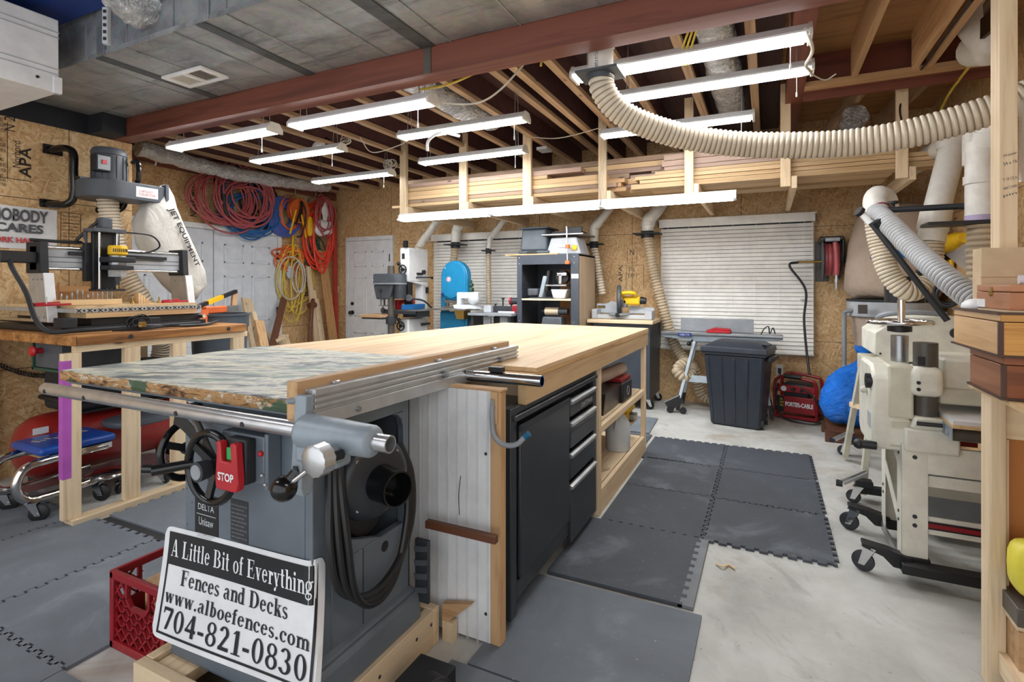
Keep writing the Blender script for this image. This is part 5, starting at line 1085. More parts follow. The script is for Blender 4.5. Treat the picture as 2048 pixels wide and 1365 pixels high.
for k in range(3):
    G().sweep([(-1.19, 1.20+.02*k, .90), (-1.16+.012*k, 1.17+.01*k, .76), (-1.13+.012*k, 1.14+.022*k, .60), (-1.125+.01*k, 1.17+.02*k, .47-.01*k), (-1.12, 1.26+.01*k, .395-.016*k), (-1.12, 1.36, .385-.02*k), (-1.12, 1.46-.012*k, .44-.02*k), (-1.13, 1.53-.014*k, .55), (-1.15, 1.55-.014*k, .68), (-1.19, 1.54, .78)], .0125, 9, 8).obj('power_cord', 'black', t)
G().cyl((CX1-.001, 1.44, .46), (CX1+.001, 1.44, .46), .018).obj('slot', 'black', t)
# magnetic sign bent around the corner
SW, SH = .725, .335
def sgn(s_, v, lift=0.0):
    x = -1.852+s_*(SW-.005)+(.03*(1-v))*s_; z = .186+v*.346+.03*s_*(1 if v > .5 else 1)*1.0
    y = CY0-.004-.05*(1-v)**1.5-.002*math.sin(s_*6+v*3)
    xc = CX1+.004+.06*(1-v)**1.3
    if x > xc-.02:
        o = x-xc+.02; r_ = .02; a_ = min(o/r_, PI/2)
        y += r_*(1-math.cos(a_))+max(0, o-r_*PI/2); x = xc-.02+r_*math.sin(a_)
    return V((x, y-lift, z))
nS, nV = 40, 12
def sheetm(s0, s1, v0, v1, mat, name, lift, par, rc=0.0):
    g = G(); 
    def cr(a, b):
        if rc:
            rs, rv = rc/SW, rc/.345
            ca, cb = min(max(a, rs), 1-rs), min(max(b, rv), 1-rv); p, q = (a-ca)/rs, (b-cb)/rv; l = math.hypot(p, q)
            if l > 1: a, b = ca+p/l*rs, cb+q/l*rv
        return a, b
    for i in range(nS):
        for j in range(nV):
            a0, a1 = s0+(s1-s0)*i/nS, s0+(s1-s0)*(i+1)/nS; b0, b1 = v0+(v1-v0)*j/nV, v0+(v1-v0)*(j+1)/nV
            g.poly([sgn(*cr(a, b), lift) for a, b in ((a0, b0), (a1, b0), (a1, b1), (a0, b1))])
    bmesh.ops.remove_doubles(g.bm, verts=g.bm.verts[:], dist=.0004)
    return g.obj(name, mat, par)
st = T('magnetic_sign', 'white business sign with big black phone number stuck on the table saw front', 'sign', tuple(sgn(.5, 0)))
sheetm(0, 1, 0, 1, 'signw', 'sheet', 0, st, .032)
for a in ((.035, .965, .655, .955), (.035, .965, .045, .065), (.035, .047, .045, .70), (.953, .965, .045, .70)): sheetm(*a, 'signk', 'printed_border', .0012, st)
for body, x0, x1, y0, y1, m in (('A Little Bit of Everything', .06, .945, .735, .89, 'signw'), ('Fences and Decks', .15, .82, .50, .635, 'signk'), ('www.alboefences.com', .06, .94, .325, .445, 'signk'), ('704-821-0830', .065, .94, .10, .285, 'signk')):
    serif(body, lambda s_, v: sgn(s_, v, .0024), x0, x1, y0, y1, m, st, 'sign_lettering')
# things tucked around the saw
one(G().box(-1.17, -.87, 1.665, 1.69, .43, .458).xf(Matrix.Identity(4)), 'push_stick', 'walnut', 'dark brown wood strip sticking out behind the saw in front of the white panel', 'stick', bev=.002)
g = G().box(-1.17, -1.11, 1.60, 1.615, .19, .42); o = one(g, 'vent_cover', 'iron', 'dark louvred cover standing behind the saw cabinet', 'cover', bev=.003)
for k in range(4): G().bar((-1.165, 1.596, .235+.05*k), (-1.115, 1.596, .245+.05*k), .012, .02).obj('louvre', 'dgrey', o)
one(G().prism([(-1.12, .135), (-.99, .165), (-1.12, .05)], 'y', 1.705, 1.73), 'wood_wedge', MT['fir'][0], 'tan wedge of wood behind the platform corner by the white panel', 'wedge')
one(G().box(-1.115, -1.07, 1.70, 1.733, 0, .075), 'wood_block', MT['pine'][2], 'small wood block on the concrete against the white panel', 'block')
# milk crate
c0, c1 = (-2.205, 1.14), (-1.895, 1.455)
def crate():
    t = T('milk_crate', 'red plastic milk crate on the floor left of the table saw', 'crate', (-2.05, 1.3, 0))
    x0, y0 = c0; x1, y1 = c1; H = .285; s_ = .02
    g = G()
    for x in (x0, x1):
        for y in (y0, y1): g.box(x-.012, x+.012, y-.012, y+.012, 0, H)
    for z in (.0, H-.028):
        g.box(x0-.01, x1+.01, y0-.012, y0+.006, z, z+.03).box(x0-.01, x1+.01, y1-.006, y1+.012, z, z+.03).box(x0-.012, x0+.006, y0, y1, z, z+.03).box(x1-.006, x1+.012, y0, y1, z, z+.03)
    g.obj('frame', 'redc', t, bev=.004)
    for (p, q) in (((x0, y0), (x1, y0)), ((x0, y1), (x1, y1)), ((x0, y0), (x0, y1)), ((x1, y0), (x1, y1))):
        p, q = V((*p, 0)), V((*q, 0)); d = q-p; g = G()
        for k in range(-4, 7):
            for sg in (1, -1):
                a0 = k/6; h0, h1 = .03, .26; sp_ = .72
                A, B = (a0, h0), (a0+sp_*1.0, h1)
                # clip to 0..1 across
                if B[0] <= 0.02 or A[0] >= .98: continue
                if A[0] < 0.02: f = (0.02-A[0])/sp_; A = (0.02, h0+(h1-h0)*f)
                if B[0] > .98: f = (B[0]-.98)/sp_; B = (.98, h1-(h1-h0)*f)
                if sg < 0: A, B = (1-A[0], A[1]), (1-B[0], B[1])
                # leave the hand hole free
                P0, P1 = p+d*A[0]+V((0, 0, A[1])), p+d*B[0]+V((0, 0, B[1]))
                n = 10
                for i in range(n):
                    u, v = P0.lerp(P1, i/n), P0.lerp(P1, (i+1)/n); m_ = (u+v)/2; ac = (m_-p).dot(d)/d.length_squared
                    if .3 < ac < .7 and m_.z > .175: continue
                    g.bar(u, v, .007, .018 if 0 else .007, (0, 0, 1))
        for a, b in (((.28, .26), (.28, .2)), ((.28, .2), (.36, .17)), ((.36, .17), (.64, .17)), ((.64, .17), (.72, .2)), ((.72, .2), (.72, .26))): g.bar(p+d*a[0]+V((0, 0, a[1])), p+d*b[0]+V((0, 0, b[1])), .014, .012)
        w = g.obj('side_lattice', 'redc', t)
        cen = V(((x0+x1)/2, (y0+y1)/2, 0)); off = cen-(p+q)/2; off = off.normalized()*.012
        G().prism3([p+d*.03+off+V((0, 0, .03)), p+d*.97+off+V((0, 0, .03)), p+d*.97+off+V((0, 0, .165)), p+d*.03+off+V((0, 0, .165))], off*.15).obj('side_web', 'redc', t)
    G().box(x0, x1, y0, y1, .012, .02).obj('bottom', 'redc', t)
crate()
one(G().box(-2.12, -1.95, 1.2, 1.4, .021, .24).jit(.004, 15), 'wood_offcut', MT['fir'][2], 'rough tan offcut standing inside the red milk crate', 'wood')
one(G().lathe([(.03, 0), (.055, .02), (.06, .08), (.048, .085), (.05, .14), (.045, .14), (.04, .02), (0, .02)], (-1.0, 1.42, .05), (.75, -.35, .1), 24).box(-1.07, -.93, 1.33, 1.5, .0, .09), 'dust_port', 'blackm', 'black plastic dust fitting lying on the concrete beside the saw platform', 'fitting', bev=.01)
# ---------------------------------------------------------------- long workbench
WX0, WX1, WY0, WY1, WZ = -2.12, -.885, 1.745, 4.36, 1.0
t = T('workbench', 'long plywood-topped workbench with white grooved end panel behind the table saw', 'workbench', (-1.5, 3.0, 0))
G().prism([(-2.60, 2.065), (-.88, 2.065), (-.88, 4.40), (-2.24, 4.48)], 'z', WZ-.018, WZ+.002).obj('plywood_top', 'ply', t, bev=.001)
G().prism([(-2.60, 2.067), (-1.3, 2.067), (-.88, 1.96), (-.88, 4.40), (-2.24, 4.48)], 'z', WZ-.036, WZ-.019).obj('plywood_underlay', 'plyx', t, bev=.001)
G().box(WX1-.035, WX1+.003, 1.96, 4.39, WZ-.135, WZ-.0365).obj('front_fascia', 'fascia', t, bev=.002)
G().box(-2.2, WX1-.04, 4.32, 4.36, WZ-.135, WZ-.0365).box(-2.2, WX1-.04, 2.10, 2.14, WZ-.135, WZ-.0365).obj('end_fascia', MT['pine'][0], t)
g = G().box(-1.9, WX1-.045, WY0, WY0+.010, .0135, .955)
pn = g.obj('end_panel', 'white', t)
g = G()
for k in range(22):
    x = -1.88+.0445*k
    for o_ in (0, .006): g.box(x+o_, x+o_+.0022, WY0-.002, WY0+.001, .0, .955)
g.obj('bead', M('bead_white', '#d3d5d7', .4), pn)
G().box(WX1-.046, WX1-.004, WY0-.002, WY0+.045, .0135, .955).obj('corner_stud', MT['fir'][2], t, bev=.002)
G().box(-1.9, WX1, WY0, WY0+.05, .956, .964).obj('end_plate', MT['fir'][0], t)
for z in (.12, .42, .72): G().cyl((WX1-.065, WY0-.003, z), (WX1-.065, WY0, z), .006, n=10).obj('screw_head', 'iron', pn)
G().sweep([(-1.06, WY0-.0015, .62), (-1.068, WY0-.0015, .55), (-1.066, WY0-.0015, .47)], .0016, 5, 4).obj('scuff', 'inkgrey', pn)
for y in (3.03, 4.31):
    G().box(WX1-.035, WX1, y-.022, y+.022, 0, WZ-.136).box(WX1-.6, WX1-.56, y-.022, y+.022, 0, WZ-.136).obj('leg', MT['pine'][2], t, bev=.002)
G().box(-2.2, -2.16, 4.2, 4.29, 0, WZ-.04).box(-2.2, -2.16, 2.3, 2.39, 0, WZ-.04).obj('leg', MT['pine'][2], t)
G().box(WX1-.5, WX1-.036, 3.055, 4.285, .50, .52).box(WX1-.03, WX1-.002, 3.055, 4.285, .475, .518).obj('shelf', MT['pine'][1], t, bev=.002)
G().box(WX1-.5, WX1-.036, 3.055, 4.285, .125, .143).box(WX1-.03, WX1-.002, 3.055, 4.285, .0, .142).obj('shelf', MT['pine'][1], t, bev=.002)
G().box(WX1-.56, WX1-.55, 2.0, 4.3, .02, .96).obj('back_board', 'dgrey', t)
# tool cabinet under the bench
t = T('tool_cabinet', 'black steel tool cabinet with one door and four drawers under the workbench', 'tool cabinet', (-1.15, 2.35, 0))
tx, ty0, ty1, tz0, tz1 = WX1-.012, 1.85, 2.99, .04, .868
G().box(tx-.48, tx-.03, ty0, ty1, tz0+.03, tz1).box(tx-.03, tx, ty0, ty0+.055, tz0, tz1).box(tx-.03, tx, ty1-.05, ty1, tz0, tz1).box(tx-.03, tx-.001, ty0+.0551, ty1-.0501, tz0+.06, tz0+.13).box(tx-.03, tx-.001, ty0+.0551, ty1-.0501, tz1-.03, tz1-.001).obj('body', 'craft', t, bev=.004)
G().box(tx-.2, tx+.012, ty0+.02, ty1-.01, tz1-.055, tz1-.03).obj('lid', 'craft', t, bev=.006)
yd = 2.50
G().box(tx-.008, tx+.01, ty0+.07, yd, tz0+.14, tz1-.085).obj('door', 'craft', t, bev=.006)
G().box(tx+.006, tx+.016, ty0+.06, yd, tz1-.10, tz1-.075).obj('door_rail', 'iron', t)
zz = tz1-.09; hs = (.10, .145, .145, .31)
for k, h in enumerate(hs):
    d = G().box(tx-.008, tx+.008, yd+.014, ty1-.056, zz-h+.012, zz).obj('drawer', 'craft', t, bev=.004)
    G().prism([(tx+.006, zz-.002), (tx+.022, zz-.008), (tx+.022, zz-.022), (tx+.006, zz-.026)], 'y', yd+.012, ty1-.058).obj('pull', 'zinc', d, bev=.001)
    zz -= h+.012
text('CRAFTSMAN', 'lgrey', t, (tx+.0085, 2.68, .704), (0, 1, 0), (0, 0, 1), .2, .026, 'cabinet_lettering', bold=.02)
G().box(tx+.0085, tx+.0095, yd+.02, ty1-.06, .535, .61).obj('dull_panel', 'dgrey', t)
for y in (ty0+.1, ty1-.12): caster(t, tx-.1, y, .028, 0, 'black', .07)
# padded hook on the corner stud
q = V((WX1-.03, WY0-.003, .86)); t = T('storage_hook', 'grey vinyl-coated hook screwed to the bench corner stud', 'hook', tuple(q))
G().box(q.x-.012, q.x+.018, q.y-.008, q.y-.0, .84, .955).obj('block', MT['fir'][2], t, bev=.002)
hk = [(q.x, q.y-.012, .91), (q.x, q.y-.014, .86), (q.x+.01, q.y-.018, .80), (q.x+.05, q.y-.02, .772), (q.x+.10, q.y-.02, .778), (q.x+.135, q.y-.02, .81)]
G().sweep(hk, .0095, 10, 8).obj('coated_arm', 'hosegrey' if 0 else 'grey', t); G().cyl(hk[-1], V(hk[-1])+V((.016, 0, .014)), .0115).obj('tip', 'turqd', t); G().box(q.x-.008, q.x+.008, q.y-.016, q.y-.008, .86, .93).obj('plate', 'zinc', t)
# things on the bench shelves
t = T('water_jug', 'translucent gallon jug with white label on the lower bench shelf', 'jug', (WX1-.11, 3.86, .143))
jx, jy = WX1-.11, 3.86
G().lathe([(.0, .144), (.082, .144), (.09, .155), (.091, .30), (.083, .35), (.044, .41), (.024, .43), (.022, .45), (.0, .45)], (jx, jy, 0), n=28).obj('bottle', 'jug', t)
G().cyl((jx, jy, .45), (jx, jy, .47), .023).obj('cap', 'white', t); G().sweep([(jx+.0, jy-.02, .435), (jx+.01, jy-.065, .42), (jx+.01, jy-.09, .35), (jx+.0, jy-.086, .31)], .012, 8, 6).obj('handle', 'jug', t)
G().prism3([(jx+.0925*math.cos(a), jy+.0925*math.sin(a), z) for a, z in ((-.1, .19), (.75, .19), (.75, .28), (-.1, .28))], (.0015, .001, 0)).obj('label', 'white', t)
t = T('battery_box', 'black case with red lid on the upper bench shelf', 'box', (WX1-.12, 3.42, .52)); y_ = 3.70
G().box(WX1-.21, WX1-.03, y_, y_+.27, .521, .66).obj('case', 'black', t, bev=.012); G().box(WX1-.2, WX1-.04, y_+.01, y_+.26, .66, .69).obj('lid', 'redc', t, bev=.006)
G().torus((WX1-.029, y_+.14, .59), (1, 0, 0), .032, .002, 20, 6).obj('ring_mark', 'lgrey', t); text('M', 'redc', t, (WX1-.0292, y_+.19, .60), (0, 1, 0), (0, 0, 1), .04, .02)
one(G().box(WX1-.2, WX1-.05, 3.30, 3.66, .521, .66).jit(.025, 8), 'crumpled_bag', M('dark_foil_bag', '#4a3d38', .3, .3), 'crumpled dark foil bag left of the black case on the bench shelf', 'bag')
one(G().cyl((WX1-.20, 3.16, .71), (WX1-.10, 3.92, .735), .045, n=18).jit(.008, 9), 'rolled_cloth', 'skin', 'rolled pale cloth lying over the bag and the black case', 'cloth')
t = T('cordless_tool', 'yellow tool on a little plate at the back of the lower bench shelf', 'power tool', (WX1-.15, 4.05, .3))
G().box(WX1-.22, WX1-.05, 3.98, 4.27, .285, .297).obj('plate', MT['pine'][1], t); G().box(WX1-.16, WX1-.08, 4.0, 4.12, .298, .37).box(WX1-.18, WX1-.06, 4.0, 4.22, .37, .42).obj('body', 'yellow', t, bev=.02); G().box(WX1-.12, WX1-.04, 4.08, 4.2, .31, .35).obj('clamp', 'steel', t, bev=.005)
G().bar((WX1-.1, 4.22, .297), (WX1-.1, 4.24, .47), .02, .02).obj('bracket', 'steel', t)
one(G().sweep([(WX1-.1, 3.1, .152), (WX1-.06, 3.2, .152), (WX1-.1, 3.3, .152), (WX1-.05, 3.42, .15)], .005, 6, 6), 'twine', 'hosetan', 'loose tan twine on the lower bench shelf beside the jug', 'twine')
one(G().bar((WX1-.5, 3.1, .82), (WX1-.07, 3.95, .90), .02, .012), 'metal_strap', 'iron', 'thin dark metal bar leaning in the dark upper bench bay', 'bar')
# ---------------------------------------------------------------- foam floor tiles
def tile(x0, y0, x1, y1, lab, rz=0, z=0, teeth='LRTB', m='foam', ph=0, amp=.011, th=.013, border=None):
    def edge(a, b, on, sgn_):
        a, b = V((*a, 0)), V((*b, 0)); d = b-a; n = V((d.y, -d.x, 0)).normalized(); out = [a]
        if not on: return out
        k = 19; w = .012
        for i in range(1, k):
            s_ = 1 if (i+ph) % 2 else -1; m_ = i/k
            if i == 1: out += [a+d*(m_-.5/k)]
            t0, t1 = m_-.5/k, m_+.5/k; fl = .13/k*s_
            out += [a+d*(t0-fl)+n*amp*s_*sgn_, a+d*(t1+fl)+n*amp*s_*sgn_]
        out += [a+d*(1-.5/k)]
        return out
    cx_, cy_ = (x0+x1)/2, (y0+y1)/2; g_ = .0022; hx, hy = (x1-x0)/2-g_, (y1-y0)/2-g_
    P = edge((-hx, -hy), (hx, -hy), 'B' in teeth, 1)+edge((hx, -hy), (hx, hy), 'R' in teeth, -1)+edge((hx, hy), (-hx, hy), 'T' in teeth, 1)+edge((-hx, hy), (-hx, -hy), 'L' in teeth, -1)
    t = T('foam_tile', lab, 'floor mat', (0, 0, 0), 'foam floor tiles')
    G().prism([(p.x, p.y) for p in P], 'z', z+.0004, z+th).obj('tile', m, t, flat=True)
    if border == 'R': G().box(hx-.02, hx+.045, -hy, hy, z+.0002, z+th-.0012).obj('edge_strip', 'foam_edge', t, bev=.002)
    place(t, (cx_, cy_, 0), rz); return t
tile(-.96, 1.62, -.238, 2.27, 'pale grey foam tile beside the white grooved panel and tool cabinet door', 0, 0, '', 'foam_l')
tile(-1.02, 1.0, -.225, 1.615, 'pale grey foam tile at the bottom edge, in front of the tool cabinet tile', 0, 0, '', 'foam_l')
tile(-.93, 2.30, -.32, 2.95, 'dark foam tile with a light border strip, next to the drawers', .0, .001, 'R', 'foam', 0, .011, .017, 'R')
for k, l in enumerate(('first', 'second', 'third')):
    y = 2.955+.612*k; a = WX1+.08 if k < 2 else WX1+.04
    tile(-.865 if k < 2 else -.90, y, -.31, y+.612, '%s dark foam tile along the open bench shelves, counted from the bordered one' % l, 0, 0, 'RTB')
    tile(-.308, y, .305, y+.612, '%s dark foam tile on the drum sander side, counted from the bare concrete' % l, 0, 0, 'LRTB', 'foam')
tile(-1.42, 4.86, -.98, 5.45, 'grey foam piece on the floor by the mitre saw stand casters', .05, 0, '', 'foam_l'); tile(-1.5, 4.45, -.93, 4.83, 'dark foam piece behind the end leg of the workbench', 0, 0, '', 'foam')
LX = (-4.33, -3.62, -2.915, -2.21)
for i in range(3):
    for j, (y0, y1) in enumerate(((.33, .985), (.99, 1.70))):
        tile(LX[i], y0, LX[i+1], y1, '%s grey foam tile from the wall in the %s row, left of the saw' % (('first', 'second', 'third')[i], ('near', 'middle')[j]), 0, 0, 'LRTB' if i < 2 else 'LTB', 'foam_l')
for i in range(2): tile(-3.46+.62*i, 1.76, -2.85+.62*i, 2.42, '%s grey foam tile beyond the seam beside the pale bench plate' % ('left', 'right')[i], 0, .0, 'LR', 'foam_l')
tile(-2.21, .33, -1.9, .98, 'grey foam tile at the lower left corner by the bare concrete', 0, 0, '', 'foam_l')
one(G().box(-3.45, -2.3, 1.705, 1.755, .0, .006), 'seam_gap', 'blackm', 'dark strip standing for the gap between the foam tiles left of the saw', 'strip')  # dark strip stands in for the dark gap between tiles
g = G().sweep([W(1432, 1128, Z=.006), W(1445, 1133, Z=.014), W(1458, 1131, Z=.006), W(1470, 1137, Z=.012)], .005, 6, 5)
one(g, 'wood_shaving', MT['pine'][0], 'small pale wood shaving on the bare concrete beside the dark tiles', 'shaving')
# ---------------------------------------------------------------- machines along the back wall
# drill press
t = T('drill_press', 'grey drill press with wooden table in front of the single white door', 'drill press', (-4.28, 5.3, 0))
x, y = -4.25, 5.32
G().cyl((x, y, .02), (x, y, 1.6), .042, n=20).obj('column', 'smoke', t)
P = [(x-.26+.0*a, y) for a in (0,)]
def stadium(cx, cy, ra, rb, L, n=12): return [(cx-L/2+ra*math.cos(a), cy+ra*math.sin(a)) for a in [PI/2+PI*k/n for k in range(n+1)]]+[(cx+L/2+rb*math.cos(a), cy+rb*math.sin(a)) for a in [-PI/2+PI*k/n for k in range(n+1)]]
h = G().prism(stadium(x-.02, y, .105, .105, .26), 'z', 1.38, 1.49).prism(stadium(x-.02, y, .098, .098, .26), 'z', 1.49, 1.5).obj('belt_cover', 'dgrey', t, bev=.012)
G().prism(stadium(x-.02, y, .108, .108, .262), 'z', 1.368, 1.385).obj('cover_rim', 'grey', h)
G().taper((x-.09, y, 1.18), .10, .065, (x-.06, y, 1.368), .16, .085).obj('head', 'dgrey', t, bev=.02)
G().cyl((x+.14, y, 1.19), (x+.14, y, 1.37), .075, n=24).obj('motor', 'iron', t)
G().cyl((x-.13, y, 1.10), (x-.13, y, 1.18), .032).cyl((x-.13, y, 1.06), (x-.13, y, 1.10), .012).obj('quill', 'steel', t); G().lathe([(.012, 1.07), (.026, 1.06), (.028, 1.03), (.014, 1.0)], (x-.13, y, 0), n=16).obj('chuck', 'iron', t)
G().box(x-.17, x-.06, y-.04, y+.04, 1.095, 1.105).obj('depth_stop', 'steel', t)
G().torus((x-.21, y-.092, 1.44), (0, -1, 0), .022, .004, 20, 6).obj('badge', 'lgrey', h)
G().sph((x-.1, y-.09, 1.29), .02, 10, 8).bar((x-.1, y-.09, 1.29), (x-.04, y-.16, 1.22), .012, .012).obj('feed_handle', 'black', t)
G().box(x-.36, x-.02, y-.17, y+.17, .955, .988).obj('wood_table', MT['fir'][0], t, bev=.006); G().box(x-.34, x-.02, y-.15, y+.15, .935, .955).cyl((x, y, .87), (x, y, .97), .065).obj('table_bracket', 'iron', t)
G().sweep([(x+.06, y, .94), (x+.12, y, .94), (x+.18, y-.02, .87)], .008, 6, 3).obj('crank', 'black', t)
G().box(x-.3, x+.15, y-.2, y+.2, 0, .05).obj('base', 'dgrey', t, bev=.01)
# white band saw
t = T('band_saw', 'tall white band saw with black handwheels and a blue fence', 'band saw', (-4.15, 5.7, 0))
bx = -4.08; y0, y1 = 5.45, 5.88
G().box(bx-.14, bx, y0, y1, 1.40, 1.835).obj('upper_housing', 'white', t, bev=.02)
G().prism([(y0, 1.402), (y1, 1.402), (y1, 1.34), (y1-.13, 1.36), (y0+.12, 1.39)], 'x', bx-.13, bx-.005).obj('upper_door', 'white', t, bev=.004)
G().box(bx-.14, bx, y0, y1, .1, .93).obj('lower_housing', 'white', t, bev=.02); G().box(bx-.13, bx-.01, y1-.11, y1-.002, .92, 1.4).obj('column', 'white', t, bev=.004)
G().box(bx-.15, bx+.02, y0+.0, y1, 0, .1).obj('base', 'lgrey', t)
G().box(bx-.09, bx-.03, y0+.03, y0+.13, 1.07, 1.395).obj('blade_guard', 'black', t, bev=.003)
G().box(bx-.07, bx-.02, y0-.02, y0+.02, 1.835, 1.92).obj('tension_post', 'black', t)
def hw(c, ax, r, m='black', n='handwheel'):
    g = G().torus(c, ax, r, r*.16, 24, 8); a, b, d = basis(ax)
    for k in range(3): g.bar(V(c), V(c)+(a*math.cos(2.1*k)+b*math.sin(2.1*k))*r, r*.22, r*.12, d)
    return g.cyl(V(c)-V(d)*.02, V(c)+V(d)*.012, r*.35).obj(n, m, t)
hw((bx-.07, y0-.03, 1.555), (0, -1, 0), .055); hw((bx-.1, y0-.03, .84), (0, -1, 0), .055); G().sph((bx-.13, y0-.03, 1.63), .025, 10, 8).sph((bx-.13, y0-.03, .92), .025, 10, 8).obj('knob', 'black', t)
G().cyl((bx, y1-.12, 1.53), (bx+.03, y1-.12, 1.53), .028).bar((bx+.02, y0+.14, 1.46), (bx+.05, y1+.0, 1.46), .014, .014).sph((bx+.05, y1+.02, 1.455), .018, 8, 6).box(bx, bx+.03, y0+.17, y0+.27, 1.49, 1.52).box(bx, bx+.03, y1-.06, y1-.03, 1.25, 1.33).obj('controls', 'black', t)
G().box(bx-.06, bx-.059+.0, y0-.001, y0-.0, 1.69, 1.76).box(bx-.10, bx-.06, y0-.003, y0, 1.69, 1.76).obj('name_plate', 'iron', t)
G().box(bx-.32, bx+.17, y0-.1, y1-.14, 1.03, 1.05).obj('table', 'steel', t, bev=.003); G().box(bx-.1, bx+.12, y0+.02, y1-.14, .95, 1.03).obj('trunnion', 'iron', t)
G().box(bx-.02, bx+.02, y0-.12, y1-.1, 1.052, 1.115).obj('fence', 'blue', t, bev=.003); G().box(bx-.32, bx+.19, y0-.13, y0-.10, 1.0, 1.035).obj('fence_rail', 'iron', t)
G().cyl((bx-.02, y0+.05, 1.17), (bx+.02, y0-.02, 1.2), .045).sweep([(bx+.02, y0+.0, 1.19), (bx+.12, y0+.15, 1.16), (bx+.13, y0+.32, 1.06)], .012, 8, 6).obj('work_lamp', 'iron', t)
G().box(bx-.2, bx-.14, y0-.02, y0+.05, 1.052, 1.17).box(bx-.2, bx-.02, y0+.12, y0+.16, 1.12, 1.17).obj('jig', 'red', t, bev=.004)
G().box(bx+.001, bx+.02, y0+.26, y1+.02, .83, .86).obj('foot_lever', 'iron', t)
# blue band saw
t = T('band_saw', 'bright blue band saw with round arched top in front of the left blind', 'band saw', (-3.49, 5.6, 0))
cx_, fy = -3.47, 5.55; w = .19
arc = [(cx_+w*math.cos(a), 1.47+w*math.sin(a)) for a in [PI*k/20 for k in range(21)]]
arc += [(cx_-w, 1.24), (cx_-.12, 1.19), (cx_-.04, 1.165), (cx_+.05, 1.175), (cx_+.12, 1.215), (cx_+w, 1.25)]
G().prism(arc, 'y', fy, fy+.10).obj('upper_housing', 'turq', t, bev=.012)
arc2 = [(cx_+(w-.02)*math.cos(a), 1.465+(w-.02)*math.sin(a)) for a in [PI*k/20 for k in range(21)]]+[(cx_-w+.02, 1.25), (cx_-.04, 1.185), (cx_+w-.02, 1.26)]
G().prism(arc2, 'y', fy-.012, fy).obj('upper_door', 'turq', t, bev=.006)
G().lathe([(.0, 0), (.033, 0), (.033, .003), (0, .003)], (cx_-.07, fy-.012, 1.43), (0, -1, 0)).obj('badge', 'white', t); G().torus((cx_-.07, fy-.015, 1.43), (0, -1, 0), .026, .004, 20, 5).obj('badge_ring', 'redc', t); text('BAND', 'redc', t, (cx_-.09, fy-.0155, 1.422), (1, 0, 0), (0, 0, 1), .04, .014)
G().box(cx_-w-.012, cx_-w+.06, fy+.01, fy+.11, 1.0, 1.26).obj('column', 'turqd', t, bev=.01)
G().box(cx_-w-.02, cx_+w, fy, fy+.12, .42, 1.03).obj('lower_housing', 'turq', t, bev=.02); G().box(cx_-w+.02, cx_+w-.03, fy-.012, fy, .5, 1.01).obj('lower_door', 'turq', t, bev=.008)
G().taper((cx_, fy+.08, 0), .23, .2, (cx_, fy+.08, .42), .2, .16).obj('stand', 'turqd', t)
for a in (-1, 1): G().sph((cx_+a*.155, fy-.02, 1.265 if a > 0 else 1.255), .018, 10, 8).obj('door_knob', 'navy', t)
G().sph((cx_-.12, fy-.016, 1.57), .008, 8, 6).obj('rivet', 'white', t)
G().cyl((cx_+w+.03, fy+.05, 1.18), (cx_+w+.03, fy+.05, 1.42), .01).cyl((cx_+w+.01, fy+.05, 1.3), (cx_+w+.05, fy+.05, 1.3), .03, n=8).cyl((cx_+w+.01, fy+.05, 1.36), (cx_+w+.05, fy+.05, 1.36), .022, n=8).obj('guide_knob', 'dgreen', t)
G().box(cx_-.24, cx_+.25, fy-.16, fy+.2, 1.055, 1.075).obj('table', 'steel', t, bev=.003); G().taper((cx_+.15, fy-.05, .95), .05, .05, (cx_+.15, fy-.05, 1.055), .07, .08).obj('trunnion', 'brass', t)
G().cyl((cx_+w+.03, fy+.1, .86), (cx_+w+.09, fy+.1, .86), .12, n=24).obj('motor', 'iron', t)
one(G().taper((cx_+.22, fy-.02, 1.077), .14, .10, (cx_+.18, fy-.02, 1.12), .12, .09).box(cx_+.08, cx_+.13, fy-.06, fy+.02, 1.10, 1.26).box(cx_+.08, cx_+.36, fy-.05, fy+.03, 1.2, 1.27).sph((cx_+.29, fy-.02, 1.2), (.08, .06, .075), 14, 8).jit(.012, 16), 'dust_shroud', 'jug', 'clear and white plastic dust shroud on the blue band saw table', 'shroud')
one(G().box(cx_-.12, cx_+.07, fy-.09, fy-.02, 1.077, 1.10).cyl((cx_-.06, fy-.05, 1.1), (cx_-.06, fy-.05, 1.18), .01).bar((cx_-.1, fy-.05, 1.16), (cx_+.1, fy-.03, 1.15), .03, .03), 'mitre_gauge', 'smoke', 'brown-grey gauge and knob lying on the blue band saw table', 'gauge')
# router table
t = T('router_table', 'grey router table with black fence right of the blue band saw', 'router table', (-2.85, 5.55, 0))
rx0, rx1 = -3.2, -2.62; ry0, ry1 = 5.42, 5.85
G().box(rx0, rx1, ry0, ry1, 1.0, 1.03).obj('top', 'grey', t, bev=.004)
for a in (rx0+.18, rx0+.40): G().box(a, a+.10, ry0+.06, ry0+.08, .4, .99).obj('leg_panel', 'grey', t)
G().box(rx0+.28, rx0+.40, ry0+.12, ry0+.3, .7, .99).obj('router_body', 'black', t, bev=.01)
G().box(rx0+.2, rx0+.56, ry0+.2, ry0+.25, 1.032, 1.11).obj('fence', 'iron', t, bev=.004); G().box(rx0+.14, rx0+.24, ry0+.14, ry0+.2, 1.032, 1.115).obj('fence_end', 'lgrey', t, bev=.003); G().box(rx0+.34, rx0+.55, ry0+.13, ry0+.16, 1.032, 1.05).obj('guard', 'white', t)
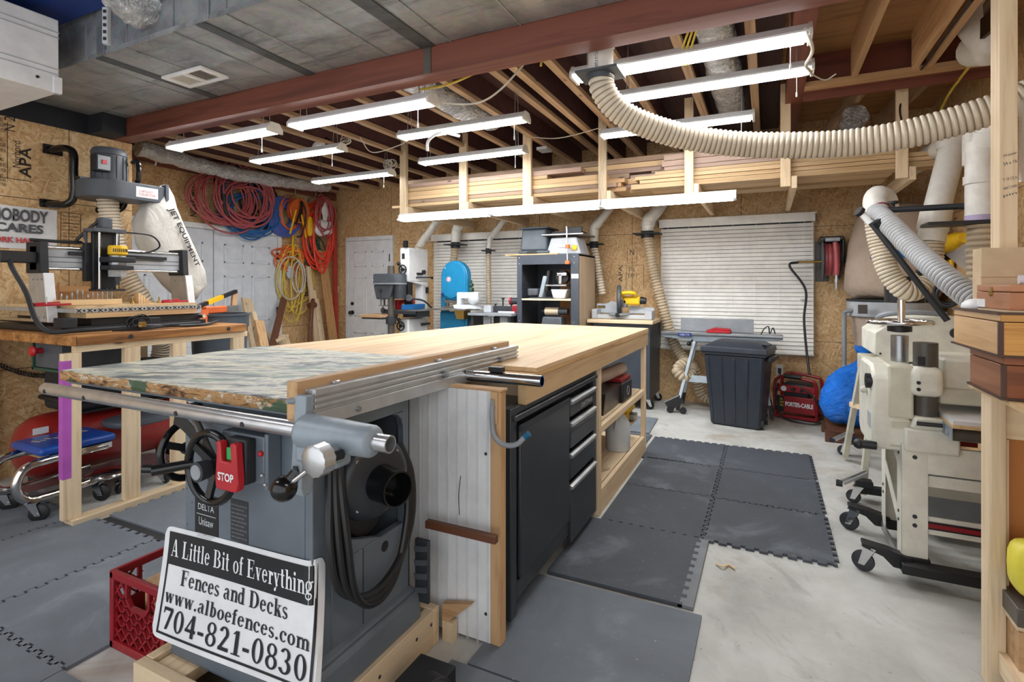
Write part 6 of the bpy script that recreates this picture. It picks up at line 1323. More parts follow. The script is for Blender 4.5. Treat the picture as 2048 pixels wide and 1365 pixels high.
for a in (.26, .36, .47): G().cyl((rx0+a, ry0+.22, 1.11), (rx0+a, ry0+.22, 1.13 if a != .36 else 1.19), .008).cyl((rx0+a, ry0+.22, 1.125 if a != .36 else 1.19), (rx0+a, ry0+.22, 1.135 if a != .36 else 1.205), .02).obj('knob', 'black', t)
for a in (rx0+.03, rx1-.06): G().box(a, a+.03, ry0+.03, ry1-.03, 0, 1.0).obj('leg', 'iron', t)
t = T('bench_grinder', 'red and black tool body standing between the router table and the black cabinet', 'tool', (-2.63, 5.6, 1.03))
G().cyl((-2.72, 5.62, 1.17), (-2.62, 5.62, 1.17), .035, n=16).obj('cylinder', 'iron', t); G().lathe([(.02, 0), (.045, 0), (.045, .03), (.02, .03)], (-2.74, 5.62, 1.17), (1, 0, 0), 18).box(-2.70, -2.62, 5.58, 5.66, 1.031, 1.12).obj('body', 'redc', t, bev=.01)
# black open cabinet
t = T('open_cabinet', 'black steel open cabinet with shelves of tools between the two blinds', 'cabinet', (-2.22, 5.8, 0))
kx0, kx1, ky0, ky1, kz = -2.59, -1.85, 5.5, 6.11, 1.70
for a in (kx0, kx1-.09): G().box(a, a+.09 if a > kx0 else a+.06, ky0, ky0+.02, 0, kz).obj('front_post', 'cab', t, bev=.002)
G().box(kx0+.06, kx1-.09, ky0, ky0+.02, kz-.11, kz).obj('header', 'cab', t, bev=.002)
G().box(kx0, kx0+.004, ky0+.02, ky1, 0, kz).box(kx0, kx1, ky1-.006, ky1, 0, kz).box(kx0, kx1, ky0+.02, ky1, kz-.02, kz).obj('shell', 'cab', t)
G().box(kx1-.012, kx1, ky0+.021, ky1, 0, kz-.005).obj('wood_side', wood('side_ply', '#bba68c', '#a38a6c', 2, .5), t)
g = G()
for k in range(11): g.box(kx0+.005, kx0+.012, ky0+.1, ky1-.1, 1.33+.026*k, 1.342+.026*k)
g.obj('louvres', 'dgrey', t)
G().box(kx0+.30, kx1-.012, ky1-.012, ky1-.0065, .3, 1.55).obj('back_panel', 'cardd', t)
G().box(kx0+.06, kx1-.09, ky0+.0, ky1-.02, 1.185, 1.205).box(kx0+.01, kx1-.02, ky0+.02, ky1-.02, .8, .82).obj('shelf', MT['pine'][0], t, bev=.002)
for z in (1.67, 1.60, .95): 
    for a in (kx0+.03, kx1-.05): G().sph((a, ky0-.002, z), .007, 8, 6).obj('bolt', 'zinc', t)
G().box(kx1-.085, kx1+.0, ky0-.002, ky0, 1.43, 1.48).obj('label', 'lgrey', t); text('WATERLOO', 'white', t, (kx1-.08, ky0-.0025, 1.44), (1, 0, 0), (0, 0, 1), .07, .022)
one(G().box(kx0-.16, kx1-.25, ky0+.02, ky0+.3, kz+.001, kz+.016), 'shelf_board', MT['fir'][0], 'thin board on top of the black cabinet sticking out to the left', 'board')
t = T('storage_tote', 'grey plastic tote turned upside down on top of the black cabinet', 'tote', (kx0+.2, 5.65, kz)); q = (kx0+.19, ky0+.2)
G().taper((*q, kz+.05), .165, .17, (*q, kz+.30), .15, .15).obj('tub', 'greybin', t, bev=.02); G().box(q[0]-.18, q[0]+.19, q[1]-.185, q[1]+.19, kz+.018, kz+.05).obj('rim', 'greybin', t, bev=.006)
G().box(q[0]-.19, q[0]+.18, q[1]-.18, q[1]+.19, kz+.30, kz+.318).obj('lid', 'greybin', t, bev=.006); G().prism([(q[0]-.08, kz+.018), (q[0]+.06, kz+.018), (q[0]+.04, kz+.045), (q[0]-.06, kz+.045)], 'y', q[1]-.19, q[1]-.184).obj('handle', 'black', t)
t = T('portable_table_saw', 'grey portable table saw on top of the black cabinet, right of the tote', 'table saw', (kx1-.2, 5.7, kz)); px_ = kx1-.20
G().taper((px_, 5.72, kz+.002), .21, .17, (px_, 5.72, kz+.19), .15, .15).obj('body', 'lgrey', t, bev=.015); G().box(px_-.24, px_+.25, 5.5, 5.95, kz+.21, kz+.23).obj('table', 'steel', t, bev=.005)
G().box(px_-.05, px_+.06, 5.545, 5.555, kz+.08, kz+.11).obj('label', 'white', t); G().cyl((px_+.14, 5.555, kz+.07), (px_+.14, 5.53, kz+.07), .03).obj('switch', 'yellow', t)
G().box(px_-.15, px_+.2, 5.6, 5.8, kz+.23, kz+.26).box(px_+.03, px_+.22, 5.55, 5.58, kz+.23, kz+.30).box(px_-.03, px_+.1, 5.7, 5.73, kz+.26, kz+.31).obj('guard', 'iron', t, bev=.005)
t = T('bar_clamp', 'bar clamp with orange jaws hung on the front of the black cabinet', 'clamp', (kx1-.18, ky0-.03, 1.6)); q = W(1135, 500, Y=ky0-.03)
G().bar((q.x, q.y, 1.60), (q.x-.01, q.y, 2.0), .012, .012, (1, 0, 0)).obj('bar', 'zinc', t)
for z in (1.585, 1.76): G().box(q.x-.022, q.x+.022, q.y-.02, q.y+.025, z, z+.04).obj('jaw', 'orange', t, bev=.004)
t = T('belt_sander', 'grey-green bench sander standing on the upper shelf of the black cabinet', 'sander', (-2.35, 5.65, 1.205)); q = W(1084, 580, Y=5.62)
G().bar((q.x-.0, 5.62, 1.21), (q.x+.06, 5.62, 1.46), .05, .12, (0, 1, 0)).obj('arm', 'castg', t, bev=.01); G().box(q.x-.16, q.x-.03, 5.56, 5.68, 1.235, 1.32).obj('motor', 'dgrey', t, bev=.015); G().box(q.x-.12, q.x+.15, 5.54, 5.7, 1.206, 1.222).obj('base', 'iron', t); G().bar((q.x+.07, 5.62, 1.3), (q.x+.1, 5.62, 1.52), .03, .1, (0, 1, 0)).obj('belt', 'black', t)
t = T('scroll_saw', 'black and silver saw on the upper shelf of the black cabinet, on the right', 'saw', (-2.05, 5.7, 1.205)); q = W(1122, 580, Y=5.66)
G().taper((q.x, 5.66, 1.206), .07, .07, (q.x, 5.66, 1.31), .10, .07).obj('base', 'lgrey', t, bev=.01); G().box(q.x-.15, q.x+.1, 5.56, 5.78, 1.345, 1.362).obj('table', 'steel', t, bev=.004); G().cyl((q.x+.02, 5.64, 1.45), (q.x+.02, 5.72, 1.45), .075, n=20).obj('blade_guard', 'black', t); G().box(q.x-.01, q.x+.03, 5.6, 5.64, 1.37, 1.48).box(q.x-.03, q.x+.09, 5.6, 5.64, 1.46, 1.50).obj('handle', 'chrome', t, bev=.006)
t = T('spindle_sander', 'drum sander with tan sleeve on the lower shelf of the black cabinet', 'sander', (-2.1, 5.7, .82)); q = W(1108, 630, Y=5.62)
G().cyl((q.x-.10, 5.62, 1.06), (q.x+.06, 5.62, 1.06), .045, n=20).obj('sleeve', 'hosetan', t); G().cyl((q.x+.06, 5.62, 1.06), (q.x+.17, 5.62, 1.06), .04, n=20).cyl((q.x-.15, 5.62, 1.06), (q.x-.1, 5.62, 1.06), .012).obj('spindle', 'iron', t); G().taper((q.x, 5.62, .822), .14, .1, (q.x, 5.62, 1.0), .11, .08).obj('base', 'dgrey', t, bev=.015)
# mitre saw stand
t = T('saw_stand', 'dark steel stand on casters with a pale wood top under the mitre saw', 'stand', (-1.48, 6.05, 0))
mx0, mx1, my0, my1, mz = -1.83, -1.12, 5.78, 6.38, .975
G().box(mx0-.0, mx1+.02, my0-.05, my1, mz-.04, mz).obj('top', MT['pine'][0], t, bev=.006)
G().box(mx0+.06, mx1-.02, my0, my1-.02, .12, mz-.0405).obj('cabinet', 'cab', t, bev=.004)
for a, b in ((mx1-.06, my0+.06), (mx1-.06, my1-.06), (mx0+.1, my0+.06)): caster(t, a, b, .045, .5, 'black', .12)
t = T('mitre_saw', 'yellow and grey mitre saw on the stand between black cabinet and right window', 'mitre saw', (-1.45, 6.0, mz)); q = W(1245, 600, Y=5.95); X = q.x
G().box(X-.29, X+.33, 5.86, 6.0, mz+.002, mz+.05).box(X-.33, X-.27, 5.84, 6.02, mz+.002, mz+.11).box(X+.27, X+.35, 5.84, 6.02, mz+.002, mz+.10).obj('base', 'lgrey', t, bev=.008)
G().cyl((X-.02, 5.92, mz+.05), (X-.02, 5.92, mz+.066), .13, n=28).obj('turntable', 'grey', t)
G().prism([(X-.32, mz+.06), (X-.02, mz+.06), (X-.03, mz+.17), (X-.15, mz+.20), (X-.2, mz+.17), (X-.32, mz+.165)], 'y', 6.02, 6.04).prism([(X+.06, mz+.06), (X+.34, mz+.06), (X+.34, mz+.13), (X+.06, mz+.14)], 'y', 6.02, 6.04).obj('fence', 'lgrey', t, bev=.004)
G().lathe([(.0, -.012), (.15, -.02), (.165, -.01), (.165, .02), (.15, .03), (0, .03)], (X-.05, 5.97, mz+.22), (1, .25, 0), 32).obj('blade_guard', 'dgrey', t)
G().box(X+.0, X+.20, 5.93, 6.02, mz+.16, mz+.255).obj('motor', 'yellow', t, bev=.02); G().cyl((X+.20, 5.97, mz+.21), (X+.26, 5.97, mz+.205), .045, .035).obj('end_cap', 'black', t); G().sweep([(X+.0, 5.92, mz+.26), (X+.03, 5.88, mz+.295), (X+.14, 5.88, mz+.295), (X+.16, 5.93, mz+.26)], .02, 10, 6).obj('handle', 'yellow', t)
G().box(X-.02, X+.05, 5.93, 6.0, mz+.13, mz+.22).obj('gear_case', 'steel', t, bev=.01); G().cyl((X-.02, 5.84, mz+.05), (X-.02, 5.79, mz+.05), .025).obj('lock_knob', 'black', t)
G().box(X-.31, X-.22, 6.018, 6.02, mz+.115, mz+.145).obj('label', 'black', t); text('DEWALT', 'yellow', t, (X-.305, 6.0178, mz+.122), (1, 0, 0), (0, 0, 1), .08, .014)
# jointer
t = T('jointer', 'grey jointer on pale blue-grey legs standing behind the lidded black bin', 'jointer', (-.45, 6.05, 0)); jy = 6.0; jz = .855
G().box(-1.05, .14, jy-.08, jy+.10, jz-.03, jz).obj('bed', 'steel', t, bev=.004); G().prism([(-1.05, jz-.03), (.14, jz-.03), (.14, jz-.05), (-.2, jz-.1), (-.7, jz-.1), (-1.05, jz-.06)], 'y', jy-.06, jy+.08).obj('casting', 'castg', t, bev=.004)
G().box(-.86, -.13, jy+.05, jy+.075, jz+.002, jz+.145).obj('fence', 'grey', t, bev=.004); G().box(-.87, -.73, jy-.084, jy-.08, jz-.045, jz-.012).obj('label', 'navy', t); text('DELTA', 'white', t, (-.85, jy-.0845, jz-.037), (1, 0, 0), (0, 0, 1), .1, .016)
G().box(-.58, -.34, jy-.09, jy+.02, jz+.001, jz+.03).prism([(-.56, jz+.03), (-.34, jz+.03), (-.35, jz+.045), (-.5, jz+.055)], 'y', jy-.07, jy+.0).obj('cutter_guard', 'red', t, bev=.004)
G().sph((-.75, jy-.12, jz-.12), .025, 8, 6).cyl((-.75, jy-.12, jz-.12), (-.72, jy-.05, jz-.08), .008).obj('knob', 'black', t)
lb = M('pale_blue_paint', '#b9c6cf', .4)
for a, s_ in ((-.70, -1), (-.12, 1)):
    for y in (jy-.16, jy+.2): G().bar((a, jy+(y-jy)*.4, jz-.1), (a+s_*.14, y, .16), .055, .03, (1, 0, 0)).obj('leg', lb, t, bev=.003); G().bar((a+s_*.14, y, .16), (a+s_*.16, y, .03), .05, .035, (1, 0, 0)).obj('foot', 'black', t)
G().box(-.78, -.06, jy-.12, jy-.1, .33, .40).obj('cross_brace', lb, t)
G().bar((-.96, jy-.2, .06), (-.82, jy-.17, .16), .1, .03, (0, 1, 0)).obj('lift_pedal', 'black', t); G().bar((-.98, jy-.24, .12), (-.84, jy-.24, .2), .012, .012).obj('pedal_bar', 'zinc', t)
for x in (-.93, -.80): G().lathe([(.0, -.015), (.035, -.015), (.035, .015), (0, .015)], (x, jy-.2, .036), (0, 1, 0), 16).obj('caster', 'black', t)
G().sweep([(-.06, jy-.06, jz), (-.03, jy-.06, jz+.06), (.01, jy-.05, jz+.08), (.02, jy-.05, jz+.01), (.05, jy-.05, jz+.07), (.07, jy-.06, jz+.01)], .006, 6, 6).obj('cord', 'black', t)
# lidded bin
t = T('wheeled_bin', 'large black ribbed bin with a domed lid on the concrete in front of the jointer', 'bin', (-.26, 5.62, 0))
m_ = Matrix.Translation((-.255, 5.63, 0)) @ Matrix.Rotation(-.17, 4, 'Z')
G().taper((0, 0, .0), .225, .165, (0, 0, .70), .275, .225).xf(m_).obj('tub', 'bin', t, bev=.03, seg=3)
g = G()
for k in range(5):
    a = -.20+.10*k; g._hex([V(p) for p in ((a-.012+.04*0, -.172, .02), (a+.012, -.172, .02), (a+.012, -.16, .02), (a-.012, -.16, .02), ((a-.012)*1.2, -.232, .66), ((a+.012)*1.2, -.232, .66), ((a+.012)*1.2, -.21, .66), ((a-.012)*1.2, -.21, .66))])
g.xf(m_).obj('ribs', 'bin', t, bev=.003)
G().box(-.29, .29, -.24, .24, .69, .715).xf(m_).obj('rim', 'bin', t, bev=.006)
G().taper((0, 0, .716), .30, .25, (0, 0, .765), .295, .245).taper((0, .02, .765), .27, .22, (0, .03, .81), .2, .15).box(-.02, .29, -.1, .02, .79, .80).xf(m_).obj('lid', 'bin', t, bev=.012)
G().box(.28, .33, -.18, .18, .64, .69).xf(m_).obj('handle', 'bin', t, bev=.012)
for y in (-.1, .12): G().lathe([(.0, -.02), (.05, -.02), (.05, .02), (0, .02)], m_ @ V((.22, y, .052)), (1, 0, 0), 16).obj('wheel', 'black', t)
# hose reel and its feed hose
q = W(1660, 520, Y=6.3); t = T('hose_reel', 'wall-mounted reel of red air hose right of the right window', 'hose reel', (q.x, YB, q.z))
G().box(q.x-.18, q.x-.0, YB-.012, YB, q.z-.22, q.z+.2).obj('wall_plate', 'smoke', t, bev=.003)
for a in (-.075, .075): G().lathe([(.02, -.005), (.2, -.005), (.205, 0), (.2, .005), (.02, .005)], (q.x+a, 6.22, q.z), (1, 0, 0), 32).obj('flange', 'black' if a > 0 else 'dgrey', t)
G().lathe([(.04, -.07), (.165, -.065), (.17, -.045), (.16, -.03), (.17, -.01), (.16, .01), (.17, .03), (.16, .05), (.165, .065), (.04, .07)], (q.x, 6.22, q.z), (1, 0, 0), 32).obj('hose_winding', 'hosered', t)
G().box(q.x-.1, q.x+.11, 6.16, YB-.01, q.z+.17, q.z+.23).box(q.x+.08, q.x+.11, 6.1, YB-.01, q.z-.05, q.z+.2).obj('bracket', 'blackg', t, bev=.008); G().cyl((q.x-.06, 6.06, q.z+.19), (q.x+.06, 6.06, q.z+.19), .02).obj('roller', 'lgrey', t)
G().sweep([(q.x+.02, 6.04, q.z+.16), (q.x+.03, 6.02, q.z), (q.x+.03, 6.03, q.z-.16)], .022, 10, 6).obj('hose_end', 'hosered', t); G().cyl((q.x+.03, 6.03, q.z-.16), (q.x+.03, 6.03, q.z-.3), .013).cyl((q.x+.03, 6.03, q.z-.2), (q.x+.03, 6.03, q.z-.23), .02).obj('coupler', 'zinc', t)
G().cyl((q.x-.3, 6.22, q.z-.02), (q.x-.08, 6.22, q.z-.02), .013).obj('swivel', 'brass', t)
G().sweep([(q.x-.28, 6.22, q.z-.02), (q.x-.37, 6.2, q.z-.06), W(1611, 580, Y=6.2), W(1608, 640, Y=6.2), W(1614, 710, Y=6.15), W(1619, 750, Y=6.05)], .012, 8, 10).obj('feed_hose', 'black', t)
# pancake-frame compressor
t = T('portable_compressor', 'red portable air compressor with tube frame on the floor by the back wall', 'air compressor', (.3, 6.1, 0))
m_ = Matrix.Translation((.285, 6.16, 0)) @ Matrix.Rotation(-.26, 4, 'Z')
for y in (-.14, .14):
    P = [(-.185, y, .02), (-.19, y, .33), (-.15, y, .41), (-.08, y, .43), (.12, y, .41), (.185, y, .36), (.19, y, .02)]
    G().sweep(P, .016, 8, 5).bar((-.185, y, .03), (.19, y, .03), .03, .03).xf(m_).obj('frame_tube', 'redc', t)
for a, z in ((-.185, .03), (.19, .03), (-.1, .43)): G().cyl((a, -.14, z), (a, .14, z), .015).xf(m_).obj('cross_tube', 'redc', t)
G().cyl((-.1, -.145, .435), (.06, -.145, .43), .022).xf(m_).obj('grip', 'black', t)
G().box(-.18, .185, -.155, -.13, .07, .235).xf(m_).obj('front_panel', 'redc', t, bev=.006); G().box(-.17, .18, -.15, -.13, .275, .345).xf(m_).obj('gauge_panel', 'redc', t, bev=.006)
G().box(-.182, -.095, -.158, -.15, .08, .232).xf(m_).obj('spec_label', 'black', t)
o = text('PORTER-CABLE', 'white', None, (-.085, -.157, .135), (1, 0, 0), (0, 0, 1), .25, .045, 'panel_lettering', bold=.04); o.data.transform(wm(t).inverted() @ m_); o.parent = t
o = text('12    PSI\n 6    CFM\n 3    GAL', 'yellow', None, (-.175, -.1595, .13), (1, 0, 0), (0, 0, 1), .075, .08, 'label_lettering'); o.data.transform(wm(t).inverted() @ m_); o.parent = t
G().lathe([(.0, 0), (.026, 0), (.026, .012), (0, .012)], (-.10, -.15, .31), (0, -1, 0), 20).xf(m_).obj('gauge', 'white', t); G().cyl((-.01, -.15, .31), (-.01, -.19, .31), .016).cyl((.06, -.15, .30), (.06, -.18, .30), .012).xf(m_).obj('knob', 'black', t)
for y in (-.06, .06): G().sweep([(-.15, y, .13), (-.14, y, .13), (.2, y, .13), (.26, y, .13)], lambda u: .065*min(1, .3+4*u, .3+4*(1-u)), 16, 4).xf(m_).obj('tank', 'redd', t)
G().box(-.12, .12, -.1, .1, .2, .36).xf(m_).obj('pump', 'iron', t, bev=.02)
G().sweep([(-.15, -.16, .36), (-.16, -.19, .22), (-.1, -.22, .04), (.05, -.26, .01), (.2, -.24, .01), (.26, -.2, .06), (.18, -.18, .25), (.06, -.17, .34)], .008, 7, 8).sweep([(.25, -.2, .01), (.4, -.25, .01), (.55, -.22, .01), (.6, -.1, .01), (.5, -.05, .03), (.48, -.1, .09), (.52, -.16, .02)], .008, 7, 8).xf(m_).obj('power_cord', 'black', t)
# blue bag
one(G().box(.45, .95, 5.3, 5.34, 0, .10).box(.45, .95, 5.64, 5.68, 0, .10).box(.47, .93, 5.28, 5.7, .10, .12), 'wooden_skid', 'walnut', 'low dark wooden skid under the blue plastic sack', 'skid')
q = V((.66, 5.48, .115)); t = T('plastic_sack', 'crumpled shiny blue plastic sack between the red compressor and the drum sander', 'bag', tuple(q))
g = G(); R = []
for z, r, o_ in ((.03, .05, 0), (.035, .15, 0), (.08, .2, -.01), (.2, .24, -.02), (.32, .225, -.01), (.45, .18, .02), (.55, .13, .06), (.62, .07, .09), (.66, .04, .1), (.7, .07, .11), (.74, .08, .1), (.745, .01, .1)): R.append([V((q.x+o_+r*math.cos(a)*(1+.07*math.sin(5*a+z*11)), q.y+.7*r*math.sin(a)*(1+.07*math.cos(4*a-z*9)), q.z+z*.93)) for a in [2*PI*k/56 for k in range(56)]])
g.rings(R).jit(.03, 8).jit(.014, 24).obj('sack', 'bluebag', t, ang=70)
# PVC drops along the back wall
def drop(nm, top, mid, low, end, r, lab, m='hosec', gate=True, pts=None, rr=None):
    t = T(nm, lab, 'dust pipe', tuple(low))
    G().sweep([V((top.x+.10, 6.43-r*1.3, top.z+.2)), top+V((.02, .02, .04)), top.lerp(mid, .3), mid, mid.lerp(low, .2), low], r, 16, 5).obj('pipe', 'pvc', t); G().cyl(mid.lerp(low, .15), mid.lerp(low, .5), r*1.12).cyl(mid.lerp(top, .1), mid.lerp(top, .4), r*1.1).obj('coupling', 'pvc', t)
    if gate: G().box(low.x-r*2.1, low.x+r*2.1, low.y-r*1.6, low.y+r*1.6, low.z-.02, low.z-.005).cyl(low+V((0, 0, -.06)), low+V((0, 0, .02)), r*1.05).obj('blast_gate', 'blackm', t)
    G().hose(pts or [low+V((0, 0, -.03)), low.lerp(end, .5), end], rr or r*.92, .034, .14, 16).obj('flexible_hose', m, t, mat2='hosegroove')
A = lambda px, py, Y: W(px, py, Y=Y)
drop('dust_pipe', A(868, 452, 6.1), A(846, 482, 6.1), A(836, 497, 6.0), A(836, 500, 6.0)+V((0, 0, -.05)), .05, 'white pipe slanting down to the white band saw', gate=False, pts=[A(838, 492, 6.0), A(836, 500, 6.0), A(832, 508, 6.0)])
drop('dust_pipe', A(925, 440, 6.2), A(913, 460, 6.2), A(911, 488, 6.2), A(905, 600, 6.1), .062, 'white pipe and tan hose dropping behind the blue band saw', 'hosetan', pts=[A(911, 490, 6.2), A(906, 540, 6.15), A(902, 590, 6.1), A(904, 640, 6.05)])
drop('dust_pipe', A(1004, 448, 6.15), A(981, 474, 6.15), A(977, 500, 6.15), A(978, 612, 6.0), .036, 'narrow pipe and tan hose dropping to the router table', 'hosetan')
drop('dust_pipe', A(1212, 428, 6.2), A(1189, 455, 6.2), A(1188, 487, 6.2), A(1205, 590, 6.2), .05, 'pipe and ribbed hose between the black cabinet and the mitre saw', 'hosec')
drop('dust_pipe', A(1312, 425, 6.2), A(1297, 440, 6.2), A(1295, 466, 6.2), A(1330, 650, 6.2), .07, 'thick pipe and long ribbed hose left of the right window', 'hosetan', pts=[A(1296, 470, 6.2), A(1305, 530, 6.2), A(1322, 600, 6.2), A(1345, 680, 6.2), A(1370, 722, 6.15), A(1383, 742, 6.0), A(1370, 755, 5.9), A(1355, 742, 5.9), A(1368, 728, 6.0), A(1385, 735, 6.2), A(1405, 790, 6.25), A(1440, 800, 6.25)], rr=.062)
# ---------------------------------------------------------------- right side: dust collector
dcx, dcy = 1.04, 5.98
t = T('dust_collector', 'large floor dust collector with tan cloth bags in the right corner', 'dust collector', (dcx, dcy, 0))
g = G(); R = []
for z, r, o_ in ((1.23, .30, 0), (1.25, .335, 0), (1.34, .385, -.01), (1.5, .375, 0), (1.75, .335, .01), (1.98, .30, .02), (2.06, .26, .02), (2.1, .17, .02), (2.12, .02, .02)): R.append([V((dcx+o_+r*math.cos(a)*(1+.05*math.sin(3*a+z*6)), dcy+r*math.sin(a)*(1+.04*math.cos(4*a-z*5)), z)) for a in [2*PI*k/36 for k in range(36)]])
b = g.rings(R).jit(.03, 4).obj('upper_bag', 'fabricd', t, ang=70)
q = W(1780, 512, Y=dcy-.40)
G().prism3([q+V((-.15, 0, -.02)), q+V((-.11, 0, .05)), q+V((-.05, 0, .05)), q+V((-.07, 0, -.02))], (0, -.004, 0)).prism3([q+V((.0, 0, -.02)), q+V((.01, 0, .05)), q+V((.07, 0, .05)), q+V((.11, 0, -.02))], (0, -.004, 0)).obj('bag_emblem', 'blue', b)
G().lathe([(.34, 1.06), (.355, 1.07), (.355, 1.2), (.34, 1.215), (.30, 1.22), (.3, 1.06)], (dcx, dcy, 0), n=40).obj('drum_ring', 'lgrey', t); G().lathe([(.357, 1.205), (.362, 1.21), (.362, 1.225), (.3, 1.23)], (dcx, dcy, 0), n=40, cap=False).obj('band_clamp', 'black', t)
g = G(); R = []
for z, r in ((.30, .05), (.31, .22), (.4, .27), (.7, .29), (1.0, .31), (1.06, .33)): R.append([V((dcx+r*math.cos(a)*(1+.04*math.sin(4*a+z*8)), dcy+r*math.sin(a), z)) for a in [2*PI*k/32 for k in range(32)]])
g.rings(R).obj('lower_bag', 'fabricd', t, ang=70)
G().sweep([(dcx-.33, dcy-.14, 1.12), (dcx-.385, dcy-.14, 1.1), (dcx-.39, dcy-.14, 1.0), (dcx-.39, dcy-.14, .1)], .02, 10, 6).sweep([(dcx+.2, dcy-.36, 1.1), (dcx+.22, dcy-.38, 1.0), (dcx+.22, dcy-.38, .1)], .02, 10, 6).obj('support_tube', 'grey', t)
G().box(dcx-.42, dcx+.40, dcy-.42, dcy+.42, .07, .10).obj('base', 'dgrey', t, bev=.01)
for a, c in ((-.36, -.36), (.34, -.36), (-.36, .36), (.34, .36)): caster(t, dcx+a, dcy+c, .03, 0, 'black', .07)
q = W(1722, 618, Y=dcy-.37); G().box(q.x-.02, q.x+.05, dcy-.362, dcy-.345, 1.10, 1.18).obj('label', 'smoke', t)
q = W(1812, 590, Y=4.95); G().cyl((q.x, 5.0, 1.22), (q.x, 5.0, 1.42), .13, n=24).obj('motor', 'black', t)
def hose(nm, pts, r, m, lab, pitch=.024, amp=.075, cat='hose'): return one(G().hose(pts, r, pitch, amp, 20), nm, m, lab, cat, mat2='greygroove' if m == 'hosegrey' else 'hosegroove')
hose('flexible_hose', [W(1748, 415, d=3.7), W(1757, 480, d=3.7), W(1778, 545, d=3.65), W(1810, 582, d=3.6), W(1840, 575, d=3.6), W(1860, 540, d=3.6), W(1866, 485, d=3.6)], .068, 'hosec', 'tan hose hanging in a loop in front of the dust collector bag', .024)
t = T('dust_pipe', 'white pipe slanting down the right wall to the tan hose loop', 'dust pipe', (1.2, 4.2, 1.6))
G().cyl(W(1912, 270, d=3.65), W(1872, 425, d=3.6), .078, n=24).cyl(W(1872, 425, d=3.6), W(1862, 484, d=3.6), .08, n=24).obj('pipe', 'pvc', t); G().cyl(W(1904, 300, d=3.65), W(1912, 265, d=3.65), .088, n=24).cyl(W(1873, 420, d=3.6), W(1864, 462, d=3.6), .09, n=24).obj('coupling', 'pvc', t)
t = T('dust_pipe', 'vertical white pipe with a black blast gate beside the upright pale stud', 'dust pipe', (1.15, 3.6, 1.7)); d_ = 3.0
G().cyl(W(1962, 285, d=d_), W(1962, 441, d=d_), .072, n=24).cyl(W(1965, 300, d=d_), W(1998, 235, d=d_-.1), .072, n=24).cyl(W(1950, 215, d=d_+.15), W(1950, 330, d=d_+.15), .06, n=24).obj('pipe', 'pvc', t)
G().cyl(W(1962, 352, d=d_), W(1962, 368, d=d_), .08, n=24).cyl(W(1975, 290, d=d_-.02), W(1982, 262, d=d_-.05), .082, n=24).obj('coupling', 'pvc', t); G().cyl(W(1962, 431, d=d_), W(1962, 442, d=d_), .0735, n=24).obj('tape_band', 'purpletape', t)
c = W(1962, 445, d=d_); G().box(c.x-.26, c.x+.12, c.y-.09, c.y+.09, c.z-.012, c.z+.006).obj('blast_gate', 'black', t)
G().hose([W(1962, 450, d=d_), W(1963, 510, d=d_), W(1964, 600, d=d_)], .07, .034, .12, 20).obj('flexible_hose', 'hosetan', t, mat2='hosegroove')
hose('large_hose', [W(1203, 152, d=2.775)+V((0, 0, .02)), W(1206, 180, d=2.775), W(1238, 222, d=2.78), W(1296, 252, d=2.78), W(1380, 276, d=2.78), W(1470, 288, d=2.74), W(1560, 291, d=2.66), W(1680, 288, d=2.55), W(1800, 271, d=2.42), W(1900, 246, d=2.32), W(2000, 214, d=2.22), W(2080, 180, d=2.15)], .067, 'hosec', 'long thick ribbed hose sagging across the ceiling from the white vertical pipe', .025, .08)
t = T('dust_pipe', 'white vertical pipe hanging just behind the red beam with a black gate', 'dust pipe', tuple(W(1200, 148, d=2.775)))
c = W(1201, 150, d=2.775); G().cyl(c, (c.x, c.y, 2.95), .066, n=24).obj('pipe', 'pvc', t); G().cyl((c.x, c.y, c.z+.14), (c.x, c.y, 2.9), .074, n=24).obj('coupling', 'pvc', t); G().box(c.x-.11, c.x+.11, c.y-.09, c.y+.09, c.z-.005, c.z+.008).cyl(c, c-V((0, 0, .03)), .07, n=20).obj('blast_gate', 'dgrey', t)
text('PVC-1120', 'ink', t, (c.x-.01, c.y-.0675, c.z+.12), (0, 0, -1), (1, 0, 0), .1, .016)
# hood arm and its hose
t = T('hood_arm', 'black swing arm with knobs carrying the grey ribbed hose over the planer', 'arm', (1.0, 3.5, 1.4))
G().cyl(W(1738, 440, d=3.25), W(1895, 642, d=2.95), .017, n=12).cyl(W(1768, 421, d=3.3), W(1934, 412, d=3.05), .018, n=12).obj('arm_tube', 'blackm', t); G().cyl(W(1720, 424, d=3.28), W(1742, 447, d=3.24), .02, n=12).obj('arm_end', 'white', t)
G().cyl(W(1786, 420, d=3.28), W(1786, 408, d=3.28), .01).cyl(W(1786, 408, d=3.28), W(1786, 403, d=3.28), .03).cyl(W(1716, 422, d=3.28), W(1722, 426, d=3.28), .032).obj('knob', 'black', t); G().cyl(W(1752, 442, d=3.2), W(1760, 452, d=3.2), .026).cyl(W(1838, 540, d=3.0), W(1845, 548, d=3.0), .02).obj('clamp', 'black', t)
hose('flexible_hose', [W(1752, 425, d=3.35), W(1775, 445, d=3.2), W(1830, 500, d=2.95), W(1885, 550, d=2.72), W(1945, 597, d=2.55), W(1990, 625, d=2.45)], .060, 'hosegrey', 'grey ribbed hose slanting down behind the wooden cigar box', .024, .1)
one(G().sweep([W(1757, 430, d=3.36), W(1750, 408, d=3.4), W(1755, 393, d=3.42), W(1770, 400, d=3.5), W(1775, 425, d=3.6)], .068, 18, 6), 'pipe_elbow', 'pvc', 'white elbow at the top of the grey ribbed hose', 'elbow')
one(G().torus(W(1757, 426, d=3.36), W(1830, 500, d=2.95)-W(1752, 425, d=3.35), .068, .006, 28, 6), 'red_band', 'redc', 'thin red band around the joint of the white elbow and grey hose', 'band')
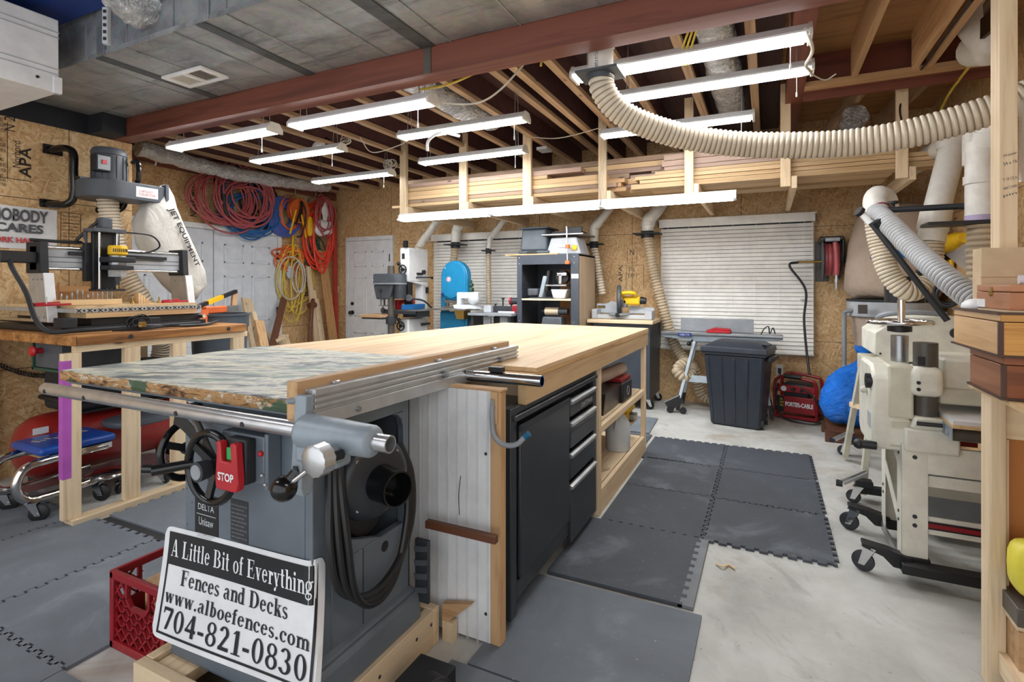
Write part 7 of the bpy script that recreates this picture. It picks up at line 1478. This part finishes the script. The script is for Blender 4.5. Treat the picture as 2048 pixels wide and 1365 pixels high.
q = W(1905, 487, X=XR-.06); t = T('blade_guard', 'yellow saw blade guard with clear sides hanging on the right wall', 'blade guard', tuple(q))
a, b = W(1884, 497, X=XR-.06), W(1930, 475, X=XR-.06)
G().sweep([a, a.lerp(b, .25)+V((0, 0, .01)), a.lerp(b, .6)+V((0, 0, .008)), b], lambda u: .04+.035*math.sin(PI*min(1, u*1.0)), 12, 6).obj('cover', 'yellow', t); G().prism3([a+V((0, 0, -.03)), b+V((0, 0, -.03)), W(1935, 545, X=XR-.06), W(1915, 530, X=XR-.06)], (.012, 0, 0)).obj('clear_side', 'clear', t); G().bar(a.lerp(b, .35)+V((-.06, 0, .01)), a.lerp(b, .6)+V((-.06, 0, .01)), .004, .05).obj('label', 'white', t)
one(G().box(XR-.05, XR-.02, W(1900, 530, X=XR-.04).y-.04, W(1900, 530, X=XR-.04).y+.04, W(1898, 545, X=XR-.04).z, W(1898, 520, X=XR-.04).z), 'yellow_tool', 'yellow', 'yellow tool hanging below the blade guard', 'tool', bev=.01)
one(G().sweep(coil(W(1895, 590, d=3.3), (-.4, -1, 0), .055, .075, 5, .009, .012, 5), .009, 7, 1), 'cord_coil', 'black', 'coil of black cord hanging behind the grey ribbed hose', 'cord')
# ---- planer
t = T('planer', 'cream thickness planer with chamfered hood behind the drum sander', 'planer', (.88, 4.2, 0)); y0 = 3.95
P = [(.60, 1.06), (.74, 1.165), (1.02, 1.165), (1.11, 1.11), (1.115, .90), (.70, .88), (.60, .92)]
G().prism(P, 'y', y0, y0+.5).obj('hood', 'cream', t, bev=.008); G().lathe([(.0, 0), (.03, 0), (.03, .004), (.02, .004), (.018, -.004), (0, -.004)], (1.0, y0-.001, 1.07), (0, -1, 0), 20).obj('plug', 'iron', t); G().box(1.115, 1.18, y0+.02, y0+.4, .88, 1.09).obj('motor', 'black', t, bev=.02)
for q in ((1.09, 1.12), (1.09, .92), (.63, .93)): G().cyl((q[0], y0-.004, q[1]), (q[0], y0, q[1]), .006).obj('bolt', 'iron', t)
G().box(.58, 1.16, y0-.02, y0+.55, .76, .87).obj('table', 'creamd', t, bev=.006); G().sweep([(.62, y0+.1, 1.12), (.64, y0-.03, 1.17), (.78, y0-.05, 1.19), (.95, y0-.02, 1.18)], .016, 8, 6).obj('bail', 'grey', t)
for x, y, s_ in ((.60, y0+.02, -1), (1.12, y0+.02, 1), (.60, y0+.5, -1), (1.12, y0+.5, 1)): G().bar((x, y, .77), (x+s_*.06, y+(.0 if y < 4.2 else .35), .04), .06, .035, (1, 0, 0)).obj('leg', 'creamd', t, bev=.003)
G().box(.50, 1.1, 3.93, 3.99, .05, .09).obj('mobile_base', 'black', t)
for x, y in ((.50, 3.90), (.56, 4.95)):
    caster(t, x+.01, y-.02, .04, 2.8, 'iron', .115); G().box(x-.01, x+.08, y-.05, y+.03, .115, .15).obj('bracket', 'black', t, bev=.004); G().bar((x-.075, y-.06, .125), (x+.05, y-.05, .205), .014, .014).bar((x-.085, y+.0, .12), (x+.05, y+.02, .20), .014, .014).obj('pedal_bar', 'zinc', t); G().bar((x-.10, y-.07, .115), (x-.09, y+.02, .115), .035, .014).obj('lift_pedal', 'black', t)
one(G().bar((.56, 4.6, .48), (.82, 4.3, .46), .05, .035), 'wood_offcut', MT['pine'][0], 'pale wood strip lying across the planer base behind the sander leg', 'board')
one(G().bar((.62, 4.5, .44), (.78, 3.9, .2), .04, .05), 'pink_board', 'cedar', 'pinkish stick slanting down behind the sander leg', 'board')
# ---- drum sander
t = T('drum_sander', 'cream drum sander with chrome handwheel and white conveyor table on a caster base', 'sander', (.85, 3.15, 0))
G().box(.72, 1.3, 3.02, 3.34, .875, 1.02).obj('drum_cover', 'cream', t, bev=.014); G().box(.70, 1.3, 3.0, 3.36, .815, .885).obj('head_beam', 'creamd', t, bev=.008); G().cyl((.9, 2.998, .86), (.9, 3.0, .86), .012).obj('cover_bolt', 'iron', t)
G().box(.585, .705, 2.93, 3.09, .85, .985).obj('column_clamp', 'cream', t, bev=.03, seg=3); G().cyl((.65, 3.0, .70), (.65, 3.0, 1.09), .047, n=24).obj('column', 'smoke', t); G().box(.612, .64, 2.952, 2.956, .99, 1.03).obj('column_slot', 'black', t)
for z in (.885, .915): G().cyl((.61, 2.926, z), (.61, 2.93, z), .008).obj('clamp_bolt', 'black', t)
G().cyl((.575, 3.12, .95), (.575, 3.12, 1.11), .036, n=20).obj('lift_screw', 'steel', t)
hwc = V((.575, 3.12, 1.175)); h_ = G().torus(hwc, (0, 0, 1), .125, .011, 40, 10).obj('handwheel', 'chrome', t); G().lathe([(.02, -.05), (.05, -.045), (.05, -.02), (.03, -.01)], hwc, n=20).obj('hub', 'black', h_)
g = G()
for k in range(3): a = 2.1*k+.4; g.bar(hwc+V((0, 0, -.015)), hwc+V((.125*math.cos(a), .125*math.sin(a), 0)), .03, .007)
g.obj('spoke', 'chrome', h_); G().cyl((.56, 3.0, 1.175), (.56, 3.0, 1.285), .014, .016, 14).obj('crank_grip', 'chrome', h_)
G().prism([(3.02, .98), (3.3, .98), (3.36, .92), (3.36, .62), (3.3, .58), (3.0, .58), (2.96, .64), (2.96, .93)], 'x', .44, .585).obj('gear_case', 'cream', t, bev=.015); G().box(.5, .60, 2.955, 3.30, .74, .985).prism([(2.95, .74), (3.3, .74), (3.3, .63), (2.98, .60)], 'x', .505, .59).obj('motor_cover', 'creamd', t, bev=.012)
G().sph((.428, 3.1, .84), .018).obj('round_button', 'offwhite', t); G().box(.436, .44, 2.99, 3.06, .68, .75).obj('label', 'lgrey', t)
G().cyl((.42, 3.0, .90), (.46, 3.0, .90), .035, n=14).cyl((.40, 2.98, .60), (.46, 2.98, .60), .02).sph((.39, 2.98, .60), .024, 10, 8).obj('knob', 'black', t)
G().box(.70, 1.3, 2.80, 3.85, .768, .784).obj('conveyor_table', 'melamine', t); G().box(.6985, 1.3, 2.797, 3.85, .752, .7675).obj('table_core', 'fascia', t, bev=.001); G().box(.695, .70, 2.8, 3.4, .70, .752).obj('table_bracket', 'castg', t, bev=.002)
for y in (2.85, 2.98, 3.1): G().cyl((.69, y, .726), (.695, y, .726), .012, n=6).obj('bracket_bolt', 'zinc', t)
G().cyl((.71, 2.86, .715), (1.3, 2.86, .715), .028, n=16).obj('roller', 'smoke', t)
G().box(.56, .76, 2.93, 3.10, .60, .705).prism([(.58, .705), (.72, .705), (.70, .76), (.60, .76)], 'y', 2.93, 3.10).obj('lower_casting', 'cream', t, bev=.01); G().cyl((.60, 2.915, .735), (.69, 2.90, .738), .009).obj('lever', 'black', t)
G().box(.65, 1.3, 2.965, 2.985, .50, .625).obj('stand_rail', 'cream', t, bev=.003); G().box(.90, 1.1, 2.955, 2.965, .51, .60).obj('badge', 'black', t); text('JET', 'white', t, (.915, 2.9545, .52), (1, 0, 0), (0, 0, 1), .16, .04, bold=.03); G().box(.91, 1.1, 2.954, 2.955, .565, .595).obj('badge_stripe', 'redc', t)
def lsec(x, y, sx, sy, z0, z1): return G().box(x, x+.10*sx, y, y+.005*sy, z0, z1).box(x, x+.005*sx, y, y+.09*sy, z0, z1)
for x, y, sx, sy in ((.553, 2.965, 1, 1), (.553, 3.43, 1, -1), (1.32, 2.965, -1, 1), (1.32, 3.43, -1, -1)):
    l = lsec(x, y, sx, sy, .07, .70 if y < 3.2 else .74).obj('leg', 'cream', t, bev=.003)
    g = G()
    for z in (.62, .57, .30, .26): g.cyl((x+.05*sx, y-.004*sy, z), (x+.05*sx, y, z), .009).cyl((x-.004*sx, y+.05*sy, z), (x, y+.05*sy, z), .007)
    g.obj('leg_bolt', 'iron', l)
for z, m in ((.255, 'cream'), (.44, 'cream')): G().box(.60, 1.3, 3.42, 3.43, z, z+.055).box(.60, 1.3, 2.975, 2.985, z-.03 if z < .3 else z, z+.05).obj('cross_rail', m, t, bev=.002)
G().box(.64, 1.3, 2.970, 2.9745, .25, .285).obj('black_stripe', 'black', t); G().box(.64, 1.3, 2.968, 2.9702, .258, .277).obj('red_stripe', 'redc', t)
G().box(.66, .95, 3.41, 3.4195, .535, .57).obj('black_stripe', 'black', t); G().box(.66, .95, 3.407, 3.4105, .54, .562).obj('red_stripe', 'redc', t)
G().bar((.556, 3.35, .66), (.556, 3.02, .54), .004, .07).bar((.556, 3.36, .42), (.556, 3.02, .25), .004, .055).obj('side_brace', 'cream', t)
G().box(.545, .85, 2.90, 2.97, .055, .10).box(.545, .66, 2.955, 3.02, .05, .115).box(.545, .66, 3.40, 3.46, .055, .10).obj('mobile_base', 'black', t, bev=.004); G().bar((.56, 3.02, .075), (.55, 3.40, .075), .012, .035).obj('base_bar', 'steel', t)
for y in (2.95, 3.42):
    G().prism([(.59, .055), (.59, .11), (.50, .135), (.40, .15), (.40, .128), (.48, .10), (.52, .06)], 'y', y-.01, y+.05).obj('outrigger', 'black', t, bev=.004); caster(t, .435, y+.02, .047, 2.7, 'iron', .128)
one(G().box(.75, 1.3, 3.5, 3.6, .05, .35).box(.7, 1.35, 3.6, 3.62, .05, .3), 'floor_machine_panel', 'grey', 'grey metal panels of the low machine seen through the sander stand', 'panel', bev=.004)
# ---------------------------------------------------------------- bench in the right foreground
t = T('side_bench', 'rough bench of pale two-by-fours at the right edge carrying the wooden boxes', 'workbench', (1.0, 1.9, 0))
px0 = W(1981, 1000, Y=2.268).x; BT = 1.0
G().box(px0, px0+.042, 2.268, 2.357, 0, BT-.017).obj('leg', MT['pine'][2], t, bev=.004)
G().box(px0+.045, 1.40, 2.30, 2.338, BT-.16, BT-.017).obj('end_rail', MT['pine'][0], t, bev=.003); G().box(px0-.005, 1.40, 1.2, 2.46, BT-.016, BT-.002).obj('top', 'fascia', t)
G().box(px0+.045, px0+.057, 2.30, 2.356, .0, BT-.162).obj('panel_edge', MT['pine'][2], t); G().box(px0+.058, 1.40, 2.34, 2.356, .0, BT-.162).obj('back_panel', 'fir' if 0 else wood('brown_sheet', '#b9783a', '#a0642c', 2, .5), t)
G().box(px0+.06, 1.40, 1.3, 2.338, .12, .14).obj('shelf', MT['pine'][1], t); G().box(px0+.02, px0+.058, 1.3, 2.266, .08, .145).obj('shelf_edge', MT['pine'][1], t)
G().box(1.35, 1.40, 2.25, 2.298, 0, BT-.017).box(1.35, 1.40, 1.25, 1.33, 0, BT-.017).obj('leg', MT['pine'][2], t)
def chest(nm, lab, x, y0, y1, z0, z1, ml, mr, me, lid=True):  # ml lighter side, mr darker front: light on the box put into colour
    t = T(nm, lab, 'box', (x+.25, (y0+y1)/2, z0))
    c = z1-.022 if lid else z1
    G().box(x+.004, x+.45, y0+.004, y1, z0, c-.0015).obj('body', ml, t, bev=.002)
    G().box(x+.006, x+.45, y0+.0, y0+.0035, z0, c-.0015).obj('front_panel', mr, t)
    if lid: G().box(x+.004, x+.45, y0+.004, y1, c+.0015, z1).obj('lid', ml, t, bev=.002); G().box(x+.006, x+.45, y0, y0+.0035, c+.0015, z1).obj('lid_front', mr, t)
    G().box(x+.0, x+.012, y0-.003, y0+.009, z0, c).obj('corner_strip', me, t); G().box(x-.004, x+.45, y0-.006, y1+.004, z0-.0, z0+.007).obj('bottom_edge', me, t)
    return t
b2 = W(2003, 800, Z=BT); z2 = 1.129
chest('wooden_chest', 'reddish-brown wooden chest directly on the right bench, under the oak box', b2.x, b2.y, W(1937, 700, X=b2.x).y, BT, z2, 'cherry', wood('cherry_x_shade', '#8a4f30', '#6a3a22', 0, 1, .35, False), 'darkw')
b1 = W(1997, 715, Z=z2+.002); z1 = 1.261; y1_ = W(1905, 690, X=b1.x).y
c1 = chest('wooden_box', 'light oak box with dark edging on top of the reddish-brown chest', b1.x, b1.y, y1_, z2+.002, z1, 'oak_lit', 'oak_shade', 'darkw')
G().box(b1.x-.003, b1.x+.45, b1.y-.003, y1_+.003, z1+.0002, z1+.007).obj('top_edge', 'darkw', c1)
one(G().box(b1.x+.02, b1.x+.44, b1.y+.02, y1_-.2, z1+.0075, z1+.012), 'cardboard_sheet', 'card', 'thin pale sheet lying on the oak box under the cigar box', 'sheet')
kx = b1.x+.045; ky0, ky1 = W(2020, 600, X=kx).y, W(1953, 600, X=kx).y; kz = z1+.0125; t = T('cigar_box', 'small reddish wooden hinged box with a brass clasp on the oak box', 'box', (kx+.1, (ky0+ky1)/2, kz))
G().box(kx, kx+.22, ky0, ky1, kz, kz+.055).obj('body', M('cigar_wood', '#ab7350', .5, var=.12), t, bev=.002); G().box(kx, kx+.22, ky0, ky1, kz+.057, kz+.08).obj('lid', M('cigar_lid', '#b57d58', .5, var=.12), t, bev=.004)
ym = ky0+(ky1-ky0)*.52
G().box(kx-.004, kx, ym-.013, ym+.013, kz+.045, kz+.072).torus((kx-.004, ym, kz+.05), (1, 0, 0), .008, .002, 16, 6).obj('clasp', 'brass', t); G().box(kx-.0012, kx, ky1-.085, ky1-.006, kz+.002, kz+.03).obj('paper_label', 'white', t)
for s_, a, z, w, h in (('Arturo', ym-.02, kz+.015, .07, .017), ('hecho a mano', ky1-.02, kz+.038, .04, .008)): text(s_, 'cardd', t, (kx-.0006, a, z), (0, -1, 0), (0, 0, 1), w, h, 'box_lettering')
one(G().hose([(kx+.03, ky0+.03, kz+.096), (kx+.12, ky0+.02, kz+.096), (kx+.21, ky0+.02, kz+.096)], .015, .008, .12, 14), 'cord_roll', M('pale_cord', '#d3cbd3', .8), 'roll of pale cord lying on the cigar box lid', 'cord')
one(G().sph((b1.x+.05, y1_-.06, z1+.012), (.04, .05, .03), 16, 8), 'white_cap', 'white', 'white rounded plastic cap behind the cigar box', 'cap')
cy0 = ky1+.01; bx = W(1962, 540, Y=cy0).x; t = T('cardboard_carton', 'plain tan cardboard carton standing on the oak box behind the cigar box', 'box', (bx+.2, cy0+.05, z1+.008)); G().box(bx, bx+.36, cy0, max(cy0+.09, y1_), z1+.0075, 1.487).obj('carton', 'card', t, bev=.003); G().box(bx-.001, bx+.36, cy0-.001, cy0, 1.38, 1.382).obj('tape_seam', 'cardd', t)
uy = max(cy0+.09, y1_)+.03; ux = W(1999, 250, Y=uy).x; uw = W(2036, 250, Y=uy).x-ux; t = T('wall_stud', 'upright pale timber with pencil notes rising at the right edge', 'stud', (ux+.02, uy+.04, 0)); G().box(ux, ux+uw, uy, uy+.09, 0, 3.12).obj('timber', MT['pine'][2], t, bev=.002)
for k, s_ in enumerate(('3/4 poplar', '24 x 16', 'T 19 1/2 in', 'stain 2 coats', 'pin')): text(s_, 'inkgrey', t, (ux+.012, uy-.0005, 1.83-.03*k-(.03 if k > 1 else 0)), (1, 0, .25), (-.25, 0, 1), .04, .012, 'pencil_note')
q = W(2045, 260, Y=uy+.05); one(G().box(q.x-.005, q.x+.2, uy+.03, uy+.07, q.z-.19, q.z+.12).jit(.012, 16), 'film_roll', 'clear', 'clear plastic film bundle hanging right of the upright stud', 'plastic')
q = W(2044, 1135, Y=2.2); one(G().sph((q.x+.03, 2.2, q.z), (.06, .06, .085), 18, 10, .6), 'yellow_case', 'yellowm', 'bright yellow rounded case inside the right bench', 'case')
qy = 2.2; q = W(2030, 1215, Y=qy); q2 = W(2032, 1240, Y=qy)
one(G().box(q2.x+.0, q2.x+.4, qy-.02, qy+.08, .141, q2.z-.029), 'wood_riser', MT['fir'][0], 'tan wood block standing on the shelf inside the right bench', 'block')
one(G().box(q2.x+.01, q2.x+.3, qy-.03, qy+.09, q2.z-.028, q2.z-.0145), 'wood_strip', MT['pine'][0], 'lower of two pale slats stacked inside the right bench', 'strip'); one(G().box(q2.x-.01, q2.x+.3, qy-.04, qy+.09, q2.z-.014, q2.z), 'wood_strip', MT['pine'][0], 'upper of two pale slats stacked inside the right bench', 'strip')
one(G().box(q.x-.01, q.x+.2, qy-.05, qy+.1, q2.z+.0005, q.z+.02), 'dark_plate', 'smoke', 'dark metal plate under the bright yellow case in the right bench', 'plate', bev=.003)
one(G().cyl(W(1898, 288, d=3.75), W(1822, 335, d=4.6), .075, n=20), 'dust_pipe', 'pvc', 'white pipe running back into the corner above the tan bag', 'dust pipe')
q = W(1985, 40, d=2.6); t = T('tv_bracket', 'black metal bracket high on the right above the pipes', 'bracket', tuple(q)); G().bar(W(1972, 30, d=2.7), W(2010, -30, d=2.5), .02, .12).bar(W(1965, 58, d=2.7), W(2010, 20, d=2.5), .02, .1).obj('plates', 'blackg', t)
one(G().sweep([W(1935, -20, d=3.2), W(1950, 40, d=3.2), W(1985, 90, d=3.1), W(1950, 100, d=3.3)], .1, 14, 5), 'vent_pipe', 'pvc', 'fat cream pipe bend at the top right corner', 'pipe')
